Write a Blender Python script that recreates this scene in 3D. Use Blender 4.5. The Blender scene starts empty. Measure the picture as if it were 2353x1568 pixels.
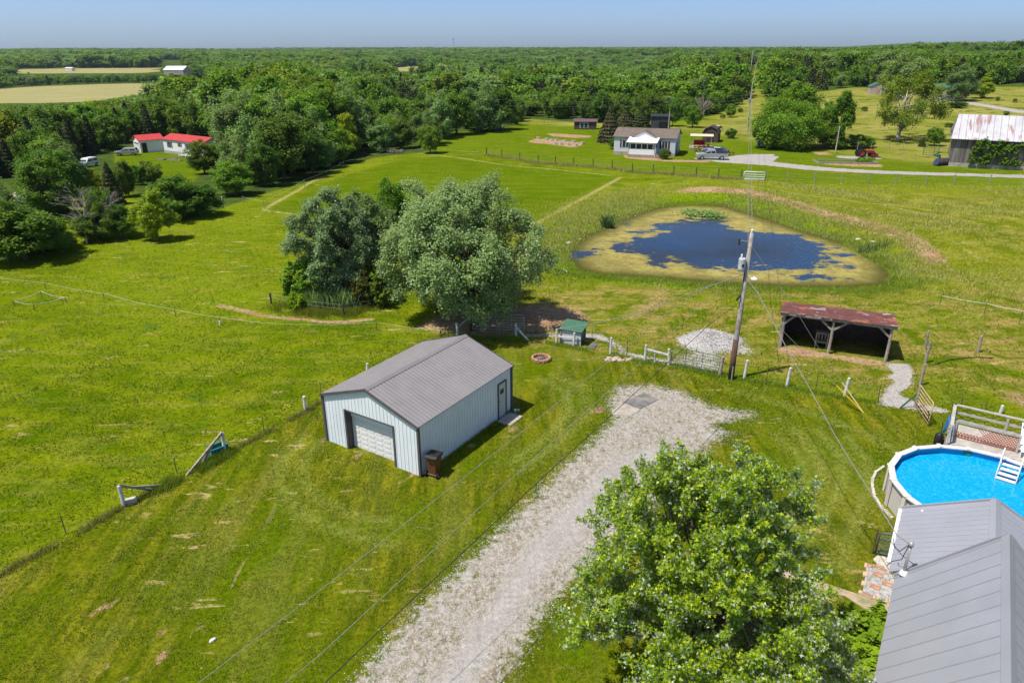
import bpy, math, random
import numpy as np
from mathutils import Vector, Matrix
rnd = random.Random(7)
R_ = math.radians
# ------------------------------------------------------------------ camera, sky, sun, exposure
sc = bpy.context.scene
CH, CF, CP, CR = 18.5, 1622.7, 0.3944, -0.0027          # camera height, focal length in photo pixels (2352 wide), pitch, roll
cd = bpy.data.cameras.new('camera'); cam = bpy.data.objects.new('camera', cd); sc.collection.objects.link(cam)
cd.sensor_width = 36.0; cd.lens = CF / 2352 * 36.0; cd.clip_start = 0.5; cd.clip_end = 30000
cam.matrix_world = Matrix.Translation((0, 0, CH)) @ Matrix.Rotation(math.pi / 2 - CP, 4, 'X') @ Matrix.Rotation(CR, 4, 'Z')
sc.camera = cam
SUN_EL, SUN_AZ = R_(64), R_(246)                         # azimuth clockwise from +Y
w = bpy.data.worlds.new('World'); sc.world = w; w.use_nodes = True
wn = w.node_tree; bg = wn.nodes['Background']
sky = wn.nodes.new('ShaderNodeTexSky'); sky.sky_type = 'NISHITA'; sky.sun_disc = False
sky.sun_elevation = SUN_EL; sky.sun_rotation = SUN_AZ; sky.altitude = 200; sky.air_density = 0.5; sky.dust_density = 1.2; sky.ozone_density = 6.0
wn.links.new(sky.outputs[0], bg.inputs[0]); bg.inputs[1].default_value = 0.15
sd = bpy.data.lights.new('sun', 'SUN'); sd.energy = 4.8; sd.angle = R_(0.53); sd.color = (1.0, 0.94, 0.84)
so = bpy.data.objects.new('sun', sd); sc.collection.objects.link(so)
sdir = Vector((math.sin(SUN_AZ) * math.cos(SUN_EL), math.cos(SUN_AZ) * math.cos(SUN_EL), math.sin(SUN_EL)))
so.rotation_euler = sdir.to_track_quat('Z', 'Y').to_euler(); so.location = (-40, -20, 90)
sc.view_settings.view_transform = 'Standard'; sc.view_settings.look = 'None'; sc.view_settings.exposure = 0.22; sc.view_settings.gamma = 1.0
sc.cycles.max_bounces = 5; sc.cycles.diffuse_bounces = 2; sc.cycles.glossy_bounces = 3; sc.cycles.transmission_bounces = 4; sc.cycles.transparent_max_bounces = 6; sc.cycles.volume_bounces = 0
# ------------------------------------------------------------------ from the photograph's pixels to the ground
def ray(u, v):
    a, b = u - 1176.0, v - 784.0
    c, s = math.cos(-CR), math.sin(-CR); a, b = a * c - b * s, a * s + b * c
    dx, dy = a / CF, -b / CF
    return np.array([dx, math.cos(CP) + dy * math.sin(CP), -math.sin(CP) + dy * math.cos(CP)])
def G(u, v, z=0.0):
    d = ray(u, v); t = (z - CH) / d[2]; return np.array([d[0] * t, d[1] * t, z])
def U(x, y, z):
    z = z - CH; zc = y * math.cos(CP) - z * math.sin(CP); yc = y * math.sin(CP) + z * math.cos(CP)
    u = CF * x / zc; v = -CF * yc / zc
    return 1176 + u * math.cos(CR) - v * math.sin(CR), 784 + u * math.sin(CR) + v * math.cos(CR)
def HT(g, ut, vt):                                        # height of pixel above the place g, on its vertical
    d = ray(ut, vt); return CH + d[2] * (g[1] / d[1])
def sdf(poly, x, y):                                      # signed distance in metres, positive inside
    poly = np.asarray(poly)[:, :2]; x = np.asarray(x, float); y = np.asarray(y, float)
    d = np.full(x.shape, 1e18); ins = np.zeros(x.shape, bool); n = len(poly)
    for i in range(n):
        ax, ay = poly[i]; bx, by = poly[(i + 1) % n]; ex, ey = bx - ax, by - ay
        t = np.clip(((x - ax) * ex + (y - ay) * ey) / (ex * ex + ey * ey + 1e-12), 0, 1)
        d = np.minimum(d, (x - ax - t * ex) ** 2 + (y - ay - t * ey) ** 2)
        c = (ay > y) != (by > y)
        if ey != 0: ins ^= c & (x < ex * (y - ay) / ey + ax)
    return np.where(ins, 1, -1) * np.sqrt(d)
def ldist(line, x, y):                                    # distance to an open polyline
    d = np.full(np.shape(x), 1e18)
    for i in range(len(line) - 1):
        ax, ay = line[i][:2]; bx, by = line[i + 1][:2]; ex, ey = bx - ax, by - ay
        t = np.clip(((x - ax) * ex + (y - ay) * ey) / (ex * ex + ey * ey + 1e-12), 0, 1)
        d = np.minimum(d, (x - ax - t * ex) ** 2 + (y - ay - t * ey) ** 2)
    return np.sqrt(d)
def sst(a, b, x): t = np.clip((x - a) / (b - a), 0, 1); return t * t * (3 - 2 * t)
zq = lambda x, y: (1245.6 + x * .3651, 429.5 + y * .3651)
POND_Z = -0.7
POND = [G(*zq(*p), POND_Z) for p in [(205,440),(230,370),(300,310),(430,250),(560,195),(700,145),(860,118),(1000,115),(1160,130),(1300,170),(1480,230),(1640,285),(1800,330),(2000,400),(2110,480),(2135,550),(2100,600),(1900,618),(1600,618),(1300,605),(1000,585),(700,560),(400,542),(270,510)]]
POND_OPEN = [G(*zq(*p), POND_Z) for p in [(450,330),(560,300),(600,270),(700,255),(760,205),(900,190),(1050,185),(1130,215),(1250,262),(1420,290),(1500,278),(1640,300),(1700,350),(1780,400),(1850,440),(1845,490),(1700,515),(1600,530),(1450,515),(1300,525),(1200,525),(1050,508),(850,488),(740,482),(700,458),(570,430),(460,400),(520,365)]]
_pc = np.mean([q[:2] for q in POND], 0); POND = [np.array([*(_pc + (q[:2] - _pc) * 1.035), POND_Z]) for q in POND]
def hz(x, y):
    x = np.asarray(x, float); y = np.asarray(y, float); r = np.hypot(x, y); q = x / np.maximum(y, 1)
    z = 0.12 * np.sin(x / 9 + 1) * np.sin(y / 13 + 2) * sst(55, 75, y)
    right = sst(.12, .42, q); left = sst(-.12, -.4, q)
    z = z - left * 2.5 * sst(95, 150, y)
    t = sst(165, 420, r)
    z = z + t * (-8.5 * (1 - right)) + right * (3.0 * sst(190, 300, r) + 8.5 * sst(300, 520, r) - 13 * sst(620, 1100, r))
    far = sst(300, 700, r)
    z = z + far * (3.6 * np.sin(x / 190 + y / 310 + .7) + 2.6 * np.sin(x / 420 - y / 240 + 2.1) + 1.6 * np.sin(x / 95 + 1.3) * np.sin(y / 130))
    z = z + 9.0 * sst(1100, 2600, r)
    s = sdf(POND, x, y)
    bank = sst(16, 30, x) * sst(60, 72, y)
    out = POND_Z + (0.7 + .9 * bank * sst(0, 6, -s) * (1 - sst(9, 22, -s))) * sst(-.3, 3.5 + 3 * (1 - bank), -s)
    w_ = 1 - sst(14, 26, -s)
    inn = POND_Z - np.clip(s * .22, 0, .9)
    return np.where(s > 0, inn, z * (1 - w_) + out * w_)
def P(u, v):
    d = ray(u, v); a, b = 10., 9000.
    for n_ in (300, 40, 40):
        ts = np.geomspace(a, b, n_); zz = CH + d[2] * ts - hz(d[0] * ts, d[1] * ts); k = int(np.argmax(zz < 0))
        if zz[k] >= 0: k = n_ - 1
        a, b = ts[max(k - 1, 0)], ts[k]
    return np.array([d[0] * b, d[1] * b, float(hz(d[0] * b, d[1] * b))])
def PP(pts): return [P(*p) for p in pts]
# readings taken in enlarged views -> photo pixels
z1 = lambda x, y: (x * .2556, 85.9 + y * .2556)
z2 = lambda x, y: (558.4 + x * .2556, 85.9 + y * .2556)
z3 = lambda x, y: (1116.7 + x * .2556, 85.9 + y * .2556)
z4 = lambda x, y: (1675 + x * .2877, 68.7 + y * .2877)
z5 = lambda x, y: (x * .2556, 429.5 + y * .2556)
z6 = lambda x, y: (558.4 + x * .3286, 378 + y * .3286)
z7 = lambda x, y: (987.9 + x * .2738, 704.4 + y * .2738)
z8 = lambda x, y: (1529 + x * .2402, 670 + y * .2402)
z9 = lambda x, y: (1889.8 + x * .2082, 704.4 + y * .2082)
za = lambda x, y: (1889.8 + x * .2191, 902 + y * .2191)
zb = lambda x, y: (1803.9 + x * .2329, 1202.6 + y * .2329)
zc = lambda x, y: (x * .3287, 824.6 + y * .3287)
zd = lambda x, y: (687.2 + x * .2556, 738.7 + y * .2556)
# ------------------------------------------------------------------ materials
class NB:
    def __init__(s, name):
        s.m = bpy.data.materials.new(name); s.m.use_nodes = True; s.t = s.m.node_tree; s.b = s.t.nodes['Principled BSDF']; s.pos = None
        s.b.inputs['Roughness'].default_value = .7; s.b.inputs['Specular IOR Level'].default_value = .3
    def n(s, typ, **kw):
        nd = s.t.nodes.new(typ)
        for k, v in kw.items(): setattr(nd, k, v)
        return nd
    def put(s, sock, v):
        if isinstance(v, bpy.types.NodeSocket): s.t.links.new(v, sock)
        elif v is not None:
            try: sock.default_value = v
            except Exception: sock.default_value = (*v, 1)
    def P(s):
        if s.pos is None: s.pos = s.n('ShaderNodeNewGeometry').outputs['Position']
        return s.pos
    def obj(s): return s.n('ShaderNodeTexCoord').outputs['Object']
    def vscale(s, vec, sx, sy, sz=1, rot=0):
        m = s.n('ShaderNodeMapping'); m.inputs['Rotation'].default_value = (0, 0, rot); m.inputs['Scale'].default_value = (sx, sy, sz); s.put(m.inputs['Vector'], vec); return m.outputs[0]
    def noise(s, scale, vec=None, detail=3, rough=.55, dist=0):
        nd = s.n('ShaderNodeTexNoise'); nd.inputs['Scale'].default_value = scale; nd.inputs['Detail'].default_value = detail; nd.inputs['Roughness'].default_value = rough; nd.inputs['Distortion'].default_value = dist
        s.put(nd.inputs['Vector'], vec if vec is not None else s.P()); return nd.outputs['Fac']
    def math(s, op, a, b=None, c=None, clamp=False):
        nd = s.n('ShaderNodeMath', operation=op, use_clamp=clamp); s.put(nd.inputs[0], a)
        if b is not None: s.put(nd.inputs[1], b)
        if c is not None: s.put(nd.inputs[2], c)
        return nd.outputs[0]
    def mix(s, f, a, b, blend='MIX'):
        nd = s.n('ShaderNodeMix', data_type='RGBA', blend_type=blend); s.put(nd.inputs[0], f); s.put(nd.inputs[6], a if isinstance(a, bpy.types.NodeSocket) else (*a[:3], 1)); s.put(nd.inputs[7], b if isinstance(b, bpy.types.NodeSocket) else (*b[:3], 1)); return nd.outputs[2]
    def ramp(s, f, lo, hi): # linear remap lo..hi -> 0..1 clamped
        nd = s.n('ShaderNodeMapRange'); nd.inputs[1].default_value = lo; nd.inputs[2].default_value = hi; s.put(nd.inputs[0], f); return nd.outputs[0]
    def attr(s, name): return s.n('ShaderNodeAttribute', attribute_name=name).outputs['Fac']
    def bump(s, h, strength=.5, dist=.05):
        nd = s.n('ShaderNodeBump'); nd.inputs['Strength'].default_value = strength; nd.inputs['Distance'].default_value = dist; s.put(nd.inputs['Height'], h); s.t.links.new(nd.outputs[0], s.b.inputs['Normal'])
    def col(s, v): s.put(s.b.inputs['Base Color'], v if isinstance(v, bpy.types.NodeSocket) else (*v, 1))
    def rough(s, v): s.put(s.b.inputs['Roughness'], v)
_M = {}
def plain(name, c, rough=.6, var=.25, scale=6, metal=0, bump=0, dirt=None, ndetail=4):
    if name in _M: return _M[name]
    k = NB(name); v = k.obj(); n1 = k.noise(scale, v, ndetail)
    dark = tuple(x * (1 - var) for x in c); lite = tuple(min(1, x * (1 + var)) for x in c)
    col = k.mix(k.ramp(n1, .3, .7), dark, lite)
    if dirt: col = k.mix(k.ramp(k.noise(scale * .35, v, 5, .65), .5, .68), col, dirt)
    k.col(col); k.rough(rough); k.b.inputs['Metallic'].default_value = metal
    if bump: k.bump(k.noise(scale * 4, v, 3), bump, .02)
    _M[name] = k.m; return k.m
# ------------------------------------------------------------------ mesh building
class MB:
    def __init__(s): s.v = []; s.f = []; s.mi = []; s.cur = 0
    def add(s, vs, fs):
        o = len(s.v); s.v += [tuple(map(float, p)) for p in vs]; s.f += [tuple(o + i for i in f) for f in fs]; s.mi += [s.cur] * len(fs); return s
    def box(s, c, d, rz=0, top=1.0, rx=0, ry=0):
        hx, hy, hz_ = d[0] / 2, d[1] / 2, d[2] / 2
        M = Matrix.Rotation(rz, 3, 'Z') @ Matrix.Rotation(ry, 3, 'Y') @ Matrix.Rotation(rx, 3, 'X'); vs = []
        for z in (-1, 1):
            k = top if z > 0 else 1
            for x, y in ((-1, -1), (1, -1), (1, 1), (-1, 1)): vs.append(Vector(c) + M @ Vector((x * hx * k, y * hy * k, z * hz_)))
        return s.add(vs, [(3, 2, 1, 0), (4, 5, 6, 7), (0, 1, 5, 4), (1, 2, 6, 5), (2, 3, 7, 6), (3, 0, 4, 7)])
    def beam(s, a, b, w, h=None, up=(0, 0, 1)):
        a, b = Vector(a), Vector(b); h = h or w; d = (b - a).normalized(); sx = d.cross(Vector(up))
        if sx.length < 1e-3: sx = d.cross(Vector((1, 0, 0)))
        sx.normalize(); sy = sx.cross(d); vs = []
        for p in (a, b):
            for i, j in ((-1, -1), (1, -1), (1, 1), (-1, 1)): vs.append(p + sx * i * w / 2 + sy * j * h / 2)
        return s.add(vs, [(0, 1, 2, 3), (7, 6, 5, 4), (0, 4, 5, 1), (1, 5, 6, 2), (2, 6, 7, 3), (3, 7, 4, 0)])
    def tube(s, pts, r, n=8, cap=True):
        pts = [Vector(p) for p in pts]; rs = r if isinstance(r, (list, tuple)) else [r] * len(pts); vs = []; fs = []
        ref = None
        for i, p in enumerate(pts):
            d = (pts[min(i + 1, len(pts) - 1)] - pts[max(i - 1, 0)]).normalized()
            if ref is None: ref = d.orthogonal().normalized()
            ref = (ref - d * ref.dot(d)); ref = ref.normalized() if ref.length > 1e-6 else d.orthogonal().normalized()
            q = d.cross(ref)
            for k in range(n): a = 2 * math.pi * k / n; vs.append(p + (ref * math.cos(a) + q * math.sin(a)) * rs[i])
        for i in range(len(pts) - 1):
            for k in range(n): fs.append((i * n + k, i * n + (k + 1) % n, (i + 1) * n + (k + 1) % n, (i + 1) * n + k))
        if cap: fs.append(tuple(range(n - 1, -1, -1))); fs.append(tuple(range((len(pts) - 1) * n, len(pts) * n)))
        return s.add(vs, fs)
    def lathe(s, prof, c=(0, 0, 0), n=16, axis='Z'):
        vs = []; fs = []
        for r, z in prof:
            for k in range(n):
                a = 2 * math.pi * k / n; p = (r * math.cos(a), r * math.sin(a), z)
                if axis == 'Y': p = (p[0], p[2], p[1])
                if axis == 'X': p = (p[2], p[0], p[1])
                vs.append((c[0] + p[0], c[1] + p[1], c[2] + p[2]))
        m = len(prof)
        for i in range(m - 1):
            for k in range(n): fs.append((i * n + k, i * n + (k + 1) % n, (i + 1) * n + (k + 1) % n, (i + 1) * n + k))
        fs.append(tuple(range(n - 1, -1, -1))); fs.append(tuple(range((m - 1) * n, m * n)))
        return s.add(vs, fs)
    def prism(s, poly, a, b, axis='Y', taper=None):        # polygon in the two other axes, from a to b
        n = len(poly); vs = []
        for e, t in enumerate((a, b)):
            for p in poly:
                x, y = p
                vs.append({'Y': (x, t, y), 'Z': (x, y, t), 'X': (t, x, y)}[axis])
        return s.add(vs, [tuple(range(n)), tuple(range(2 * n - 1, n - 1, -1))] + [((i + 1) % n, i, n + i, n + (i + 1) % n) for i in range(n)])
    def slab(s, quad, th):                                 # thin plate from 4 points, thickness th downward along normal
        q = [Vector(p) for p in quad]; nrm = (q[1] - q[0]).cross(q[3] - q[0]).normalized()
        if nrm.z < 0: nrm = -nrm; q = q[::-1]
        return s.add(q + [p - nrm * th for p in q], [(0, 1, 2, 3), (7, 6, 5, 4), (0, 4, 5, 1), (1, 5, 6, 2), (2, 6, 7, 3), (3, 7, 4, 0)])
    def build(s, name, m, parent=None, smooth=False, bevel=0):
        me = bpy.data.meshes.new(name); me.from_pydata(s.v, [], s.f)
        for x in (m if isinstance(m, (list, tuple)) else [m]): me.materials.append(x)
        if any(s.mi): me.polygons.foreach_set('material_index', s.mi)
        me.update()
        if smooth: me.polygons.foreach_set('use_smooth', [True] * len(me.polygons))
        o = bpy.data.objects.new(name, me); sc.collection.objects.link(o); o.parent = parent
        if bevel: b = o.modifiers.new('b', 'BEVEL'); b.width = bevel; b.segments = 2; b.limit_method = 'ANGLE'
        return o
def npmesh(name, V, F, m, parent=None, smooth=False, attrs=None):   # V n x 3, F m x k
    me = bpy.data.meshes.new(name); F = np.asarray(F, dtype=np.int32); k = F.shape[1]
    me.vertices.add(len(V)); me.vertices.foreach_set('co', np.asarray(V, dtype=np.float32).ravel())
    me.loops.add(F.size); me.loops.foreach_set('vertex_index', F.ravel())
    me.polygons.add(len(F)); me.polygons.foreach_set('loop_start', np.arange(0, F.size, k, dtype=np.int32))
    me.materials.append(m)
    if smooth: me.polygons.foreach_set('use_smooth', np.ones(len(F), bool))
    me.update(calc_edges=True)
    for an, av in (attrs or {}).items():
        a = me.attributes.new(an, 'FLOAT', 'POINT'); a.data.foreach_set('value', np.asarray(av, dtype=np.float32))
    o = bpy.data.objects.new(name, me); sc.collection.objects.link(o); o.parent = parent; return o
def tag(o, label, cat=None, group=None, kind=None):
    if label: o['label'] = label
    if cat: o['category'] = cat
    if group: o['group'] = group
    if kind: o['kind'] = kind
    return o
def thing(name, label, cat, loc=(0, 0, 0), rz=0, group=None):
    o = bpy.data.objects.new(name, None); sc.collection.objects.link(o); o.location = tuple(map(float, loc)); o.rotation_euler = (0, 0, rz); o.empty_display_size = .2
    return tag(o, label, cat, group)
def dup(root, loc, rz=0, label=None, scale=None, name=None):
    r = root.copy(); sc.collection.objects.link(r); r.location = tuple(map(float, loc)); r.rotation_euler = (0, 0, rz)
    if scale is not None: r.scale = scale if isinstance(scale, tuple) else (scale,) * 3
    if label: r['label'] = label
    for ch in list(root.children):
        c = ch.copy(); sc.collection.objects.link(c); c.parent = r
        for g in list(ch.children): d = g.copy(); sc.collection.objects.link(d); d.parent = c
    return r
def loc_of(g, root_loc, rz):                                # world point -> local of a thing
    d = np.array(g[:2]) - np.array(root_loc[:2]); c, s = math.cos(rz), math.sin(rz)
    return np.array([d[0] * c + d[1] * s, -d[0] * s + d[1] * c])
# ------------------------------------------------------------------ ground zones (places on the ground)
DRIVE = PP([(700,1660),(790,1568),(905,1430),(1010,1330),(1110,1235),(1200,1150),(1270,1080),(1350,1010),(1400,960),(1385,930),(1412,882),(1500,880),(1570,895),(1640,930),(1745,945),(1735,960),(1650,980),(1700,992),(1640,1025),(1600,1075),(1500,1180),(1390,1290),(1290,1380),(1200,1530),(1120,1660)])
LANE = PP([(860,1660),(960,1568),(1090,1400),(1200,1240),(1330,1110),(1420,1040),(1500,1010),(1560,1000),(1500,1100),(1360,1230),(1230,1370),(1120,1568),(1060,1660)])
LANE2 = PP([(1400,905),(1420,888),(1500,888),(1560,905),(1640,940),(1650,985),(1560,1030),(1470,1040),(1400,1010),(1420,960)])
PATH2 = PP([z9(*p) for p in [(680,620),(930,630),(990,700),(980,800),(960,880),(830,940),(900,1000),(1050,1060),(1250,1110),(1400,1150),(1380,1170),(1220,1160),(1010,1130),(850,1110),(700,1095),(605,1065),(680,960),(730,880),(800,830),(720,770),(800,740)]])
PATH3 = PP([z7(*p) for p in [(780,232),(1000,232),(1350,225),(1450,240),(1560,300),(1650,380),(1800,410),(2010,450),(2010,480),(1830,455),(1640,420),(1500,300),(1350,262),(1100,255),(780,252)]])
PILEZ = PP([z8(*p) for p in [(100,430),(400,340),(640,420),(760,490),(860,600),(700,600),(500,590),(560,640),(520,760),(350,740),(60,680),(150,610),(250,590),(140,520)]])
DIRT1 = PP([z6(*p) for p in [(1150,1150),(1300,1060),(1450,1000),(1900,980),(2100,960),(2353,1000),(2450,1060),(2420,1120),(2250,1140),(2150,1180),(1980,1190),(1600,1210),(1300,1170)]])
DIRT2 = PP([z8(*p) for p in [(1060,530),(1250,520),(1530,580),(2080,660),(2150,700),(1900,700),(1600,640),(1300,620),(1050,590)]])
DIRT3 = PP([(1360,730),(1420,690),(1480,640),(1560,645),(1600,690),(1560,740),(1480,760),(1400,765)])
DIRT4 = PP([(2240,890),(2352,885),(2420,930),(2380,960),(2300,930)])
DIRTPATH = [P(*z5(*p)) for p in [(1960,1065),(2100,1090),(2250,1130)]] + [P(*z6(*p)) for p in [(0,1015),(120,1050),(250,1070),(420,1080),(560,1100),(700,1100),(900,1080)]]
LAWN_EDGE = PP([(-400,1560),(0,1318),(286,1163),(517,1042),(702,944),(790,905)])
LAWN = PP([(-500,1640),(0,1320),(286,1165),(517,1045),(702,946),(760,905),(960,775),(1050,768),(1205,775),(1290,790),(1402,815),(1480,832),(1540,842),(1660,866),(1712,870),(1808,893),(1941,913),(2010,928),(2130,945),(2330,1000),(2600,1050),(2900,1900),(900,2600),(-700,1900)])
MEADOW = PP([(1250,500),(1330,460),(1450,430),(1600,425),(1760,418),(2352,428),(2700,440),(2700,760),(2150,700),(2060,660),(1850,675),(1500,650),(1330,640),(1230,600)])
HILLMEADOW = PP([(1185,275),(1370,283),(1600,292),(1700,240),(1730,175),(1745,175),(1760,250),(1950,200),(2352,200),(2600,200),(2600,385),(2160,380),(1900,345),(1700,320),(1600,305),(1370,292),(1180,282)])
FIELD_N = PP([(610,480),(700,440),(800,400),(930,365),(1000,360),(1100,370),(1250,385),(1400,400),(1420,408),(1250,490),(1180,540),(900,540),(700,500)])
YARD_N = PP([(1000,350),(1010,322),(1180,288),(1370,292),(1600,300),(1700,320),(1900,350),(2352,390),(2352,425),(1760,415),(1440,395),(1250,380),(1100,362)])
ROAD = PP([(2700,412),(2352,409),(2200,404),(2000,398),(1850,390),(1760,380),(1640,372),(1640,362),(1720,358),(1790,359),(1775,372),(1900,385),(2000,391),(2352,402),(2700,404)])
APRON = PP([z3(*p) for p in [(1850,1085),(2150,1080),(2250,1060),(2400,1050),(2600,1050),(2480,1140),(2353,1130),(2100,1115),(1900,1100)]])
SPUR = PP([z4(*p) for p in [(840,1005),(960,1008),(1170,1015),(1230,1030),(1180,1032),(960,1028),(870,1022)]])
HILLROAD = PP([z4(*p) for p in [(1640,556),(1850,568),(2080,598),(2353,655),(2600,720),(2600,745),(2353,675),(2080,614),(1850,585),(1640,566)]])
GARDEN1 = PP([z3(*p) for p in [(370,940),(440,910),(600,915),(760,935),(880,950),(850,975),(780,990),(600,965),(430,950)]])
GARDEN2 = PP([z3(*p) for p in [(530,865),(640,865),(950,885),(940,900),(800,905),(600,890)]])
HBED = PP([z3(*p) for p in [(1230,1060),(1500,1085),(1700,1100),(2020,1110),(2000,1125),(1700,1120),(1450,1105),(1250,1085)]])
RBED = PP([z4(*p) for p in [(720,1055),(1230,1075),(1230,1098),(1000,1092),(720,1072)]])
DIRT5 = PP([z4(*p) for p in [(640,975),(780,975),(850,1000),(700,1000)]])
HAY = [PP(q) for q in ([(-300,205),(0,205),(100,198),(230,194),(380,192),(480,181),(488,190),(420,200),(330,214),(200,234),(60,238),(-300,240)],
   [(-300,160),(30,160),(150,157),(370,157),(372,167),(180,170),(-300,172)], [(880,231),(975,233),(1010,247),(960,262),(870,250)], [(895,157),(962,152),(985,158),(960,165),(900,165)])]
WOOD = PP([(-600,640),(0,600),(165,572),(200,548),(320,535),(420,508),(500,482),(560,460),(640,436),(700,420),(780,385),(860,362),(960,352),(1000,345),(1010,322),(1060,303),(1185,290),(1190,270),(1250,276),(1370,284),(1560,278),(1640,265),(1700,240),(1725,200),(1727,160),(1745,160),(1760,240),(1850,215),(1950,202),(2100,195),(2352,200),(2900,205),(2900,135),(-600,135)])
TRYARD = PP([(262,355),(300,340),(380,340),(470,352),(520,368),(470,392),(440,420),(380,425),(330,405),(300,385),(262,372)])
SCRUB = PP([(120,560),(130,480),(200,420),(260,400),(300,420),(340,500),(300,540),(200,575)])
MOWLINES = [PP([(607,482),(625,470),(680,440),(720,415),(780,395)]), PP([(612,484),(660,490),(700,498)]), PP([(1425,408),(1340,455),(1260,498),(1180,540)]),
            PP([(950,352),(1050,362),(1150,378),(1300,392),(1400,403)])]
CIRC = PP([(2150,560),(2200,600),(2225,640),(2215,690),(2150,720),(2000,730)])
STRIPS = PP([(0,650),(150,668),(300,700),(450,735),(600,752),(800,765),(1000,758)])
ARCS = [[G(*q) for q in a] for a in ([(1870,985),(1925,1040),(1940,1100),(1900,1170),(1850,1250)], [(1830,990),(1880,1040),(1890,1100),(1850,1170),(1810,1250)], [(1780,1000),(1840,1050),(1845,1110),(1810,1180),(1790,1260)], [(1940,1000),(1990,1060),(1995,1130),(1960,1200),(1930,1300)], [(1700,900),(1800,930),(1900,960),(2000,1000),(2080,1050)],
    [(740,1010),(700,1050),(690,1090),(720,1140),(800,1180),(900,1200)], [(700,1000),(650,1060),(640,1110),(680,1170),(780,1220),(900,1250)], [(1240,870),(1300,900),(1310,950),(1260,1000),(1180,1060)], [(1270,860),(1340,890),(1350,950),(1290,1010),(1200,1080)])]
SCUFFS = [(240,1395,1.0,.35), (365,1455,.8,.3), (385,1495,.7,.3), (345,1535,.5,.22), (395,1545,.4,.2), (230,1540,.6,.3), (290,1560,.5,.3), (540,1568,.4,.2), (200,1420,.6,.25), (460,1440,.4,.2), (310,1430,.6,.25), (150,1470,.5,.2), (960,1085,.5,.25), (745,1010,.9,.3), (820,1048,1.2,.3), (930,1100,.8,.3), (1180,985,.8,.4), (1375,940,1.2,.7)]
def bm(poly, x, y, soft): return np.clip(.5 + sdf(poly, x, y) / (2 * soft), 0, 1)
def zone_masks(x, y):
    A = {}
    A['lawn'] = bm(LAWN, x, y, .5)
    A['meadow'] = np.maximum(bm(MEADOW, x, y, 5), bm(HILLMEADOW, x, y, 5))
    A['gravel'] = np.maximum.reduce([.60 * bm(DRIVE, x, y, .8), bm(LANE, x, y, .9), .60 * bm(LANE2, x, y, .8), bm(PATH2, x, y, .25), .8 * bm(PATH3, x, y, .2), .62 * bm(PILEZ, x, y, .6),
                   bm(ROAD, x, y, .4), bm(APRON, x, y, .5), bm(SPUR, x, y, .5), bm(HILLROAD, x, y, .6)])
    pathd = ldist(DIRTPATH, x, y)
    A['dirt'] = np.maximum.reduce([.86 * bm(DIRT1, x, y, 1.8), .92 * bm(DIRT2, x, y, .5), .5 * bm(DIRT3, x, y, 2.5), .6 * bm(DIRT4, x, y, 1.2), np.clip(1.1 - pathd / .45, 0, 1), bm(GARDEN1, x, y, .6), bm(GARDEN2, x, y, .8),
                   bm(HBED, x, y, .5), .9 * bm(RBED, x, y, .5), .8 * bm(DIRT5, x, y, 1)])
    s = -sdf(POND, x, y)
    cut = np.exp(-((s - 4.2) / 1.5) ** 2) * sst(18, 26, x) * sst(66, 72, y - (x - 25) * -.5)
    A['dirt'] = np.maximum(A['dirt'], .80 * cut)
    A['marsh'] = np.clip(1.25 - s / (2.4 + 2.6 * (x < 16) + 1.6 * (y > 80)), 0, 1) * (s > -3)
    A['wet'] = np.exp(-(np.maximum(s, 0) / 1.7) ** 2) * (s > -3)
    A['hill'] = bm(HILLMEADOW, x, y, 5)
    A['hay'] = np.maximum.reduce([bm(h, x, y, 3) for h in HAY])
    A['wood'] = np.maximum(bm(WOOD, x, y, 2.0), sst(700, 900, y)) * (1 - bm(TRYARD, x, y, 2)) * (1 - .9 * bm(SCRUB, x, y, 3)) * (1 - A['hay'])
    st = np.zeros_like(x)
    for L in MOWLINES: st = np.maximum(st, np.clip(1.15 - ldist(L, x, y) / .75, 0, 1))
    d = ldist(CIRC, x, y); st = np.maximum(st, .75 * np.exp(-((d - .8) / .25) ** 2)); st = np.maximum(st, .75 * np.exp(-((d - 2.2) / .25) ** 2))
    d = ldist(LAWN_EDGE, x, y); st = np.maximum(st, .42 * np.exp(-((d - .9) / .35) ** 2) * (A['lawn'] > .5))
    st = np.maximum(st, .45 * np.exp(-(ldist(STRIPS, x, y) / 1.2) ** 2))
    A['straw'] = st
    A['rich'] = np.maximum.reduce([bm(FIELD_N, x, y, 1.0), .8 * bm(YARD_N, x, y, 2), bm(TRYARD, x, y, 2)])
    A['gravel'] = np.minimum(A['gravel'], 1.0)
    A['mow'] = np.maximum.reduce([np.exp(-(ldist(L, x, y) / .25) ** 2) for L in ARCS])
    for (u_, v_, rx_, ry_) in SCUFFS:
        q = G(u_, v_); e = np.hypot(((x - q[0]) * .54 + (y - q[1]) * .84) / rx_, ((x - q[0]) * .84 - (y - q[1]) * .54) / ry_); A['dirt'] = np.maximum(A['dirt'], .64 * np.clip(1.3 - e, 0, 1))
    A['short'] = bm([(-4.5, 46), (8, 41), (20, 37.5), (60, 34), (60, 52), (33, 56), (14, 56), (0, 58), (-3, 50)], x, y, 1.5)
    return A
def grow(a, b, s, g): # spacing grows geometrically from a to b
    out = [a]
    while out[-1] < b: s *= g; out.append(out[-1] + s)
    return out
def axis_x():
    c = list(np.arange(-32, 36, .40)); m = list(np.arange(36.4, 100, .9)); r = grow(100, 6500, .9, 1.09); l = [-v for v in grow(33, 110, .9, 1.003)]; l2 = [-v for v in grow(111, 6500, 1.0, 1.09)]
    return np.array(sorted(set(np.round(l2 + l + c + m + r, 3))))
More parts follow.
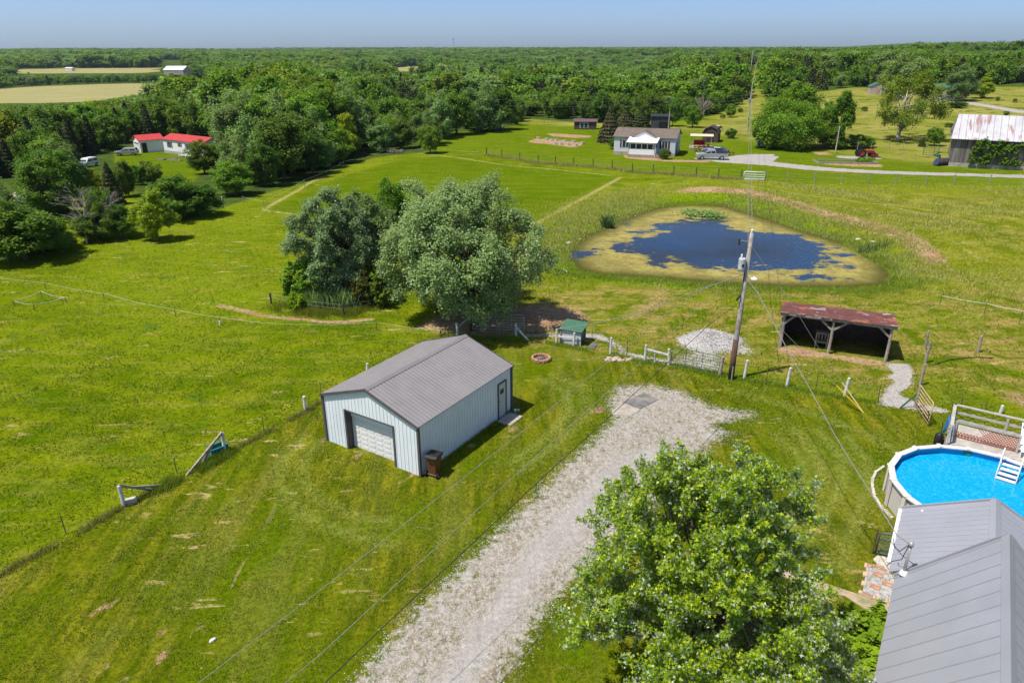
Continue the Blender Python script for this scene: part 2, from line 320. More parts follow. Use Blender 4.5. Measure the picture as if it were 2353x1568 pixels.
def axis_y():
    return np.array([-60, -20, 0, 5] + list(np.arange(8, 62, .40)) + list(np.arange(62, 100, .6)) + list(np.arange(100, 175, .9)) + grow(176, 9000, 1.2, 1.035))
gx, gy = axis_x(), axis_y(); X, Y = np.meshgrid(gx, gy); nx, ny = len(gx), len(gy)
Xf, Yf = X.ravel(), Y.ravel(); Z = hz(Xf, Yf)
idx = np.arange(nx * ny).reshape(ny, nx); Fq = np.stack([idx[:-1, :-1], idx[:-1, 1:], idx[1:, 1:], idx[1:, :-1]], -1).reshape(-1, 4)
def ground_mat():
    k = NB('grassland'); p = k.P(); a = k.attr
    big = k.noise(.045, p, 3); mid = k.noise(.35, p, 3, .6); fin = k.noise(3.2, p, 4, .7); gr = k.noise(14, p, 3, .75)
    stz = k.vscale(p, 1, .16, 1, R_(52)); fib = k.noise(1.6, stz, 4, .65)       # streaks left by mowing, roughly along the drive
    sth = k.vscale(p, .22, 1, 1, R_(-18)); fibh = k.noise(.9, sth, 4, .65)
    pa = k.mix(k.ramp(mid, .40, .62), (.075, .125, .001), (.155, .19, .004)); pa = k.mix(k.ramp(big, .4, .65), pa, (.155, .205, .006))
    pa = k.mix(k.math('MULTIPLY', k.ramp(fibh, .5, .72), .55), pa, (.25, .235, .04))
    pa = k.mix(k.math('MULTIPLY', k.ramp(k.noise(.5, k.vscale(p, .5, 1, 1, R_(-10)), 4, .7), .60, .68), .6), pa, (.055, .125, .02))
    lw = k.mix(k.ramp(fib, .42, .60), (.070, .098, .002), (.165, .17, .008)); lw = k.mix(k.ramp(k.noise(.16, p, 3), .42, .62), lw, (.085, .13, .002)); lw = k.mix(k.math('MULTIPLY', k.ramp(k.noise(.5, stz, 4, .6), .5, .7), .4), lw, (.23, .205, .05))
    me = k.mix(k.ramp(mid, .40, .60), (.115, .15, .004), (.25, .235, .035)); me = k.mix(k.ramp(big, .42, .62), me, (.16, .185, .008)); me = k.mix(k.math('MULTIPLY', k.ramp(k.noise(.7, k.vscale(p, .4, 1), 4, .7), .58, .70), .6), me, (.075, .13, .012))
    c = k.mix(a('lawn'), pa, lw); c = k.mix(a('meadow'), c, me)
    hl = k.mix(k.ramp(k.noise(.06, p, 4, .6), .4, .6), (.17, .19, .025), (.29, .26, .07)); hl = k.mix(k.ramp(k.noise(.22, p, 6, .75), .54, .60), hl, (.055, .095, .008)); c = k.mix(k.math('MULTIPLY', a('hill'), .85), c, hl)
    c = k.mix(k.math('MULTIPLY', a('rich'), .8), c, k.mix(k.ramp(fibh, .35, .7), (.062, .12, .001), (.125, .17, .006)))
    sh = k.mix(k.ramp(fibh, .35, .6), (.14, .17, .006), (.30, .22, .07)); sh = k.mix(k.ramp(k.noise(.55, p, 4, .65), .48, .6), sh, (.085, .125, .003))
    c = k.mix(k.math('MULTIPLY', a('short'), k.ramp(k.noise(.22, p, 3, .6), .30, .55)), c, sh)
    # bare straw-coloured scuffs
    sc1 = k.ramp(k.noise(1.1, k.vscale(p, .35, 1.2, 1, R_(-14)), 5, .66), .605, .66); sc2 = k.ramp(k.noise(.12, p, 2), .42, .55)
    c = k.mix(k.math('MULTIPLY', k.math('MULTIPLY', sc1, sc2), k.math('SUBTRACT', 1, k.math('MULTIPLY', a('rich'), .8))), c, (.38, .30, .12))
    sc3 = k.ramp(k.noise(.55, stz, 5, .65), .64, .70); c = k.mix(k.math('MULTIPLY', k.math('MULTIPLY', sc3, k.ramp(k.noise(.11, p, 2), .50, .60)), a('lawn')), c, (.34, .26, .13))
    c = k.mix(k.math('MULTIPLY', a('mow'), k.math('MULTIPLY', a('lawn'), .55)), c, (.225, .25, .05))
    # yellow flowers and weeds
    c = k.mix(k.math('MULTIPLY', k.ramp(k.noise(.09, p, 2), .55, .66), k.math('MULTIPLY', k.ramp(k.noise(2.5, p, 3, .8), .6, .7), .5)), c, (.30, .27, .01))
    jag = k.math('MULTIPLY', k.math('SUBTRACT', k.noise(2.6, p, 8, .78), .5), 1.5)
    def cut(nm, lo=.42, hi=.60, amp=1.0): return k.ramp(k.math('ADD', a(nm), k.math('MULTIPLY', jag, amp)), lo, hi)
    c = k.mix(k.math('MULTIPLY', cut('straw', .5, .9), .8), c, (.33, .30, .11))
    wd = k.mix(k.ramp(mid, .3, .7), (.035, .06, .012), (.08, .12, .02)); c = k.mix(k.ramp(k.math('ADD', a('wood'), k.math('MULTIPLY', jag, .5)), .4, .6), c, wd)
    hy = k.mix(k.ramp(k.noise(.35, k.vscale(p, .12, 1.6, 1, R_(5)), 3), .35, .65), (.25, .23, .09), (.34, .31, .14)); c = k.mix(k.ramp(a('hay'), .4, .6), c, hy)
    c = k.mix(cut('marsh', .3, .6), c, k.mix(k.ramp(fin, .35, .65), (.075, .15, .002), (.17, .235, .004)))
    c = k.mix(k.math('MULTIPLY', cut('wet', .35, .8), .8), c, k.mix(k.ramp(mid, .4, .6), (.055, .075, .012), (.085, .12, .012)))
    dt = k.mix(k.ramp(fin, .3, .7), (.27, .175, .095), (.44, .31, .18)); dt = k.mix(k.ramp(mid, .45, .7), dt, (.30, .17, .10)); c = k.mix(cut('dirt', .45, .62, .8), c, dt)
    gv = k.mix(k.ramp(gr, .3, .7), (.46, .425, .39), (.59, .56, .52)); gv = k.mix(k.ramp(k.noise(30, p, 3, .85), .60, .7), gv, (.62, .60, .58)); gv = k.mix(k.ramp(k.noise(38, p, 2, .8), .60, .7), gv, (.24, .21, .18))
    weedy = k.math('SUBTRACT', 1, k.ramp(a('gravel'), .6, .9)); gv = k.mix(k.math('MULTIPLY', weedy, k.math('MULTIPLY', k.ramp(k.noise(5.0, k.vscale(p, 1, .5, 1, R_(52)), 8, .9), .42, .58), k.ramp(k.noise(.45, k.vscale(p, 1, .4, 1, R_(52)), 3), .25, .5))), gv, (.265, .21, .125))
    gv = k.mix(k.math('MULTIPLY', k.math('MULTIPLY', k.ramp(a('gravel'), 1.0, .7), .9), k.ramp(k.noise(1.8, p, 6, .9), .575, .62)), gv, (.09, .13, .02))
    gv = k.mix(k.ramp(k.noise(.5, p, 3), .45, .75), gv, (.45, .42, .38))
    c = k.mix(k.ramp(k.math('ADD', a('gravel'), k.math('MULTIPLY', jag, .95)), .38, .56), c, gv)
    var = k.math('MULTIPLY', k.ramp(k.math('ADD', k.math('MULTIPLY', fin, .3), k.math('MULTIPLY', k.noise(6.5, p, 7, .85), .7)), .40, .60), .8)
    c = k.mix(1, c, k.n('ShaderNodeCombineColor').outputs[0], 'MIX') if False else c
    vv = k.n('ShaderNodeCombineXYZ'); s_ = k.math('ADD', .56, k.math('MULTIPLY', var, k.math('SUBTRACT', 1.15, k.math('MULTIPLY', a('gravel'), .75)))); [k.put(vv.inputs[i], s_) for i in range(3)]
    c = k.mix(1, c, vv.outputs[0], 'MULTIPLY')
    k.col(c); k.rough(1.0); k.b.inputs['Specular IOR Level'].default_value = .0
    k.bump(k.math('ADD', k.math('MULTIPLY', fin, .7), k.math('MULTIPLY', gr, .5)), .9, .10)
    return k.m
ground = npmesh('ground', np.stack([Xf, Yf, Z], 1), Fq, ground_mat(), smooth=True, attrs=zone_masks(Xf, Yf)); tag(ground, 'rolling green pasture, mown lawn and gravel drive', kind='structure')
# ------------------------------------------------------------------ pond water with its algae mat
def pond():
    V = []; I = {}; xs = np.arange(4, 35, .35); ys = np.arange(54, 92, .35)
    XX, YY = np.meshgrid(xs, ys); S = sdf(POND, XX, YY); O = sdf(POND_OPEN, XX, YY)
    sp = G(*zq(325, 402), POND_Z); O = np.maximum(O, 1.0 - np.hypot((XX - sp[0]) / 1.3, YY - sp[1])); a, b = G(*zq(1660, 568), POND_Z), G(*zq(1850, 580), POND_Z); O = np.maximum(O, .45 - ldist([a, b], XX, YY))
    id_ = np.arange(XX.size).reshape(XX.shape); f = np.stack([id_[:-1, :-1], id_[:-1, 1:], id_[1:, 1:], id_[1:, :-1]], -1).reshape(-1, 4); keep = (S.ravel()[f] > -1.2).any(1); f = f[keep]
    used, inv = np.unique(f.ravel(), return_inverse=True); f = inv.reshape(-1, 4); V = np.stack([XX.ravel()[used], YY.ravel()[used], np.full(len(used), POND_Z)], 1)
    k = NB('pond_water'); p = k.P(); jag = k.math('SUBTRACT', k.noise(.55, k.vscale(p, .6, 1), 6, .72), .5)
    o = k.math('ADD', k.attr('open'), k.math('ADD', k.math('MULTIPLY', jag, 12.0), k.math('MULTIPLY', k.math('SUBTRACT', k.noise(.17, p, 3, .6), .5), 13.0))); f1 = k.ramp(o, -.25, .35); f1 = k.math('MAXIMUM', f1, k.math('MULTIPLY', k.ramp(k.noise(1.7, p, 6, .8), .61, .65), k.ramp(k.attr('open'), -6, -1)))
    f1 = k.math('MULTIPLY', f1, k.math('SUBTRACT', 1, k.math('MULTIPLY', k.ramp(k.noise(2.6, p, 6, .8), .60, .64), k.ramp(k.attr('open'), 5.5, .5))))
    al = k.mix(k.ramp(k.noise(.8, p, 7, .8), .42, .58), (.20, .16, .05), (.34, .29, .085)); al = k.mix(k.ramp(k.noise(.25, p, 4), .5, .68), al, (.16, .15, .045)); al = k.mix(k.ramp(k.noise(6, p, 3), .5, .8), al, (.36, .34, .12)); al = k.mix(k.ramp(k.attr('rim'), 2.4, .3), al, (.075, .075, .018))
    wa = k.mix(k.ramp(k.noise(.07, p, 2), .42, .58), (.016, .022, .034), (.012, .034, .080))
    k.col(k.mix(f1, al, wa)); k.rough(k.math('SUBTRACT', .9, k.math('MULTIPLY', f1, k.math('ADD', .60, k.math('MULTIPLY', k.ramp(k.noise(.055, p, 2), .47, .53), .22))))); k.put(k.b.inputs['Specular IOR Level'], k.math('MULTIPLY', f1, .5))
    k.bump(k.noise(2.2, k.vscale(p, .5, 1.4), 3, .7), .22, .05)
    o_ = npmesh('pond', V, f, k.m, smooth=True, attrs={'open': O.ravel()[used], 'rim': S.ravel()[used]}); tag(o_, 'dark blue pond ringed by yellow algae', kind='structure')
pond()
# ------------------------------------------------------------------ air
def haze():
    bm_ = MB().box((0, 4300, 60), (14000, 9200, 300)); k = bpy.data.materials.new('haze'); k.use_nodes = True; t = k.node_tree; t.nodes.remove(t.nodes['Principled BSDF'])
    v = t.nodes.new('ShaderNodeVolumePrincipled'); v.inputs['Color'].default_value = (.70, .87, 1, 1); v.inputs['Density'].default_value = .00006; v.inputs['Anisotropy'].default_value = .2
    t.links.new(v.outputs[0], t.nodes['Material Output'].inputs['Volume'])
    o = bm_.build('haze', k); tag(o, 'thin bluish haze over the far woods', kind='stuff')
haze()
# ------------------------------------------------------------------ foliage
def leaf_mat(name, a, b, back=None, trans=.35, gloss=.55, tip=None, shine=.22):
    k = NB(name); t = k.t; g = k.n('ShaderNodeNewGeometry'); rp = g.outputs['Random Per Island']
    oi = k.n('ShaderNodeObjectInfo').outputs['Random']
    c = k.mix(rp, a, b)
    if tip: c = k.mix(k.ramp(k.math('FRACT', k.math('MULTIPLY', rp, 7.31)), .66, .84), c, tip)
    hs = k.n('ShaderNodeHueSaturation'); k.put(hs.inputs['Hue'], k.math('ADD', .482, k.math('MULTIPLY', oi, .036))); k.put(hs.inputs['Value'], k.math('ADD', .78, k.math('MULTIPLY', k.math('FRACT', k.math('MULTIPLY', oi, 9.7)), .62))); k.put(hs.inputs['Color'], c); c = hs.outputs[0]
    if back: c = k.mix(k.math('MULTIPLY', g.outputs['Backfacing'], 1.0), c, back)
    k.col(c); k.rough(gloss); k.b.inputs['Specular IOR Level'].default_value = shine
    tr = k.n('ShaderNodeBsdfTranslucent'); k.put(tr.inputs[0], k.mix(1, c, (1.15, 1.25, .45), 'MULTIPLY'))
    ms = k.n('ShaderNodeMixShader'); ms.inputs[0].default_value = trans; t.links.new(k.b.outputs[0], ms.inputs[1]); t.links.new(tr.outputs[0], ms.inputs[2]); t.links.new(ms.outputs[0], t.nodes['Material Output'].inputs[0])
    return k.m
BARK = plain('bark', (.13, .105, .08), .9, .4, 5, bump=.5)
BARKW = plain('pale_bark', (.42, .38, .32), .85, .45, 4, bump=.3)
DEADW = plain('dead_wood', (.30, .26, .22), .9, .3, 5)
LM = dict(
    deep=leaf_mat('deep_green_leaves', (.07, .14, .012), (.155, .26, .022)),
    mid=leaf_mat('green_leaves', (.085, .18, .010), (.19, .31, .022)),
    yel=leaf_mat('yellow_green_leaves', (.11, .20, .012), (.24, .32, .03)),
    lime=leaf_mat('lime_leaves', (.16, .25, .006), (.30, .38, .014)),
    grey=leaf_mat('grey_green_leaves', (.11, .19, .045), (.23, .34, .10), back=(.30, .39, .21)),
    silv=leaf_mat('silvery_leaves', (.10, .17, .045), (.21, .30, .10), back=(.52, .58, .45), trans=.22),
    silv2=leaf_mat('blue_silvery_leaves', (.12, .195, .065), (.22, .31, .12), back=(.60, .67, .56), trans=.2),
    maple=leaf_mat('silver_maple_leaves', (.06, .135, .006), (.19, .30, .016), back=(.50, .57, .46), trans=.33, tip=(.34, .42, .012), gloss=.3),
    olive=leaf_mat('olive_leaves', (.08, .09, .008), (.15, .15, .02)),
    needle=leaf_mat('dark_needles', (.045, .065, .016), (.09, .11, .03), trans=.12),
    brown=leaf_mat('bronze_needles', (.085, .08, .03), (.15, .14, .055), trans=.12),
    hosta=leaf_mat('bright_hosta_leaves', (.15, .25, .006), (.26, .36, .015), trans=.3),
    reed=leaf_mat('reed_blades', (.11, .19, .06), (.22, .31, .12), trans=.3))
def unit(v): return v / (np.linalg.norm(v, axis=-1, keepdims=True) + 1e-9)
LEAF = dict(
    quad=(np.array([[-.5, 0], [0, -.42], [.5, 0], [0, .42]]), np.array([0, .12, 0, .12]), [(0, 1, 2, 3)]),
    lobed=(np.array([[-.45, 0], [-.2, -.12], [-.08, -.48], [.1, -.16], [.55, 0], [.1, .16], [-.08, .48], [-.2, .12]]), np.array([.05, 0, .12, 0, -.14, 0, .12, 0]), [(0, 1, 2, 3, 4, 5, 6, 7)]))
def leaves(C, Nn, size, rg, kind='quad', aspect=1.0, along=None):
    n = len(C); S2, h, F = LEAF[kind]; Nn = unit(Nn); t = along if along is not None else rg.normal(size=(n, 3)); t = unit(t - Nn * (t * Nn).sum(1, keepdims=True)); b = np.cross(Nn, t)
    s = (size * rg.uniform(.65, 1.3, n))[:, None]; k = len(S2)
    V = np.concatenate([(C + t * s * S2[i, 0] * aspect + b * s * S2[i, 1] + Nn * s * h[i])[:, None, :] for i in range(k)], 1).reshape(-1, 3)
    f = np.arange(n * k).reshape(n, k); return V, f
def sprays(rg, cl, cr, nleaf, size, K=7, up=.25, droop=0.0, kind='quad', center=(0, 0, 0), flat=.55, rndm=.75, jit=.16):
    """leaves set along twigs that fan out of each cluster"""
    m = len(cl); out = unit(cl - np.array(center) + 1e-3)
    D_ = unit(rg.normal(size=(m, K, 3)) * .75 + out[:, None, :] * .75 + np.array([0, 0, up])); L = cr[:, None] * rg.uniform(.55, 1.25, (m, K))
    wts = (cr[:, None] ** 1.6 * np.ones((1, K))).ravel(); pick = rg.choice(m * K, nleaf, p=wts / wts.sum()); ci, ki = pick // K, pick % K
    t = rg.beta(1.8, 1.1, nleaf); base = cl[ci] + D_[ci, ki] * (L[ci, ki] * t)[:, None]
    base = base + rg.normal(size=(nleaf, 3)) * (cr[ci] * jit * (.6 + .8 * (1 - t)))[:, None]; base[:, 2] -= droop * cr[ci] * t ** 2
    Nn = unit(D_[ci, ki]) * .25 + out[ci] * .2 + np.array([0, 0, flat]) + rg.normal(size=(nleaf, 3)) * rndm * .6
    al = D_[ci, ki] + rg.normal(size=(nleaf, 3)) * .6
    return leaves(base, Nn, size, rg, kind, along=al)
def crown_clusters(rg, n, H, Rr, base, shape='round', shell=.45, rough=.22):
    """cluster centres filling a crown from height base to H"""
    pts = []
    while len(pts) < n:
        p = rg.normal(size=3); p = p / np.linalg.norm(p) * (shell + (1 - shell) * rg.random() ** .6)
        a = math.atan2(p[1], p[0]); h = (p[2] + 1) / 2
        if shape == 'round': r = 1
        elif shape == 'tall': r = .95 - .25 * h
        elif shape == 'vase': r = .6 + .45 * h
        elif shape == 'dome': r = 1.12 - .35 * h
        k = 1 + rough * (math.sin(2 * a + H) * .6 + math.sin(3.7 * a + 5 * h + Rr) * .6)
        pts.append((p[0] * Rr * r * k, p[1] * Rr * r * k, base + h * (H - base) * (1 + .06 * math.sin(3 * a))))
    return np.array(pts)
def limbs(mb, rg, H, base, tr, cl, nb, lean=(0, 0)):
    top = Vector((lean[0], lean[1], base + (H - base) * .75)); mid = Vector((lean[0] * .3 + rg.normal() * .1, lean[1] * .3 + rg.normal() * .1, base * .6 + H * .15))
    mb.tube([(0, 0, -.3), (0, 0, .25), mid, top], [tr * 1.45, tr, tr * .72, tr * .16], 7)
    for i in rg.choice(len(cl), min(nb, len(cl)), replace=False):
        c = Vector(cl[i]); s = rg.uniform(.15, .75); st = mid.lerp(top, s) if rg.random() < .6 else Vector((0, 0, base * .7)).lerp(mid, rg.random())
        m = st.lerp(c, .5) + Vector((rg.normal() * .12, rg.normal() * .12, abs(rg.normal()) * .1 * H * .1)); r = tr * rg.uniform(.22, .42)
        mb.tube([st, m, c], [r, r * .6, r * .18], 5, cap=False)
def join(parts):
    V = np.concatenate([p[0] for p in parts]); o = 0; F = []
    for v, f in parts: F.append(f + o); o += len(v)
    return V, np.concatenate(F)
def conifer(rg, H, Rr, n, size, base=.6, fill=1.0):
    z = base + (H - base) * (1 - np.sqrt(rg.random(n))) ** 1.0; a = rg.random(n) * 2 * np.pi; tier = .93 + .07 * np.cos(z * 2 * np.pi / (.09 * H)); q = np.sin(a * 5 + np.floor(z / (.09 * H)) * 2.1) * .07 + 1
    r = Rr * (1 - (z - base) / (H - base)) ** .85 * tier * q * (1 - rg.random(n) ** 2.2 * .75) + .05
    C = np.stack([r * np.cos(a), r * np.sin(a), z - r * .22], 1); o = np.stack([np.cos(a), np.sin(a), np.full(n, .15)], 1)
    return leaves(C, o * .5 + np.array([0, 0, .7]) + rg.normal(size=(n, 3)) * .5, size, rg, 'quad', 1.5, along=o + rg.normal(size=(n, 3)) * .3)
def make_tree(name, label, cat, seed, H, Rr, base, mat_, n, size, shape='round', ncl=46, cr=.30, shell=.45, bark=None, K=7, nb=12, droop=0., kind='quad', group=None, loc=(0, 0, 0), tr=None, lean=(0, 0), flat=.55, rndm=.75, rough=.22, sx=1, sy=1, jit=.16, extra=None):
    rg = np.random.default_rng(seed); root = thing(name, label, cat, loc, 0, group)
    cl = crown_clusters(rg, ncl, H - cr * Rr * .5, Rr * (1 - cr * .55), base + cr * Rr * .4, shape, shell, rough); cl[:, 0] = cl[:, 0] * sx + lean[0]; cl[:, 1] = cl[:, 1] * sy + lean[1]
    if extra is not None: cl = np.concatenate([cl, np.array(extra, float)])
    crs = Rr * cr * rg.uniform(.7, 1.25, len(cl)); V, F = sprays(rg, cl, crs, n, size, K, droop=droop, kind=kind, center=(lean[0], lean[1], base + (H - base) * .4), flat=flat, rndm=rndm, jit=jit)
    npmesh('crown', V, F, mat_, root); mb = MB(); limbs(mb, rg, H, base, tr or max(.1, H * .022), cl, nb, lean); mb.build('trunk', bark or BARK, root, smooth=True); return root
# ------------------------------------------------------------------ woods: every nearer tree a thing, the far wood one mass
PROT = {}
def proto(key, mat_, H, Rr, base, shape, n, size, seed, **kw):
    if key[:4] == 'coni' or key[:4] == 'ceda':
        rg = np.random.default_rng(seed); r = thing('cedar_tree' if key[:4] == 'ceda' else 'spruce_tree', 'x', 'tree'); V, F = conifer(rg, H, Rr, n, size, base)
        npmesh('crown', V, F, mat_, r); mb = MB(); mb.tube([(0, 0, -.4), (0, 0, H * .4), (0, 0, H * .93)], [H * .022, H * .014, .02], 6); mb.build('trunk', BARK, r, smooth=True)
    else: r = make_tree('leafy_tree', 'x', 'tree', seed, H, Rr, base, mat_, n, size, shape, **kw)
    PROT[key] = r; return r
hi = dict(n=17000, size=.27, K=10, jit=.26); lo = dict(n=8000, size=.40, K=12, jit=.3)
for nm, q in (('H', hi), ('L', lo)):
    S = 0 if nm == 'H' else 50
    proto('deep' + nm, LM['deep'], 10, 4.1, .5, 'dome', seed=11 + S, ncl=60, **q)
    proto('mid' + nm, LM['mid'], 10, 3.8, .5, 'round', seed=12 + S, ncl=52, cr=.32, **q)
    proto('yel' + nm, LM['yel'], 10, 3.4, .6, 'vase', seed=13 + S, ncl=44, cr=.34, bark=BARKW, **q)
    proto('grey' + nm, LM['grey'], 10, 4.0, .5, 'dome', seed=14 + S, ncl=56, **q)
    proto('tall' + nm, LM['mid'], 10, 2.9, .4, 'tall', seed=15 + S, ncl=44, cr=.36, **q)
    proto('cedar' + nm, LM['needle'], 10, 2.3, .2, '', seed=16 + S, **q)
    proto('deep2' + nm, LM['deep'], 10, 3.5, .4, 'round', seed=17 + S, ncl=40, cr=.36, **q)
    proto('lime' + nm, LM['lime'], 10, 3.3, .4, 'dome', seed=18 + S, ncl=48, cr=.34, **q)
for r in PROT.values(): r.location = (0, -4000, -500)
USED = set()
CAPS = dict(deep='dark green broad', deep2='dark green rounded', mid='mid green rounded', yel='yellow-green open-crowned', grey='grey-green wide', tall='slender green', cedar='dark narrow cedar', lime='bright lime green')
def put_tree(key, g, h, rz, label, group, wid=1.0, name=None):
    r = dup(PROT[key], g, rz, label, (h / 10 * wid, h / 10 * wid, h / 10)); r['group'] = group if group else r.get('group', '')
    if not group and 'group' in r: del r['group']
    if name: r.name = name
    return r
def plin(xs, ys): return lambda u: np.interp(u, xs, ys)
SKY_NEAR = plin([-300,0,60,200,330,400,450,480,520,560,620,680,740,790,820,900,960,1000,1060,1100,1160,1180,1230,1300,1370,1460,1550,1600,1640,1700,1760,1850,1950,2100,2300,2700],
                [235,238,240,236,216,205,178,168,158,150,140,137,148,172,225,222,215,240,235,205,196,215,175,170,165,175,180,165,150,140,140,140,130,118,96,90])
FRONT = plin([-600,0,165,172,235,320,420,500,560,640,700,780,860,960,1000,1010,1060,1185,1190,1250,1370,1560,1640,1700,1716,1720,1752,1757,1850,1950,2100,2352,2900],
             [640,596,566,470,466,470,480,478,456,432,414,380,356,347,345,318,300,286,268,274,282,276,262,238,228,150,150,236,212,200,190,196,200])
CLEAR = [[(-300,202),(0,203),(100,197),(230,193),(380,191),(478,181),(488,189),(440,200),(330,214),(200,232),(60,237),(-300,240)],
         [(30,159),(150,157),(368,157),(370,166),(180,169),(30,169)], [(882,231),(975,234),(1005,246),(960,252),(890,240)], [(895,156),(962,152),(985,158),(960,164),(900,164)],
         [(262,350),(300,318),(505,318),(500,340),(470,352),(470,392),(440,400),(380,405),(330,400),(290,372)], [(185,358),(255,352),(258,380),(190,385)],
         [(120,500),(200,470),(160,560),(120,540)], [(1716,300),(1724,150),(1742,150),(1762,245),(1800,300)], [(128,134),(146,134),(146,142),(128,142)], [(360,139),(420,139),(420,149),(360,149)]]
_cu, _cv = np.meshgrid(np.arange(-900, 3200, 3.0), np.arange(90, 620, 1.5)); _CM = np.zeros(_cu.shape, bool)
for c in CLEAR: _CM |= sdf(c, _cu, _cv) > -1.5
def in_clear(u, v, m=0):
    i, j = int((v - 90) / 1.5), int((u + 900) / 3); return 0 <= i < _CM.shape[0] and 0 <= j < _CM.shape[1] and bool(_CM[i, j])
def region(u, v):
    if u < 260: return 'far left of the red-roofed trailer' if v < 420 else 'in the thicket by the dead tree'
    if u < 505: return 'behind the red-roofed trailer' if v < 340 else 'below the red-roofed trailer'
    if u < 700: return 'right of the red-roofed trailer' if v < 380 else 'at the pasture edge by the mown strip'
    if u < 1010: return 'in the grove before the garden plot' if v > 270 else 'behind the dense grove'
    if u < 1400: return 'behind the garden plot field'
    if u < 1715: return 'on the slope behind the neighbour house'
    if u < 1960: return 'beside the cleared power line strip'
    return 'on the ridge above the green-roofed barn'
SPOTS = []
def woods():
    rg = np.random.default_rng(5); cand = []; far = []
    y = 70.0
    while y < 4800:
        st = 6.2 if y < 240 else (6.8 if y < 420 else (9 if y < 1000 else (14 if y < 2200 else 24)))
        half = y * .86 + 22
        for x in np.arange(-half, half, st):
            px, py = x + rg.uniform(-.42, .42) * st, y + rg.uniform(-.42, .42) * st; cand.append((px, py, st))
        y += st * .9
    C = np.array(cand); z = hz(C[:, 0], C[:, 1]); u, v = U(C[:, 0], C[:, 1], z)
    for i in range(len(C)):
        x, yy, st = C[i]
        if not (-130 < u[i] < 2480): continue
        d = math.hypot(x, yy)
        if v[i] > FRONT(u[i]): continue
        if d < 1800 and in_clear(u[i], v[i], 1): continue
        if d < 330 and 262 < u[i] < 520 and 345 < v[i] < 425: continue
        nz = math.sin(x / 31 + 1) * math.sin(yy / 27 + 2) + .6 * math.sin(x / 13 - yy / 17)
        h = 9.5 + 2.2 * nz + rg.normal() * 1.3
        if d < 260 and 520 < u[i] < 780: h += 4
        if d > 240: h = 11 + 2.5 * nz + rg.normal() * 1.6
        if d > 1000: h += 2.5
        if d < 128: h = min(h, 9.6)
        elif d < 165 and u[i] < 1000: h = min(h, 12.5)
        if v[i] > FRONT(u[i]) - 14: h *= .72
        if u[i] < 262 and v[i] > 380:
            h *= .74
            if rg.random() < .42: continue
        lim = SKY_NEAR(u[i]) + abs(rg.normal()) * 9 if d < 265 else (108 + abs(rg.normal()) * 3 if u[i] < 1950 else np.interp(u[i], [1950, 2100, 2300, 2700], [107, 97, 86, 80]) + abs(rg.normal()) * 7)
        if 265 <= d < 700: lim = max(lim, 116 + 14 * max(0, 1 - (u[i]) / 2100) + 4 * nz)
        dd = ray(u[i], lim); hmax = CH + dd[2] * (yy / dd[1]) - z[i]
        # keep open what the photograph shows open: shorten a tree whose top would cover it
        for _ in range(5):
            hh = min(h, hmax); tu, tv = U(x, yy, z[i] + hh)
            rp = .36 * hh * CF / (yy + 7)
            if d < 1800 and any(in_clear(tu + o_ * rp, tv + q_ * (v[i] - tv), 1) for o_ in (-.8, 0, .8) for q_ in (.06, .4, .8)): h = hh * .7
            else: break
        hh = min(h, hmax)
        if hh < 3.2: continue
        (cand if 0 else (SPOTS if True else 0)).append((d, x, yy, z[i], hh, u[i], v[i], st))
    SPOTS.sort()
woods()
def pick_kind(rg, u, v, x, y, h):
    s = .5 + .5 * math.sin(x / 23 + y / 37 + 1.3) ; t = .5 + .5 * math.sin(x / 17 - y / 29 + .4)
    if 520 < u < 780 and v < 370: p = dict(yel=6, mid=3, grey=1, deep=1, tall=1)
    elif 480 < u < 1000 and v >= 300: p = dict(grey=5, deep=3, mid=3, deep2=1, lime=.3)
    elif u < 300: p = dict(deep=3, mid=3, cedar=3 if v > 300 else .6, grey=2 if v < 330 else .5, lime=.8, yel=.6)
    elif y > 330:
        m1 = .5 + .5 * math.sin(x / 90 + 1) * math.sin(y / 130); m2 = .5 + .5 * math.sin(x / 47 + y / 61); p = dict(mid=2, deep=1 + 3 * m1, deep2=1 + 2 * m1, cedar=.3 + 5 * m2 ** 3, grey=.6 + 2.5 * (1 - m1), yel=.5 + 3 * (1 - m1) * m2, lime=.2)
    elif u > 1400: p = dict(mid=4, deep=2 + t, deep2=2, cedar=2 + 3 * s, grey=.6, lime=1.0, tall=1.5, yel=.5)
    else: p = dict(mid=4, deep=2.5, deep2=1.5, cedar=.8 + 2 * s, grey=1.5, lime=1, yel=1.2, tall=1)
    ks = list(p); w_ = np.array([p[k] for k in ks]); return ks[rg.choice(len(ks), p=w_ / w_.sum())]
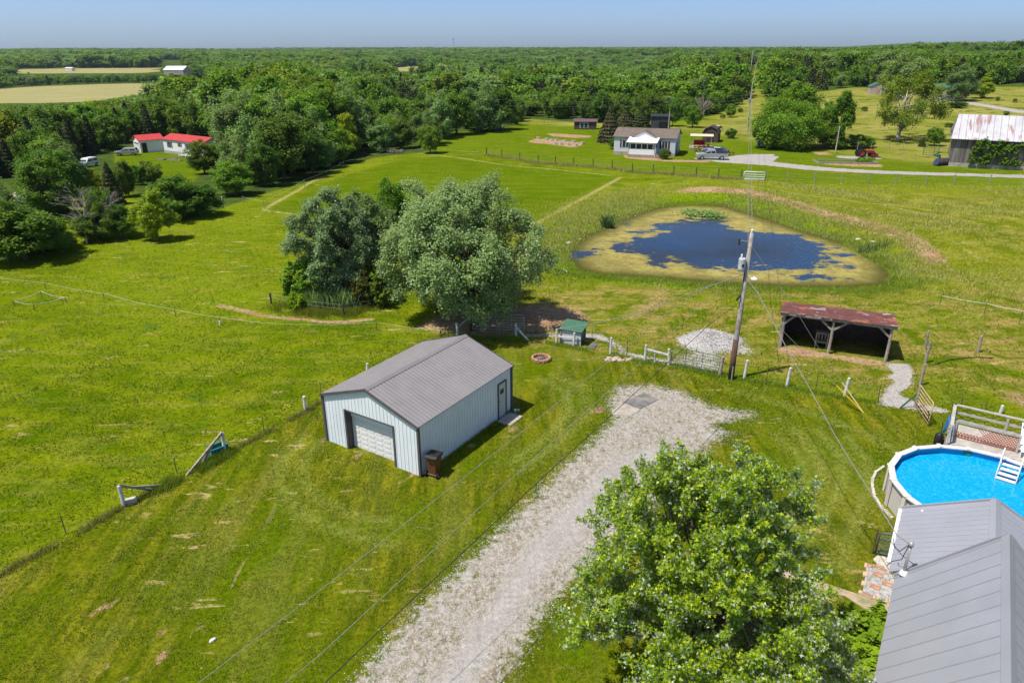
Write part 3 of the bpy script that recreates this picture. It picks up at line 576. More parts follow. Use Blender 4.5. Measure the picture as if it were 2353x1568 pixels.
def build_woods():
    rg = np.random.default_rng(9); nind = 285; near = SPOTS[:nind]
    ORD = 'first second third fourth fifth sixth seventh eighth ninth tenth eleventh twelfth thirteenth fourteenth fifteenth sixteenth seventeenth eighteenth nineteenth twentieth'.split()
    info = []
    for d, x, y, z, h, u, v, st in near:
        k = pick_kind(rg, u, v, x, y, h); sz = 'low' if h < 6 else ('tall' if h > 11 else 'mid-sized'); info.append((k, f"{sz} {CAPS[k]} tree {region(u, v)}", u))
    labs = {}
    for lb in set(i_[1] for i_ in info):
        js = sorted([j for j in range(len(info)) if info[j][1] == lb], key=lambda j: info[j][2])
        for q, j in enumerate(js): labs[j] = lb if len(js) == 1 else lb + ', ' + (ORD[q] if q < 20 else 'twenty-' + ORD[q - 20]) + ' from left'
    for j, (d, x, y, z, h, u, v, st) in enumerate(near):
        k = info[j][0]; lab = labs[j]
        put_tree(k + ('H' if d < 165 else 'L'), (x, y, z - .1), h, rg.uniform(0, 6.28), lab, 'trees of the surrounding woods', rg.uniform(.95, 1.25) * (1.25 if h < 6 else 1))
    # the mass of the wood beyond, one object
    cols = []; keys = [('deep', LM['deep'], 'dome'), ('mid', LM['mid'], 'round'), ('yel', LM['yel'], 'vase'), ('grey', LM['grey'], 'dome'), ('cedar', LM['needle'], ''), ('deep2', LM['deep'], 'round')]
    src = bpy.data.collections.new('wood_sources')
    for i, (k, m, shp) in enumerate(keys):
        r2 = np.random.default_rng(70 + i)
        if k == 'cedar': V, F = conifer(r2, 10, 2.6, 1800, .65, .2)
        else:
            cl = crown_clusters(r2, 30, 9.2, 3.6, 1.2, shp, .5); V, F = sprays(r2, cl, 4.2 * .34 * r2.uniform(.7, 1.25, len(cl)), 2200, .72, 12, center=(0, 0, 4), jit=.34)
        o = npmesh('wood_source', V, F, m); sc.collection.objects.unlink(o); src.objects.link(o); o.name = 'wood_source_%d' % i
    rest = SPOTS[nind:]; pts = np.array([(x, y, z - .2) for d, x, y, z, h, u, v, st in rest]); kk = []
    for d, x, y, z, h, u, v, st in rest: kk.append([q[0] for q in keys].index({'tall': 'mid', 'lime': 'yel'}.get(*(lambda s: (s, s))(pick_kind(rg, u, v, x, y, h)))))
    me = bpy.data.meshes.new('far_wood'); me.from_pydata(pts.tolist(), [], [])
    def at(n, t, vals):
        a = me.attributes.new(n, t, 'POINT'); a.data.foreach_set('vector' if t == 'FLOAT_VECTOR' else 'value', np.asarray(vals).ravel())
    H_ = np.array([r[4] for r in rest]); ST = np.array([r[7] for r in rest]); wd = np.maximum(1.0, ST / 8.2) * rg.uniform(.95, 1.25, len(rest)) * np.where(ST > 8, .9, 1)
    at('idx', 'INT', np.array(kk, dtype=np.int32)); at('scl', 'FLOAT_VECTOR', np.stack([H_ / 10 * wd, H_ / 10 * wd, H_ / 10], 1).astype(np.float32)); at('rot', 'FLOAT', rg.uniform(0, 6.28, len(rest)).astype(np.float32))
    o = bpy.data.objects.new('far_wood', me); sc.collection.objects.link(o); tag(o, 'unbroken woods rolling away to the horizon', 'woods', kind='stuff')
    ng = bpy.data.node_groups.new('scatter', 'GeometryNodeTree'); ng.interface.new_socket('Geometry', in_out='INPUT', socket_type='NodeSocketGeometry'); ng.interface.new_socket('Geometry', in_out='OUTPUT', socket_type='NodeSocketGeometry')
    N, L = ng.nodes, ng.links; gi, go = N.new('NodeGroupInput'), N.new('NodeGroupOutput'); ip = N.new('GeometryNodeInstanceOnPoints'); ci = N.new('GeometryNodeCollectionInfo'); ci.inputs[0].default_value = src; ci.inputs[1].default_value = True; ci.inputs[2].default_value = True
    def na(nm, t): a = N.new('GeometryNodeInputNamedAttribute'); a.data_type = t; a.inputs[0].default_value = nm; return [s for s in a.outputs if s.enabled][0]
    L.new(gi.outputs[0], ip.inputs['Points']); L.new(ci.outputs[0], ip.inputs['Instance']); ip.inputs['Pick Instance'].default_value = True
    L.new(na('idx', 'INT'), ip.inputs['Instance Index']); L.new(na('scl', 'FLOAT_VECTOR'), ip.inputs['Scale'])
    cx = N.new('ShaderNodeCombineXYZ'); L.new(na('rot', 'FLOAT'), cx.inputs[2]); L.new(cx.outputs[0], ip.inputs['Rotation']); L.new(ip.outputs[0], go.inputs[0])
    md = o.modifiers.new('scatter', 'NODES'); md.node_group = ng
    print('WOODS', len(near), len(rest), 'near reach', near[-1][0])
build_woods()
# ------------------------------------------------------------------ near buildings
MT = dict(
    roofg=plain('grey_roof_metal', (.225, .215, .22), .5, .10, 1.2, metal=.0, dirt=(.255, .24, .24)),
    roofb=plain('pale_grey_roof_metal', (.30, .31, .345), .42, .06, .8),
    rib=plain('roof_rib', (.33, .305, .30), .5, .08, 2), ribb=plain('roof_rib_pale', (.31, .315, .34), .5, .06, 2), trim=plain('dark_grey_trim', (.10, .09, .095), .55, .15, 3),
    wallw=plain('white_steel', (.76, .81, .84), .6, .04, 1.5, dirt=(.69, .76, .79)), white=plain('white_paint', (.74, .74, .73), .6, .1, 3), door=plain('white_door', (.76, .76, .74), .5, .05, 2),
    glass=plain('window_glass', (.03, .045, .06), .12, .3, 2), conc=plain('concrete', (.40, .36, .30), .9, .18, 3, dirt=(.28, .24, .19), bump=.2), concd=plain('dark_mat', (.16, .155, .15), .9, .3, 2.5, dirt=(.26, .24, .21)),
    postw=plain('whitewashed_wood', (.62, .62, .61), .85, .2, 9, dirt=(.30, .27, .24)), wood=plain('weathered_wood', (.33, .29, .24), .9, .3, 7, dirt=(.20, .17, .14), bump=.3), woodg=plain('grey_deck_wood', (.44, .41, .37), .85, .2, 5, dirt=(.33, .30, .27)),
    woodd=plain('dark_old_wood', (.085, .065, .052), .95, .35, 5, bump=.3), green=plain('green_steel', (.035, .11, .07), .5, .2, 4), tan=plain('tan_steel', (.50, .36, .20), .5, .15, 4), rusty=plain('rusty_steel', (.14, .075, .045), .85, .35, 12),
    steel=plain('galvanised_steel', (.36, .37, .37), .45, .2, 6, metal=.3), creamst=plain('pale_steel', (.45, .45, .36), .55, .2, 5), black=plain('black_plastic', (.02, .02, .022), .5, .3, 5), brownpl=plain('brown_plastic', (.13, .052, .022), .5, .15, 3),
    teal=plain('teal_plastic', (.03, .20, .20), .5, .2, 4), yellow=plain('yellow_plastic', (.75, .44, .01), .45, .08, 4), paley=plain('faded_yellow_plastic', (.72, .60, .32), .5, .08, 4), wire=plain('wire_grey', (.25, .25, .25), .5, .1, 4), wireb=plain('wire_black', (.03, .03, .03), .6, .1, 4), tape=plain('white_tape', (.80, .84, .86), .5, .05, 3),
    greenroof=plain('green_shingle', (.055, .145, .09), .8, .2, 5), bluehose=plain('blue_hose', (.02, .14, .34), .45, .2, 4), poolw=plain('pool_wall_cream', (.55, .52, .48), .5, .1, 2), rail=plain('pool_rail', (.66, .60, .58), .5, .06, 2), liner=plain('pool_liner', (.01, .30, .62), .5, .1, 2),
    brick=plain('old_brick', (.42, .20, .13), .9, .25, 12, dirt=(.5, .36, .27)), stone=plain('field_stone', (.46, .36, .30), .9, .3, 6), stonew=plain('pale_stone', (.52, .48, .40), .9, .2, 3), ash=plain('ash', (.16, .14, .12), .95, .3, 6), lattice=plain('red_lattice', (.42, .15, .09), .7, .2, 6), strapw=plain('white_strap', (.82, .82, .82), .5, .04, 3), strapb=plain('blue_strap', (.03, .19, .42), .5, .05, 3),
    gravel=plain('loose_gravel', (.38, .37, .36), .95, .35, 7, ndetail=8, bump=1.0), tyre=plain('tyre', (.018, .018, .02), .8, .2, 5), rim=plain('wheel_rim', (.45, .45, .46), .35, .1, 5, metal=.6), redp=plain('red_paint', (.38, .035, .025), .4, .1, 3))
GA = -0.5724; GO = np.array([-4.2893, 28.0846]); ux = np.array([math.cos(GA), math.sin(GA)]); uy = np.array([-math.sin(GA), math.cos(GA)])
def garage():
    r = thing('metal_garage', 'white steel garage with grey ribbed roof and closed overhead door', 'garage', (*GO, 0), GA)
    W, L, he, hp = 6.08, 7.78, 2.7, 3.76; S = (hp - he) / (W / 2); zr = lambda x: he + (W / 2 - abs(x + W / 2)) * S - .03
    a = loc_of(G(*zd(445, 1140)), GO, GA)[0]; b = loc_of(G(*zd(868, 1306)), GO, GA)[0]; dh = 2.18; T = .10
    m = MB()  # walls with the door openings left out
    m.prism([(-W, 0), (a, 0), (a, dh), (a, zr(a)), (-W, zr(-W))], 0, T, 'Y'); m.prism([(b, 0), (0, 0), (0, zr(0)), (b, zr(b))], 0, T, 'Y')
    m.prism([(a, dh), (b, dh), (b, zr(b)), (-W / 2, zr(-W / 2)), (a, zr(a))], 0, T, 'Y')
    m.prism([(-W, 0), (0, 0), (0, zr(0)), (-W / 2, zr(-W / 2)), (-W, zr(-W))], L - T, L, 'Y')
    m.box((-W + T / 2, L / 2, he / 2 - .03), (T, L - 2 * T, he - .05)); m.box((-T / 2, L / 2, he / 2 - .03), (T, L - 2 * T, he - .05)); wl = m.build('wall', MT['wallw'], r)
    m = MB(); x = -W + .12
    while x < -.05:                                        # ribs of the sheeting
        z0 = dh if a - .05 < x < b + .05 else 0
        m.box((x, -.008, (z0 + zr(x)) / 2), (.03, .016, zr(x) - z0)); x += .2286
    y = .12
    dl, dr = loc_of(G(*zd(1778, 870)), GO, GA)[1], loc_of(G(*zd(1852, 826)), GO, GA)[1]
    while y < L - .05:
        z0 = 2.1 if dl - .06 < y < dr + .06 else 0
        m.box((.010, y, (z0 + he - .04) / 2), (.020, .03, he - .04 - z0)); m.box((-W - .010, y, he / 2), (.02, .03, he - .06)); y += .2286
    m.build('sheeting_ribs', MT['wallw'], wl)
    m = MB(); o = .10; e = .06; n = Vector((S, 0, 1)).normalized()
    for sgn in (-1, 1):
        xe = -W / 2 + sgn * (W / 2 + o); ze = he - o * S
        m.slab([(-W / 2, -o, hp), (xe, -o, ze), (xe, L + o, ze), (-W / 2, L + o, hp)] if sgn > 0 else [(xe, -o, ze), (-W / 2, -o, hp), (-W / 2, L + o, hp), (xe, L + o, ze)], .05)
    rf = m.build('roof', MT['roofg'], r); m = MB()
    for sgn in (-1, 1):
        y = -o + .1
        while y < L + o - .05:
            xe = -W / 2 + sgn * (W / 2 + o); m.beam((-W / 2 + sgn * .14, y, hp - .14 * S + .008), (xe, y, he - o * S + .008), .042, .03); y += .2286
    m.build('roof_ribs', MT['rib'], rf)
    m = MB(); m.prism([(-W / 2 - .17, hp - .17 * S + .02), (-W / 2, hp + .035), (-W / 2 + .17, hp - .17 * S + .02), (-W / 2 + .17, hp - .17 * S + .035), (-W / 2, hp + .05), (-W / 2 - .17, hp - .17 * S + .035)], -o - .01, L + o + .01, 'Y'); m.build('ridge_cap', MT['roofg'], rf)
    m = MB()
    for yy in (-o - .022, L + o + .022):
        for sgn in (-1, 1): m.beam((-W / 2, yy, hp - .04), (-W / 2 + sgn * (W / 2 + o + .02), yy, he - o * S - .04), .04, .13)
    for xx in (-W - .02, .02):
        for yy in (-.02, L + .02): m.beam((xx, yy, 0), (xx, yy, he - .05), .12)
    m.build('corner_trim', MT['trim'], r)
    m = MB(); m.beam((a, -.015, 0), (a, -.015, dh + .05), .10, .10); m.beam((b, -.015, 0), (b, -.015, dh + .05), .05, .10); m.beam((a, -.015, dh + .02), (b, -.015, dh + .02), .06, .06)
    m.box((a + .03, .18, dh / 2), (.06, .3, dh)); m.build('door_frame', MT['trim'], r)
    m = MB(); dw = b - a - .08; dx = (a + b) / 2 + .02; m.box((dx, .36, dh / 2), (dw, .05, dh)); rows, cols = 4, 6; ph = dh / rows
    for i in range(rows):
        m.box((dx, .331, (i + .98) * ph), (dw, .008, .015))
        for j in range(cols):
            cx = dx - dw / 2 + (j + .5) * dw / cols
            for dz in (-.14, .14): m.box((cx, .326, (i + .5) * ph + dz * 1.0), (dw / cols * .74, .008, .15), top=1)
    m.build('overhead_door', MT['door'], r, bevel=.006); m = MB(); m.box((dx, .30, dh - .22), (dw, .02, .44)); m.build('lintel_flashing', MT['wallw'], r)
    d = MB(); d.box((.022, (dl + dr) / 2, 1.02), (.04, dr - dl - .08, 1.98)); dd = d.build('side_door', plain('grey_door', (.55, .56, .55), .5, .05, 2), r)
    w_ = MB(); w_.box((.047, (dl + dr) / 2 - .04, 1.55), (.014, .32, .26)); w_.build('window', MT['glass'], dd); h = MB(); h.lathe([(.03, .04), (.035, .07), (.02, .1)], (.0, dl + .12, 1.0), 8, 'X'); h.build('handle', MT['steel'], dd)
    f = MB(); f.beam((.03, dl - .02, 0), (.03, dl - .02, 2.08), .06, .07); f.beam((.03, dr + .02, 0), (.03, dr + .02, 2.08), .06, .07); f.beam((.03, dl - .05, 2.06), (.03, dr + .05, 2.06), .06, .07); f.build('side_door_frame', MT['trim'], r)
    return dl, dr
DL, DR = garage()
def wl(x, y, z=0): p = GO + ux * x + uy * y; return (p[0], p[1], z)
m = MB(); m.slab([wl(.12, DL - .3, .06), wl(1.0, DL - .3, .06), wl(1.0, DR + .2, .06), wl(.12, DR + .2, .06)], .12); tag(m.build('door_step', MT['conc']), 'small concrete slab outside the garage side door', 'slab')
t = thing('flower_pot', 'small white pot group at the back corner of the garage', 'pot', wl(.35, 7.7)); MB().lathe([(.05, 0), (.09, .14), (.10, .15), (.07, .15)], (0, 0, 0), 10).build('pot', MT['white'], t); MB().lathe([(.04, 0), (.06, .12), (.065, .13), (.03, .13)], (.17, .06, 0), 8).build('pot', MT['white'], t)
def trash_cart():
    g = G(*zd(1215, 1400)); r = thing('trash_cart', 'brown wheeled trash cart with black lid beside the garage corner', 'trash cart', (g[0], g[1] + .25, 0), GA + R_(8))
    m = MB(); m.box((0, 0, .56), (.50, .58, .98), top=1.0); 
    for i in (0, 1, 2, 3): x, y, z = m.v[i]; m.v[i] = (x * .78, y * .74 + .03, z)
    m.box((0, -.0, 1.04), (.60, .66, .05)); m.box((0, -.262, .62), (.28, .03, .10)); m.build('body', MT['brownpl'], r, bevel=.02)
    m = MB(); m.prism([(-.36, 1.07), (.36, 1.07), (.37, 1.10), (.24, 1.16), (-.25, 1.15), (-.37, 1.10)], -.31, .31, 'X'); m.box((0, .40, 1.08), (.44, .05, .04)); m.build('lid', MT['black'], r, bevel=.01)
    for sx in (-1, 1):
        w_ = MB().lathe([(.13, -.03), (.14, -.01), (.14, .03), (.12, .04)], (sx * .29, .24, .14), 14, 'X').build('wheel', MT['tyre'], r); MB().lathe([(.06, sx * .035), (.06, sx * .05), (.02, sx * .055)], (sx * .29, .24, .14), 10, 'X').build('rim', MT['rim'], w_)
    MB().tube([(-.28, .24, .14), (.28, .24, .14)], .015, 6).build('axle', MT['steel'], r); MB().box((.283, .02, .86), (.008, .22, .13)).build('sticker', MT['white'], r)
    r.rotation_euler.z += math.pi
    return r
trash_cart()
# ------------------------------------------------------------------ the house at the lower right, seen from above
def own_house():
    A = G(*za(835, 1210), 2.7)[:2]; B = G(*zb(1080, 522), 2.6)[:2]; r = thing('house', 'grey metal-roofed house with two gables beside the pool', 'house', (A[0], A[1], 0), GA)
    LB = loc_of(B, A, GA); hw = 2.62; za_, zb_ = 4.05, 5.3; hb = 2.5; bx, by = LB
    def roof(x0, y0, y1, ze, zp, w, nm, ribm, rs, name):
        m = MB(); m.slab([(x0, y0, ze), (x0 + w, y0, zp), (x0 + w, y1, zp), (x0, y1, ze)], .06); m.slab([(x0 + w, y0, zp), (x0 + 2 * w, y0, ze), (x0 + 2 * w, y1, ze), (x0 + w, y1, zp)], .06); rf = m.build(name, MT['roofb'], r)
        m = MB(); S = (zp - ze) / w; y = y0 + .12
        while y < y1 - .04:
            for sg in (-1, 1): m.beam((x0 + w + sg * .14, y, zp - .14 * S + .004), (x0 + w + sg * w, y, ze + .004), .04, .016)
            y += rs
        m.build('roof_ribs', ribm, rf); m = MB(); m.prism([(x0 + w - .16, zp - .16 * S + .03), (x0 + w, zp + .05), (x0 + w + .16, zp - .16 * S + .03), (x0 + w + .16, zp - .16 * S + .05), (x0 + w, zp + .075), (x0 + w - .16, zp - .16 * S + .05)], y0 - .02, y1 + .02, 'Y'); m.build('ridge_cap', MT['roofb'], rf)
        m = MB(); [m.beam((x0 + w, yy, zp - .0), (x0 + w + sg * (w + .01), yy, ze - .0), .05, .14) for yy in (y1 + .03,) for sg in (-1, 1)]; m.build('rake_trim', MT['roofb'], rf); return rf
    ra = roof(0, by + .05, 0, 2.7, za_, hw, 'a', MT['ribb'], .30, 'lower_roof'); rb = roof(bx, by - 12, by, 2.6, zb_, hb, 'b', plain('roof_seam', (.255, .25, .27), .5, .05, 2), .62, 'main_roof')
    m = MB(); m.prism([(.35, 0), (2 * hw - .35, 0), (2 * hw - .35, 2.7), (hw, za_ - .12), (.35, 2.7)], by + .1, -.3, 'Y'); m.prism([(bx + .35, 0), (bx + 2 * hb - .35, 0), (bx + 2 * hb - .35, 2.8), (bx + hb, zb_ - .12), (bx + .35, 2.8)], by - 11.7, by - .3, 'Y'); m.build('wall', MT['white'], r)
    m = MB(); m.beam((-.06, by + .6, 2.62), (-.06, .0, 2.62), .11, .10); [m.beam((-.02, -.2 - i * .62, 2.69), (.14, -.2 - i * .62, 2.71), .05, .03) for i in range(6)]; m.build('gutter', MT['white'], r)
    m = MB(); q = loc_of(G(*za(1040, 1250), 2.95), A, GA); m.lathe([(.05, 2.8), (.05, 3.02), (.03, 3.05)], (q[0], q[1], 0), 10); m.box((q[0] + .02, q[1], 2.95), (.22, .18, .03)); m.build('roof_vent', MT['white'], r)
    q = loc_of(G(*zb(1170, 470), 2.95), A, GA); h = 1.05; m = MB(); m.tube([(q[0], q[1], 2.6), (q[0], q[1], 2.9 + h)], .045, 10); m.lathe([(.05, 0), (.085, .03), (.08, .12), (.03, .17)], (q[0], q[1], 2.9 + h), 10); ms = m.build('service_mast', MT['steel'], r, smooth=True)
    m = MB(); m.lathe([(.14, 2.86), (.10, 2.97), (.05, 3.0)], (q[0], q[1], 0), 12); m.build('boot', MT['white'], ms)
    m = MB(); zt = 2.9 + h + .05; m.tube([(q[0] - .05, q[1], zt), (q[0] - .25, q[1], zt - .35), (q[0] - .42, q[1] + .05, zt - .3), (q[0] - .5, q[1] + .12, zt - .05)], .014, 5); m.tube([(q[0] - .05, q[1] - .03, zt), (q[0] - .15, q[1] - .05, zt - .6), (q[0] - .4, q[1] - .1, zt - .75), (q[0] - .5, q[1] - .12, zt - .95)], .014, 5); m.build('drop_wires', MT['wireb'], ms)
    return G(*zb(1170, 470), 2.95), zt
MAST, MASTZ = own_house()
def flat(name, poly, z, m_, label, kind='structure', cat=None, th=.05):
    mb = MB(); n = len(poly); top = [(p[0], p[1], z) for p in poly]; bot = [(p[0], p[1], z - th) for p in poly]
    mb.add(top + bot, [tuple(range(n)), tuple(range(2 * n - 1, n - 1, -1))] + [((i + 1) % n, i, n + i, n + (i + 1) % n) for i in range(n)]); o = mb.build(name, m_); tag(o, label, cat, kind=kind); return o
flat('path', [G(*zb(*p)) for p in [(-120, 400), (0, 430), (250, 535), (450, 610), (730, 700), (850, 745), (1060, 800), (1130, 1040), (1000, 1035), (865, 985), (845, 880), (720, 800), (590, 715), (440, 690), (290, 635), (60, 550), (-120, 490)]], .03, plain('worn_concrete', (.42, .33, .23), .9, .25, 2.2, dirt=(.22, .22, .10), bump=.2), 'worn concrete path to the house')
flat('gravel_bed', [G(*zb(*p)) for p in [(800, 425), (900, 440), (1150, 540), (1130, 800), (1020, 770), (760, 690)]], .035, MT['gravel'], 'small gravel bed by the house', th=.04)
def brick_row(pts, n, z, label, grp):
    first = None
    for i in range(n):
        t = i / max(n - 1, 1) * (len(pts) - 1); k = min(int(t), len(pts) - 2); p = pts[k] + (pts[k + 1] - pts[k]) * (t - k); d = pts[k + 1] - pts[k]; a = math.atan2(d[1], d[0]) + rnd.uniform(-.06, .06)
        if first is None: first = tag(MB().box((0, 0, 0), (.25, .16, .08)).build('edging_brick', plain('tan_paver', (.60, .40, .28), .85, .2, 3, dirt=(.5, .42, .33))), label, 'brick', grp); o = first
        else: o = first.copy(); sc.collection.objects.link(o)
        o.location = (p[0], p[1], z); o.rotation_euler = (0, 0, a)
brick_row([G(*zb(*p)) for p in [(1000, 480), (900, 430), (800, 420), (755, 690), (860, 730), (1040, 780)]], 16, .04, 'tan edging brick bordering the gravel bed by the house', 'edging bricks round the gravel bed')
for i, (x, y, lb) in enumerate([(910, 510, 'upper red stepping brick on the gravel bed'), (880, 630, 'lower red stepping brick on the gravel bed'), (1000, 600, 'red stepping brick on the gravel bed nearest the house')]):
    o = MB().box((0, 0, 0), (.34, .22, .06)).build('stepping_brick', MT['brick'], bevel=.01); g = G(*zb(x, y)); o.location = (g[0], g[1], .05); o.rotation_euler.z = GA - .05; tag(o, lb, 'brick', 'stepping bricks')
for (x, y, s, lb) in [(960, 375, .34, 'pale stepping stone in the grass below the chain link gate'), (1030, 445, .22, 'pale stone slab against the gravel bed corner')]:
    g = G(*zb(x, y)); o = MB().lathe([(s, 0), (s * .97, .05), (0.02, .06)], (0, 0, 0), 7).build('stepping_stone', MT['stonew']); o.location = (g[0], g[1], .0); tag(o, lb, 'stone')
m = MB(); m.beam(G(*zb(800, 1000), .12), G(*zb(1010, 1065), .12), .14, .2); m.beam(G(*zb(800, 985), .12), G(*zb(860, 1040), .12), .12, .22); tag(m.build('white_edging', MT['white']), 'white painted kerb at the lower end of the concrete path', 'edging')
p = G(*zb(868, 995)); h = HT(p, *zb(935, 735)); t = thing('steel_post', 'grey steel post standing in the concrete path', 'post', p); MB().beam((0, 0, 0), (0, 0, h), .07, .07).build('post', MT['steel'], t); MB().box((.08, 0, h - .02), (.22, .1, .03)).build('cap', MT['steel'], t)
def chain_gate():
    a, b = G(*zb(885, 295)), G(*zb(1075, 335)); h = 1.05; r = thing('chain_link_gate', 'small grey chain link gate beside the house gutter', 'gate', a, math.atan2(*(b - a)[[1, 0]])); L = np.linalg.norm((b - a)[:2]) * 1.25
    m = MB(); m.tube([(0, 0, .08), (0, 0, h - .1), (.1, 0, h), (L - .1, 0, h), (L, 0, h - .1), (L, 0, .08), (0, 0, .08)], .03, 8); m.tube([(0, 0, h * .72), (L, 0, h * .72)], .024, 6); m.build('frame', plain('slate_steel', (.10, .13, .15), .45, .15, 4, metal=.3), r, smooth=True)
    m = MB(); x = -h
    while x < L:
        for s in (0, 1):
            p0, p1 = (x, .1), (x + h, h)
            pts = [(p0[0], p0[1]), (p1[0], p1[1])] if not s else [(p0[0], h), (p1[0], .1)]
            (xa, za_), (xb, zb2) = pts; ta = max(0, (0 - xa) / (xb - xa)); tb = min(1, (L - xa) / (xb - xa))
            if tb > ta: m.beam((xa + (xb - xa) * ta, 0, za_ + (zb2 - za_) * ta), (xa + (xb - xa) * tb, 0, za_ + (zb2 - za_) * tb), .006)
        x += .12
    m.build('mesh_panel', MT['wire'], r); MB().tube([(-.1, 0, 0), (-.1, 0, 1.15)], .035, 8).build('hinge_post', MT['rusty'], r)
chain_gate()
# ------------------------------------------------------------------ pool and deck
PC = np.array([19.8, 25.02]); PR = 3.62; PH = 1.32
def pool():
    r = thing('swimming_pool', 'round above-ground pool of bright blue water with pale rim', 'pool', (*PC, 0)); n = 18; an = [R_(168 + 20 * i) for i in range(n)]; c = lambda i, q, z: (math.cos(an[i % n]) * q, math.sin(an[i % n]) * q, z)
    m = MB(); q0, q1 = PR - .12, PR - .16
    for i in range(n): m.add([c(i, q0, 0), c(i + 1, q0, 0), c(i + 1, q0, PH - .03), c(i, q0, PH - .03)], [(0, 1, 2, 3)])
    m.build('outer_wall', MT['poolw'], r); m = MB()
    for i in range(n): m.add([c(i, q1, .05), c(i + 1, q1, .05), c(i + 1, q1, PH - .03), c(i, q1, PH - .03)], [(3, 2, 1, 0)])
    m.add([c(i, q1, .05) for i in range(n)], [tuple(range(n))]); m.build('liner', MT['liner'], r)
    m = MB()
    for i in range(n):
        a, b = c(i, PR, 0), c(i + 1, PR, 0); ai, bi = c(i, PR - .26, 0), c(i + 1, PR - .26, 0); m.slab([(*a[:2], PH), (*b[:2], PH), (*bi[:2], PH), (*ai[:2], PH)], .05)
    m.build('top_rail', MT['rail'], r)
    for i in range(n):
        p = c(i, PR - .05, 0); m = MB(); m.box((p[0], p[1], PH / 2), (.08, .17, PH - .02), rz=an[i]); m.box((c(i, PR - .12, 0)[0], c(i, PR - .12, 0)[1], PH + .014), (.30, .16, .03), rz=an[i]); m.build('upright', MT['rail'], r)
    k = NB('pool_water'); k.col(k.mix(k.ramp(k.noise(13, k.vscale(k.P(), 1, .6), 5, .75), .50, .74), (.0, .31, .58), (.07, .54, .78))); k.rough(.06); k.b.inputs['Specular IOR Level'].default_value = .35; k.bump(k.noise(5, k.P(), 3, .6), .35, .03)
    m = MB(); zt = PH - .36; m.add([c(i, q1 - .004, zt) for i in range(n)], [tuple(range(n))]); m.build('water', k.m, r)
    p = c(13, q1 - .03, 0); m = MB(); m.box((p[0], p[1], PH - .22), (.03, .34, .2), rz=an[13] ); m.build('skimmer', MT['teal'], r)
    return r
pool()
def ladder():
    a = G(*za(1870, 730), PH + .0); b = G(*za(2070, 790), PH + .0)
    d = b - a; L = .75; rz = math.atan2(d[1], d[0]); mid = (a + b) / 2; r = thing('pool_ladder', 'white step ladder going down into the pool from the deck', 'ladder', (mid[0], mid[1], 0), rz)
    for s in (-1, 1): MB().tube([(s * L / 2, .25, PH), (s * L / 2, .2, PH + .55), (s * L / 2, .05, PH + .72), (s * L / 2, -.25, PH + .55), (s * L / 2, -.95, PH - .42)], .03, 8).build('handrail', MT['white'], r, smooth=True)
    for i in range(4): MB().box((0, -.22 - i * .22, PH + .08 - i * .13), (L - .04, .2, .035)).build('step', MT['white'], r)
ladder()
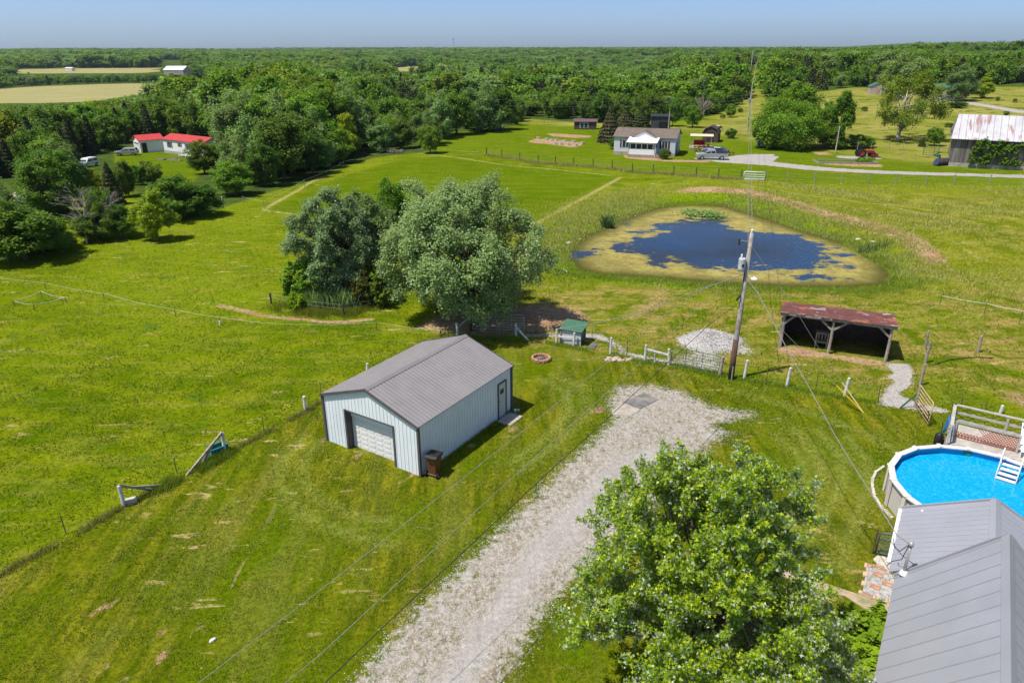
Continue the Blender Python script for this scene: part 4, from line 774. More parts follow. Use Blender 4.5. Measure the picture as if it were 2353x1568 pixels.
def deck():
    # deck level with the pool rim; corner where the left railing meets the back railing
    z0 = PH - .02; cB = G(*za(1390, 120), z0 + 1.0)[:2]; fr = G(*za(1300, 535), z0 + .02)[:2]; bR = G(*za(2109, 285), z0 + 1.0)[:2]
    dx = bR - cB; dx = dx / np.linalg.norm(dx); rz = math.atan2(dx[1], dx[0]); r = thing('pool_deck', 'weathered grey wooden deck with railings behind the pool', 'deck', (cB[0], cB[1], 0), rz)
    fl = loc_of(fr, cB, rz); dep = -fl[1]; W = 8.0; pc = loc_of(PC, cB, rz)
    m = MB(); nb = int((dep + 2.4) / .15)
    for i in range(nb):
        y = -.07 - i * .15; x0 = min(0, fl[0] * (-y / dep)) if y > -dep else fl[0]; dy = y - pc[1]; rr = (PR + .01) ** 2 - dy * dy
        segs = [(x0, W)]
        if rr > 0:
            h = math.sqrt(rr); segs = [(x0, pc[0] - h), (pc[0] + h, W)]
        for a, b in segs:
            if b - a > .08 and not (a == x0 and segs[0][1] < W and y < -dep - .05): m.box(((a + b) / 2, y, z0 - .02), (b - a, .138, .036))
    m.build('floor_boards', MT['woodg'], r)
    m = MB(); 
    for x in (0, 2.2, 4.4, 6.6): m.beam((x, -.06, 0), (x, -.06, z0 + 1.02), .10)
    m.beam((fl[0], fl[1], 0), (fl[0], fl[1], z0 + 1.0), .10); m.build('post', MT['woodg'], r)
    m = MB(); m.beam((-.05, -.06, z0 + 1.02), (W, -.06, z0 + 1.02), .14, .05); m.beam((0, -.03, z0 + .62), (W, -.03, z0 + .62), .04, .12); m.beam((0, -.03, z0 + .22), (W, -.03, z0 + .22), .04, .12); m.build('back_railing', MT['woodg'], r)
    m = MB(); m.beam((0, 0, z0 + 1.02), (fl[0], fl[1], z0 + 1.02), .14, .05); m.beam((0, 0, z0 + .5), (fl[0], fl[1], z0 + .5), .04, .12); m.build('side_railing', MT['woodg'], r)
    m = MB(); n = 40
    for s in (0, 1):
        for k in range(2): m.tube([(i * W / n, -.045 - .01 * s, z0 + .30 + .38 * k + .13 + .10 * math.sin(i * 1.5 + s * 3.14)) for i in range(n + 1)], .012, 4)
    m.build('plastic_mesh', MT['black'], r)
    # inner rail with the red lattice
    a = loc_of(G(*za(1395, 275), z0 + .75), cB, rz); b = loc_of(G(*za(1810, 370), z0 + .75), cB, rz); a = np.array([.25, -dep * .62]); b = np.array([2.75, -dep * .62])
    m = MB(); m.beam((*a, z0 + .85), (*b, z0 + .85), .05, .12); [m.beam((*q, z0), (*q, z0 + .87), .08) for q in (a, b)]; m.build('inner_rail', MT['woodg'], r)
    m = MB(); L = b[0] - a[0]; hh = .78
    for s in (-1, 1):
        x = -hh
        while x < L:
            xa, xb = x, x + hh; ta = max(0, -xa / hh); tb = min(1, (L - xa) / hh)
            lim = .38 if x + hh / 2 < L * .42 else 1.0
            if tb > ta:
                f = lambda t: (a[0] + xa + hh * t, a[1] + .02 + s * .008, z0 + .03 + (hh * t if s > 0 else hh * (1 - t)))
                if lim == 1.0: m.beam(f(ta), f(tb), .035, .012, up=(0, 1, 0))
                else: m.beam(f(max(ta, 0 if s > 0 else .62)), f(min(tb, .38 if s > 0 else 1)), .035, .012, up=(0, 1, 0)) if max(ta, 0 if s > 0 else .62) < min(tb, .38 if s > 0 else 1) else None
            x += .13
    m.build('lattice_screen', MT['lattice'], r)
    m = MB(); [m.beam((x, yy, 0), (x, yy, z0 - .04), .09) for x in (.2, 2.2, 4.2, 6.2) for yy in (-dep * .5,)]; m.build('support_posts', MT['woodg'], r)
    return cB, rz, z0, dep, fl
DK, DKR, DKZ, DKD, DKF = deck()
def dkw(x, y): c, s = math.cos(DKR), math.sin(DKR); return (DK[0] + x * c - y * s, DK[1] + x * s + y * c)
def lounger(x, y, a, label):
    r = thing('lounge_chair', label, 'lounge chair', (*dkw(x, y), DKZ), DKR + a, 'lounge chairs on the pool deck'); W = .62
    pr = [(-.05, .95), (.62, .36), (1.75, .30)]
    for s in (-1, 1): MB().tube([(s * W / 2, -p[0] + .9, p[1]) for p in pr], .022, 7).build('side_rail', MT['strapw'], r, smooth=True)
    for yy in (.25, -.75):
        for s in (-1, 1): MB().tube([(s * W / 2, yy, .33), (s * W / 2, yy - .04, 0)], .02, 6).build('leg', MT['strapw'], r)
    def pt(t): # along profile
        L0 = math.dist(pr[0], pr[1]); L1 = math.dist(pr[1], pr[2]); d = t * (L0 + L1)
        if d < L0: f = d / L0; return (pr[0][0] + (pr[1][0] - pr[0][0]) * f, pr[0][1] + (pr[1][1] - pr[0][1]) * f)
        f = (d - L0) / L1; return (pr[1][0] + (pr[2][0] - pr[1][0]) * f, pr[1][1] + (pr[2][1] - pr[1][1]) * f)
    m = MB(); mb2 = MB(); n = 26
    for i in range(n):
        p, q = pt((i + .08) / n), pt((i + .92) / n); (mb2 if i in (2, 3) else m).add([(-W / 2, .9 - p[0], p[1] + .02), (W / 2, .9 - p[0], p[1] + .02), (W / 2, .9 - q[0], q[1] + .02), (-W / 2, .9 - q[0], q[1] + .02)], [(0, 1, 2, 3)])
    m.build('straps', MT['strapw'], r); mb2.build('headrest_straps', MT['strapb'], r)
lounger(3.15, -DKD * .45, R_(4), 'white strap lounge chair with blue band next to the red lattice')
lounger(4.35, -DKD * .40, R_(-22), 'white strap lounge chair with blue band at the picture edge of the deck')
t = thing('garden_hose', 'coiled blue garden hose hanging on the deck side railing', 'hose', (*dkw(DKF[0] * .5 - .12, DKF[1] * .5), 0), DKR)
m = MB()
for k in range(6): m.tube([(-.03 * k * .5 + .05 * math.sin(a_), .26 * math.cos(a_) + .02 * k, DKZ + .42 + (.36 + .03 * k) * math.sin(a_)) for a_ in np.linspace(0, 6.28, 18)], .02, 5, cap=False)
m.build('coil', MT['bluehose'], t, smooth=True); MB().box((.06, 0, DKZ + .8), (.04, .12, .16)).build('hook', MT['steel'], t)
t = thing('pool_pump', 'black pool filter pump in the bare bed behind the rim', 'pump', (*G(*za(1210, 500), .2)[:2], 0)); MB().lathe([(.18, 0), (.2, .1), (.2, .5), (.12, .62), (.05, .66)], (0, 0, 0), 14).build('filter_tank', MT['black'], t, smooth=True); MB().lathe([(.1, -.2), (.11, .2), (.05, .25)], (.35, 0, .15), 10, 'X').build('motor', MT['black'], t); MB().tube([(0, 0, .62), (.2, -.2, .7), (.3, -.4, .6)], .025, 6).build('pipe', MT['black'], t)
m = MB(); pts = [G(*za(*p)) for p in [(630, 785), (560, 835), (525, 900), (515, 960), (525, 1040), (550, 1110), (600, 1190), (660, 1250), (720, 1310)]]
for i in range(34):
    t_ = i / 33 * (len(pts) - 1); k = min(int(t_), len(pts) - 2); p = pts[k] + (pts[k + 1] - pts[k]) * (t_ - k); m.box((p[0] + rnd.uniform(-.02, .02), p[1], .05), (.17, .11, .1), rz=rnd.uniform(-.4, .4) + math.atan2(*(pts[k + 1] - pts[k])[[1, 0]]))
tag(m.build('stone_edging', MT['stonew'], bevel=.01), 'curved row of pale stones edging the weedy bed beside the pool', 'edging')
# ------------------------------------------------------------------ run-in shelter, small shed, pile, pit
def shelter():
    L0, R0 = G(*z8(1085, 522)), G(*z8(2105, 668)); d = (R0 - L0)[:2]; W = np.linalg.norm(d); rz = math.atan2(d[1], d[0]); r = thing('horse_shelter', 'open fronted wooden horse shelter with rusty red tin roof', 'shelter', L0, rz)
    hf, hb, dep = 2.35, 1.95, 3.1; o = .25
    m = MB(); n = 14
    for i in range(n):
        x0 = -o + (W + 2 * o) * i / n; x1 = x0 + (W + 2 * o) / n + .03; dz = rnd.uniform(0, .02) + (.02 if i % 2 else 0); ov = rnd.uniform(-.06, .06)
        m.cur = 0; m.slab([(x0, -.28 + ov, hf + .13 + dz), (x1, -.28 + ov, hf + .13 + dz), (x1, dep / 2, (hf + hb) / 2 + .13 + dz), (x0, dep / 2, (hf + hb) / 2 + .13 + dz)], .02); m.slab([(x0, dep / 2 - .1, (hf + hb) / 2 + .155 + dz), (x1, dep / 2 - .1, (hf + hb) / 2 + .155 + dz), (x1, dep + .25, hb + .13 + dz), (x0, dep + .25, hb + .13 + dz)], .02)
    k = NB('rusty_tin'); v = k.obj(); c = k.mix(k.ramp(k.noise(2.2, v, 5, .7), .35, .65), (.185, .065, .05), (.10, .045, .04)); bl = k.n('ShaderNodeTexBrick'); bl.inputs['Scale'].default_value = 1; bl.inputs['Mortar Size'].default_value = .0; bl.inputs['Brick Width'].default_value = 1.0; bl.inputs['Row Height'].default_value = .9; bl.inputs['Color1'].default_value = (0, 0, 0, 1); bl.inputs['Color2'].default_value = (1, 1, 1, 1); k.put(bl.inputs['Vector'], v)
    c = k.mix(k.math('MULTIPLY', k.ramp(bl.outputs['Color'], .75, .76), k.ramp(k.noise(1.2, v, 4), .42, .6)), c, (.42, .36, .34)); c = k.mix(k.ramp(k.noise(.7, v, 5, .7), .52, .62), c, (.33, .105, .055)); c = k.mix(k.ramp(k.noise(1.1, v, 6, .8), .60, .66), c, (.45, .40, .38)); k.col(c); k.rough(.75); m.build('roof', k.m, r)
    m = MB(); m.beam((-o, -.06, hf), (W + o, -.06, hf - .02), .06, .22); m.beam((-o, -.22, hf + .06), (W * .45, -.22, hf + .06), .03, .12); m.build('front_beam', MT['wood'], r)
    for x, top in ((.05, hf), (W * .47, hf), (W - .05, hf)): MB().tube([(x, 0, -.1), (x + .02, 0, top * .5), (x, 0, top)], [.10, .09, .085], 8).build('post', MT['wood'], r)
    for x0, x1 in ((.08, .65), (W * .47 - .05, W * .47 - .75), (W * .47 + .05, W * .47 + .85), (W - .08, W - .75)): MB().beam((x0, -.02, hf - .68), (x1, -.02, hf - .1), .09, .12).build('brace', MT['wood'], r)
    m = MB(); y = dep
    for x in np.arange(.0, W, .21): m.box((x + .1, dep + rnd.uniform(-.01, .01), hb / 2 + rnd.uniform(-.02, .02) + .05), (.225, .03, hb + .1))
    for y in np.arange(.0, dep, .21):
        h = hf + (hb - hf) * y / dep
        for xx in (-.02, W + .02): m.box((xx + rnd.uniform(-.006, .006), y + .1, h / 2 + rnd.uniform(-.03, .0)), (.03, .225, h - .02))
    m.build('plank_wall', MT['woodd'], r); m = MB(); [m.beam((-.06, yy, 0), (-.06, yy, 2.0), .12) for yy in (.1, 1.6)]; m.build('side_frame', MT['wood'], r)
    q = thing('wooden_rack', 'small weathered wooden rack standing inside the shelter', 'rack', (L0[0] + math.cos(rz) * W * .45, L0[1] + math.sin(rz) * W * .45 + .9, 0), rz)
    for sx in (-.35, .35):
        for sy in (-.2, .2): MB().box((sx, sy, .55), (.07, .07, 1.1)).build('leg', MT['wood'], q)
    MB().box((0, 0, .45), (.78, .46, .04)).build('shelf', MT['wood'], q); m = MB(); m.box((0, 0, 1.1), (.82, .5, .05)); [m.box((x, .21, .8), (.08, .03, .55)) for x in (-.2, 0, .2)]; m.build('back_slats', MT['wood'], q)
shelter()
def small_shed():
    a, b = G(*z7(1092, 300)), G(*z7(1262, 330)); d = (b - a)[:2]; W = np.linalg.norm(d); rz = math.atan2(d[1], d[0]); r = thing('goat_shed', 'small white wooden animal shed with green shingle roof', 'shed', a, rz); D_ = 1.0; h0, h1 = .98, 1.22
    m = MB(); m.box((W / 2, .02, h0 / 2), (W, .04, h0)); m.box((.02, D_ / 2, h0 / 2), (.04, D_ - .08, h0)); m.box((W / 2, D_ - .02, h1 / 2), (W, .04, h1 - .02)); m.build('wall', plain('faded_white_boards', (.55, .58, .62), .85, .15, 5, dirt=(.40, .42, .45)), r)
    m = MB(); [m.beam((W - .04, y, 0), (W - .04, y, h0), .09) for y in (.05, D_ - .06)]; m.beam((.02, .0, 0), (.02, .0, h0 + .1), .1); m.build('corner_post', MT['wood'], r)
    m = MB(); m.slab([(-.1, -.12, h0 + .05), (W + .1, -.12, h0 + .05), (W + .14, D_ + .15, h1 + .12), (-.04, D_ + .15, h1 + .12)], .05); m.build('roof', MT['greenroof'], r)
small_shed()
g = [G(*z7(*p)) for p in [(1320, 345), (1370, 308), (1405, 315), (1375, 360)]]; m = MB(); m.slab([(q[0], q[1], .06) for q in g], .04)
for i in range(5): a, b = g[0] + (g[1] - g[0]) * i / 4, g[3] + (g[2] - g[3]) * i / 4; m.beam((*a[:2], .075), (*b[:2], .075), .03)
tag(m.build('rubber_mat', MT['concd']), 'dark grid rubber mat leaning by the open side of the goat shed', 'mat')
def mound(poly_c, rx, ry, h, seed, name, label, cat, nst=2200, base=(0, 0, 0)):
    rg = np.random.default_rng(seed); n, k = 30, 44; V = [(0, 0, h)]; F3 = []
    for i in range(1, n + 1):
        q = i / n
        for j in range(k):
            a = 2 * math.pi * j / k; rr = q * (1 + .14 * math.sin(2 * a + 1) + .08 * math.sin(5 * a)); V.append((rx * rr * math.cos(a) + rx * .15 * q, ry * rr * math.sin(a), h * (1 - q ** 1.25) ** 1.1 - .03 * (i == n) + rg.normal() * .018))
    m = MB(); F = [(0, 1 + j, 1 + (j + 1) % k) for j in range(k)]
    for i in range(1, n):
        for j in range(k): a, b = 1 + (i - 1) * k, 1 + i * k; F.append((a + j, b + j, b + (j + 1) % k, a + (j + 1) % k))
    m.add(V, F); r = thing(name, label, cat, poly_c); m.build('mound', MT['gravel'], r, smooth=True)
    P_ = np.array(V)[rg.integers(1, len(V), nst)] + rg.normal(size=(nst, 3)) * np.array([.12, .12, .012]); s = rg.uniform(.02, .05, nst)[:, None, None]; T = np.array([[-1, -.6, 0], [1, -.7, 0], [0, 1, 0], [0, 0, 1.1]]); rot = rg.uniform(0, 6.28, nst); c_, s_ = np.cos(rot), np.sin(rot)
    Q = np.einsum('nij,kj->nki', np.stack([np.stack([c_, -s_, 0 * c_], -1), np.stack([s_, c_, 0 * c_], -1), np.stack([0 * c_, 0 * c_, 1 + 0 * c_], -1)], 1), T) * s + P_[:, None, :]
    f = np.array([(0, 1, 3), (1, 2, 3), (2, 0, 3)]); ff = (np.arange(nst)[:, None, None] * 4 + f).reshape(-1, 3); k2 = NB('pale_stones'); ri = k2.n('ShaderNodeNewGeometry').outputs['Random Per Island']; k2.col(k2.mix(ri, (.20, .19, .175), (.55, .53, .51))); npmesh('stones', Q.reshape(-1, 3), ff, k2.m, r)
c = G(*z8(390, 470)); mound((c[0], c[1] - .1, 0), 2.0, 1.8, .82, 3, 'gravel_pile', 'rounded pile of loose grey gravel beside the utility pole', 'gravel pile')
def rocks(center, n, spread, size, name, label, cat, group, mat_=None, z=0, seed=1):
    rr = random.Random(seed); pm = None
    for i in range(n):
        if i % 4 == 0:
            m = MB(); vs = []; m.lathe([(.35, 0), (1, .25), (.95, .8), (.5, 1.1)], (0, 0, 0), 7); m.v = [(x * rr.uniform(.8, 1.2), y * rr.uniform(.8, 1.2), zz * rr.uniform(.8, 1.1)) for x, y, zz in m.v]; pm = m.build(name, mat_ or MT['stone'], bevel=0); o = pm
        else: o = pm.copy(); sc.collection.objects.link(o)
        s = size * rr.uniform(.6, 1.3); a = rr.uniform(0, 6.28); q = rr.random() ** .5; x, y = center[0] + spread[0] * q * math.cos(a), center[1] + spread[1] * q * math.sin(a)
        o.location = (x, y, float(hz(x, y)) - .02 if z == 0 else z); o.scale = (s, s * rr.uniform(.6, 1), s * rr.uniform(.5, .8)); o.rotation_euler.z = rr.uniform(0, 6.28); tag(o, label, cat, group)
rocks(G(*z7(1590, 440)), 22, (1.0, .28), .17, 'rubble_rock', 'reddish rubble rock heaped at the foot of the T-posts by the gate', 'rock', 'rubble rocks by the gate', seed=4)
t = thing('fire_pit', 'low round fire pit ringed with reddish stones on the lawn', 'fire pit', G(*z7(930, 445))); m = MB(); rr = random.Random(3)
for lay in (0, 1):
    for i in range(13): a = 2 * math.pi * (i + .5 * lay) / 13; m.box((math.cos(a) * .55, math.sin(a) * .55, .06 + .1 * lay), (.24 * rr.uniform(.8, 1.1), .15, .1), rz=a + math.pi / 2 + rr.uniform(-.15, .15))
m.build('stone_ring', MT['brick'], t, bevel=.015); m = MB(); m.lathe([(.48, .0), (.45, .05), (.02, .07)], (0, 0, 0), 14); [m.tube([(rr.uniform(-.3, .3), rr.uniform(-.3, .3), .08), (rr.uniform(-.3, .3), rr.uniform(-.3, .3), .13)], .03, 5) for _ in range(5)]; m.build('ashes', MT['ash'], t)
flat('parking_mat', [G(*z7(*p)) for p in [(1620, 800), (1790, 725), (1915, 778), (1880, 800), (1760, 858)]], .03, MT['concd'], 'dark grey concrete pad worn into the gravel at the end of the drive', kind='structure', th=.03)
flat('concrete_pad', [G(*z7(*p)) for p in [(1540, 865), (1610, 812), (1765, 862), (1730, 890), (1680, 915), (1520, 905)]], .034, MT['conc'], 'light concrete pad at the head of the drive', kind='structure', th=.03)
g = G(489, 1471); o = MB().lathe([(.1, 0), (.14, .03), (.11, .1), (.03, .13)], (0, 0, 0), 8).build('white_jug', MT['white']); o.location = g; o.scale = (1, .5, .8); o.rotation_euler.z = .8; tag(o, 'small white plastic jug lying on the lawn', 'jug')
# ------------------------------------------------------------------ far houses, sheds, vehicles, animals
def gable(name, label, cat, loc, rz, L, W, h, rh, wm, rm, axis='x', oh=.25, wins=(), doors=(), ribs=0, found=None):
    r = thing(name, label, cat, loc, rz); m = MB(); b = -.4
    if axis == 'x': m.prism([(0, b), (W, b), (W, h), (W / 2, rh), (0, h)], 0, L, 'X'); m.f = [f[::-1] for f in m.f]
    else: m.prism([(0, b), (L, b), (L, h), (L / 2, rh), (0, h)], 0, W, 'Y')
    m.build('wall', wm, r)
    if found: MB().box((L / 2, W / 2, .18), (L + .04, W + .04, .7)).build('foundation', found, r)
    m = MB(); w2 = (W if axis == 'x' else L) / 2; S = (rh - h) / w2; ln = L if axis == 'x' else W; e = .04
    for s in (-1, 1):
        lo = w2 + s * (w2 + oh); zl = h - oh * S + e; zt = rh + e
        q = [(-oh, w2, zt), (ln + oh, w2, zt), (ln + oh, lo, zl), (-oh, lo, zl)] if axis == 'x' else [(w2, -oh, zt), (w2, ln + oh, zt), (lo, ln + oh, zl), (lo, -oh, zl)]
        m.slab(q, .09)
        if ribs:
            t = -oh + .15
            while t < ln + oh: m.beam(*(((t, w2, zt + .01), (t, lo, zl + .01)) if axis == 'x' else ((w2, t, zt + .01), (lo, t, zl + .01))), .05, .03); t += ribs
    m.build('roof', rm, r)
    def face(f, p, z, w, hh, out): # box on a face
        if f == 'F': return (p, -out, z), (w, .05, hh)
        if f == 'B': return (p, W + out, z), (w, .05, hh)
        if f == 'L': return (-out, p, z), (.05, w, hh)
        return (L + out, p, z), (.05, w, hh)
    for f, p, z, w, hh, sh in wins:
        fr = MB(); fr.box(*face(f, p, z, w + .16, hh + .16, .01)); fo = fr.build('window', MT['white'], r); g_ = MB(); g_.box(*face(f, p - w * .255, z, w * .44, hh, .03)); g_.box(*face(f, p + w * .255, z, w * .44, hh, .03)); g_.build('pane', MT['glass'], fo)
        if sh: s_ = MB(); s_.box(*face(f, p - w / 2 - .26, z, .3, hh + .1, .02)); s_.box(*face(f, p + w / 2 + .26, z, .3, hh + .1, .02)); s_.build('shutter', sh, r)
    for f, p, w, hh, dm in doors: MB().box(*face(f, p, hh / 2, w, hh, .02)).build('door', dm, r)
    return r
siding = plain('pale_blue_siding', (.56, .60, .66), .7, .05, 1); siding2 = plain('white_siding', (.80, .81, .82), .7, .05, 1); shing = plain('brown_shingles', (.165, .13, .105), .9, .2, 1.6, dirt=(.13, .105, .09)); redroof = plain('red_roof_metal', (.50, .055, .05), .5, .1, 1); maroon = plain('maroon_shutter', (.12, .02, .025), .6, .1, 3)
def at(u, v): return P(u, v)
def neighbour():
    R = at(1549, 360); rz = -.33; c, s = math.cos(rz), math.sin(rz); L, W = 11.2, 8.0; O = (R[0] - L * c, R[1] - L * s, R[2])
    r = gable('ranch_house', 'pale blue ranch house with brown shingle roof and a white sunroom', 'house', O, rz, L, W, 3.2, 4.4, siding, shing, wins=[('F', 2.2, 1.95, 1.3, 1.25, maroon), ('F', 9.3, 1.95, 1.0, 1.25, maroon), ('R', 5.5, 2, .8, .9, None)], doors=[('R', 2.5, .9, 2.4, maroon)])
    x0, x1, d = 3.2, 8.0, 3.0; h = 2.6
    m = MB(); m.box(((x0 + x1) / 2, -d + .05, .75), (x1 - x0, .1, 1.5)); m.box((x0 + .05, -d / 2, .75), (.1, d - .1, 1.5)); m.box((x1 - .05, -d / 2 + .4, .75), (.1, d - .9, 1.5)); m.box(((x0 + x1) / 2, -d + .05, 2.52), (x1 - x0, .1, .3)); m.build('porch_wall', siding2, r)
    m = MB()
    for i in range(5): x = x0 + .35 + i * (x1 - x0 - .7) / 4; m.box((x, -d + .05, 1.95), (.14, .12, 1.0))
    m.box((x0 + .07, -d + .07, 1.3), (.14, .14, 2.6)); m.box((x1 - .07, -d + .07, 1.3), (.14, .14, 2.6)); m.build('porch_mullions', MT['white'], r); MB().box(((x0 + x1) / 2, -d + .12, 1.95), (x1 - x0 - .2, .04, 1.0)).build('porch_glass', MT['glass'], r); MB().box((x1 - .08, -d / 2, 1.9), (.04, d - .6, 1.0)).build('porch_glass', MT['glass'], r)
    MB().slab([(x0 - .35, -d - .4, 2.68), (x1 + .35, -d - .4, 2.68), (x1 + .35, .05, 3.25), (x0 - .35, .05, 3.25)], .1).build('porch_roof', MT['white'], r)
    m = MB(); m.prism([(x0 + .2, 3.15), (x1 - .2, 3.15), ((x0 + x1) / 2, 4.32)], -.35, 2.2, 'Y'); m.build('gable_front', siding2, r); m = MB(); xm = (x0 + x1) / 2
    for sg in (-1, 1): m.slab([(xm, -.5, 4.42), (xm + sg * (xm - x0), -.5, 3.18), (xm + sg * (xm - x0), 2.4, 3.18), (xm, 2.4, 4.42)], .09)
    m.build('gable_roof', shing, r); MB().box((L / 2, W / 2, .1), (L + .06, W + .06, .9)).build('foundation', MT['conc'], r); MB().box(((x0 + x1) / 2, -d / 2, .12), (x1 - x0 + .06, d + .08, .8)).build('porch_foundation', MT['wood'], r)
    m = MB(); [m.box((x1 + .45, -d / 2 - .9 + i * .0, .12 + i * .18), (.9 - i * .22, 1.2, .18)) for i in range(4)]; m.build('porch_steps', MT['wood'], r); MB().tube([(x1 - .1, -d - .2, 2.6), (x1 + .1, -d - .05, 2.4), (x1 + .1, -d - .05, 0)], .05, 6).build('downspout', MT['white'], r)
    return r
neighbour()
def trailer():
    O = at(379, 351); rz = -.60; wn_ = [('F', 2.4, 1.9, 1.1, 1.1, maroon), ('F', 6.2, 2.1, .6, .7, maroon), ('F', 9.0, 1.9, .9, 1.1, maroon), ('F', 12.6, 1.9, .9, 1.1, maroon)]
    r = gable('mobile_home', 'long white mobile home with bright red metal roof among the trees', 'house', O, rz, 14.6, 4.6, 3.0, 3.9, siding2, redroof, wins=wn_, doors=[('F', 10.5, .9, 2.7, plain('green_door', (.2, .3, .14), .6, .1, 2))], ribs=.9)
    MB().box((7.3, 2.3, .2), (14.66, 4.66, .8)).build('skirting', plain('grey_skirting', (.38, .38, .36), .9, .2, 2), r)
    m = MB(); m.box((10.6, -1.2, .45), (3.6, 2.2, .12)); [m.beam((x, -2.25, 0), (x, -2.25, 1.4), .08) for x in (8.9, 10.0, 11.2, 12.3)]; m.beam((8.9, -2.25, 1.4), (12.3, -2.25, 1.4), .08); m.beam((8.9, -2.25, 1.4), (8.9, 0, 1.4), .08); [m.beam((8.9 + i * .3, -2.25, .5), (8.9 + i * .3, -2.25, 1.4), .03) for i in range(12)]; m.build('porch', MT['white'], r)
    O = at(324.6, 352); r = gable('garage', 'white detached garage with red metal roof beside the mobile home', 'garage', O, .74, 5.0, 4.4, 2.7, 3.6, siding2, redroof, wins=[], doors=[('F', .9, 1.0, 2.1, MT['black'])], ribs=.9)
    m = MB(); m.box((-.03, 2.2, 1.15), (.06, 3.1, 2.3)); m.build('overhead_door', MT['door'], r); m = MB(); [m.box((-.07, 2.2 - 1.2 + i * .8, 1.95), (.02, .6, .25)) for i in range(4)]; m.build('door_window', MT['glass'], r)
    p = at(430, 352); m = MB(); bx_ = [(0, 0), (2.4, .4), (4.4, -.8)]; t = thing('raised_beds', 'raised wooden vegetable beds on the lawn of the mobile home', 'garden bed', at(370, 368), -.2)
    [m.box((x, y, .12), (1.7, .8, .25)) for x, y in bx_]; m.build('timber_frame', MT['wood'], t); m = MB(); [m.box((x, y, .26), (1.5, .6, .06)) for x, y in bx_]; m.build('soil', MT['ash'], t)
    m = MB(); [m.tube([(x * .42 - .6, .9, 0), (x * .42 - .6, .9, 1.3)], .02, 4) for x in range(14)]; m.build('stakes', MT['wood'], t)
trailer()
def barn():
    O = at(2178.5, 382); rz = -.50; L, W, h, rh = 21, 9.5, 4.6, 8.0
    k = NB('striped_tin'); v = k.obj(); c = k.mix(k.ramp(k.noise(.5, v, 4), .3, .7), (.40, .40, .42), (.55, .55, .57)); st = k.noise(1, k.vscale(v, 1.15, .16, .16), 3, .6); c = k.mix(k.math('MULTIPLY', k.ramp(st, .56, .63), .8), c, (.28, .14, .12)); sx = k.n('ShaderNodeSeparateXYZ'); k.put(sx.inputs[0], v)
    fr = k.math('FRACT', k.math('DIVIDE', sx.outputs[0], .95)); ln = k.ramp(k.math('ABSOLUTE', k.math('SUBTRACT', fr, .5)), .06, .02); c = k.mix(k.math('MULTIPLY', ln, .75), c, (.22, .11, .10)); k.col(c); k.rough(.55)
    k2 = NB('barn_boards'); v = k2.obj(); c = k2.mix(k2.ramp(k2.noise(1.2, k2.vscale(v, 3.2, 3.2, .12), 4, .7), .35, .65), (.06, .05, .045), (.27, .245, .22)); k2.col(c); k2.rough(.95)
    r = thing('tobacco_barn', 'old grey board barn with rust-streaked tin roof and vines', 'barn', O, rz); m = MB(); m.box((L / 2, W / 2, h / 2), (L, W, h)); m.prism([(0, h), (W, h), (W / 2, rh - .2)], .6, L, 'X'); m.build('wall', k2.m, r)
    m = MB(); m.slab([(-.6, -.6, h - .1), (L, -.6, h - .1), (L, W / 2, rh), (.0, W / 2, rh)], .1); m.slab([(.0, W / 2, rh), (L, W / 2, rh), (L, W + .6, h - .1), (-.6, W + .6, h - .1)], .1); m.add([(-.6, -.6, h - .12), (.0, W / 2, rh), (-.6, W + .6, h - .12)], [(0, 1, 2), (2, 1, 0)]); m.build('roof', k.m, r)
    MB().box((L / 2, W / 2, .2), (L + .1, W + .1, .9)).build('foundation', MT['conc'], r)
    rg = np.random.default_rng(44); cl = []
    for i in range(150):
        x = rg.uniform(2.9, 20); top = 4.3 + .3 * math.sin(x * 2); lo = .6 if x < 9.5 else 2.6 + 1.2 * math.sin(x * .9)
        cl.append((x, -.28 - .35 * rg.random(), rg.uniform(lo, top)))
    V, F = sprays(rg, np.array(cl), np.full(150, .62), 9000, .26, 6, kind='quad', center=(10, 6, 2)); npmesh('vine_leaves', V, F, LM['mid'], r)
barn()
gable('green_roofed_barn', 'tan steel barn with green roof on the hill behind the sycamore', 'barn', at(2118, 226), -.35, 10.5, 8, 3.4, 4.4, plain('tan_siding', (.42, .35, .29), .7, .08, 1), MT['greenroof'], doors=[('R', 4, 3, 2.8, MT['woodd'])])
gable('garden_shed', 'small tan shed with green gable roof on the hill clearing', 'shed', at(1998, 217), -.25, 4.8, 5.5, 2.7, 3.8, plain('tan_siding', (.42, .35, .29), .7, .08, 1), MT['greenroof'], axis='y', doors=[('F', 2.4, 1.2, 2, plain('tan_door', (.36, .28, .22), .7, .08, 1))])
gable('chicken_coop', 'low dark coop with purple-brown roof in the garden field', 'coop', at(1318.5, 297.5), -.12, 5.4, 2.4, 1.9, 2.4, MT['woodd'], plain('purple_roof', (.13, .07, .09), .7, .2, 2), wins=[('F', 2.4, .95, 1.9, 1.1, None)])
r = gable('equipment_shed', 'dark grey open-fronted shed behind the ranch house', 'shed', at(1494, 304), -.15, 4.4, 3.2, 3.6, 4.0, plain('slate_boards', (.07, .075, .085), .8, .2, 1), plain('black_roof', (.03, .032, .036), .7, .2, 1), doors=[('F', 2.9, 2.2, 2.4, MT['black'])])  # black door panel stands in for the shade inside the open front
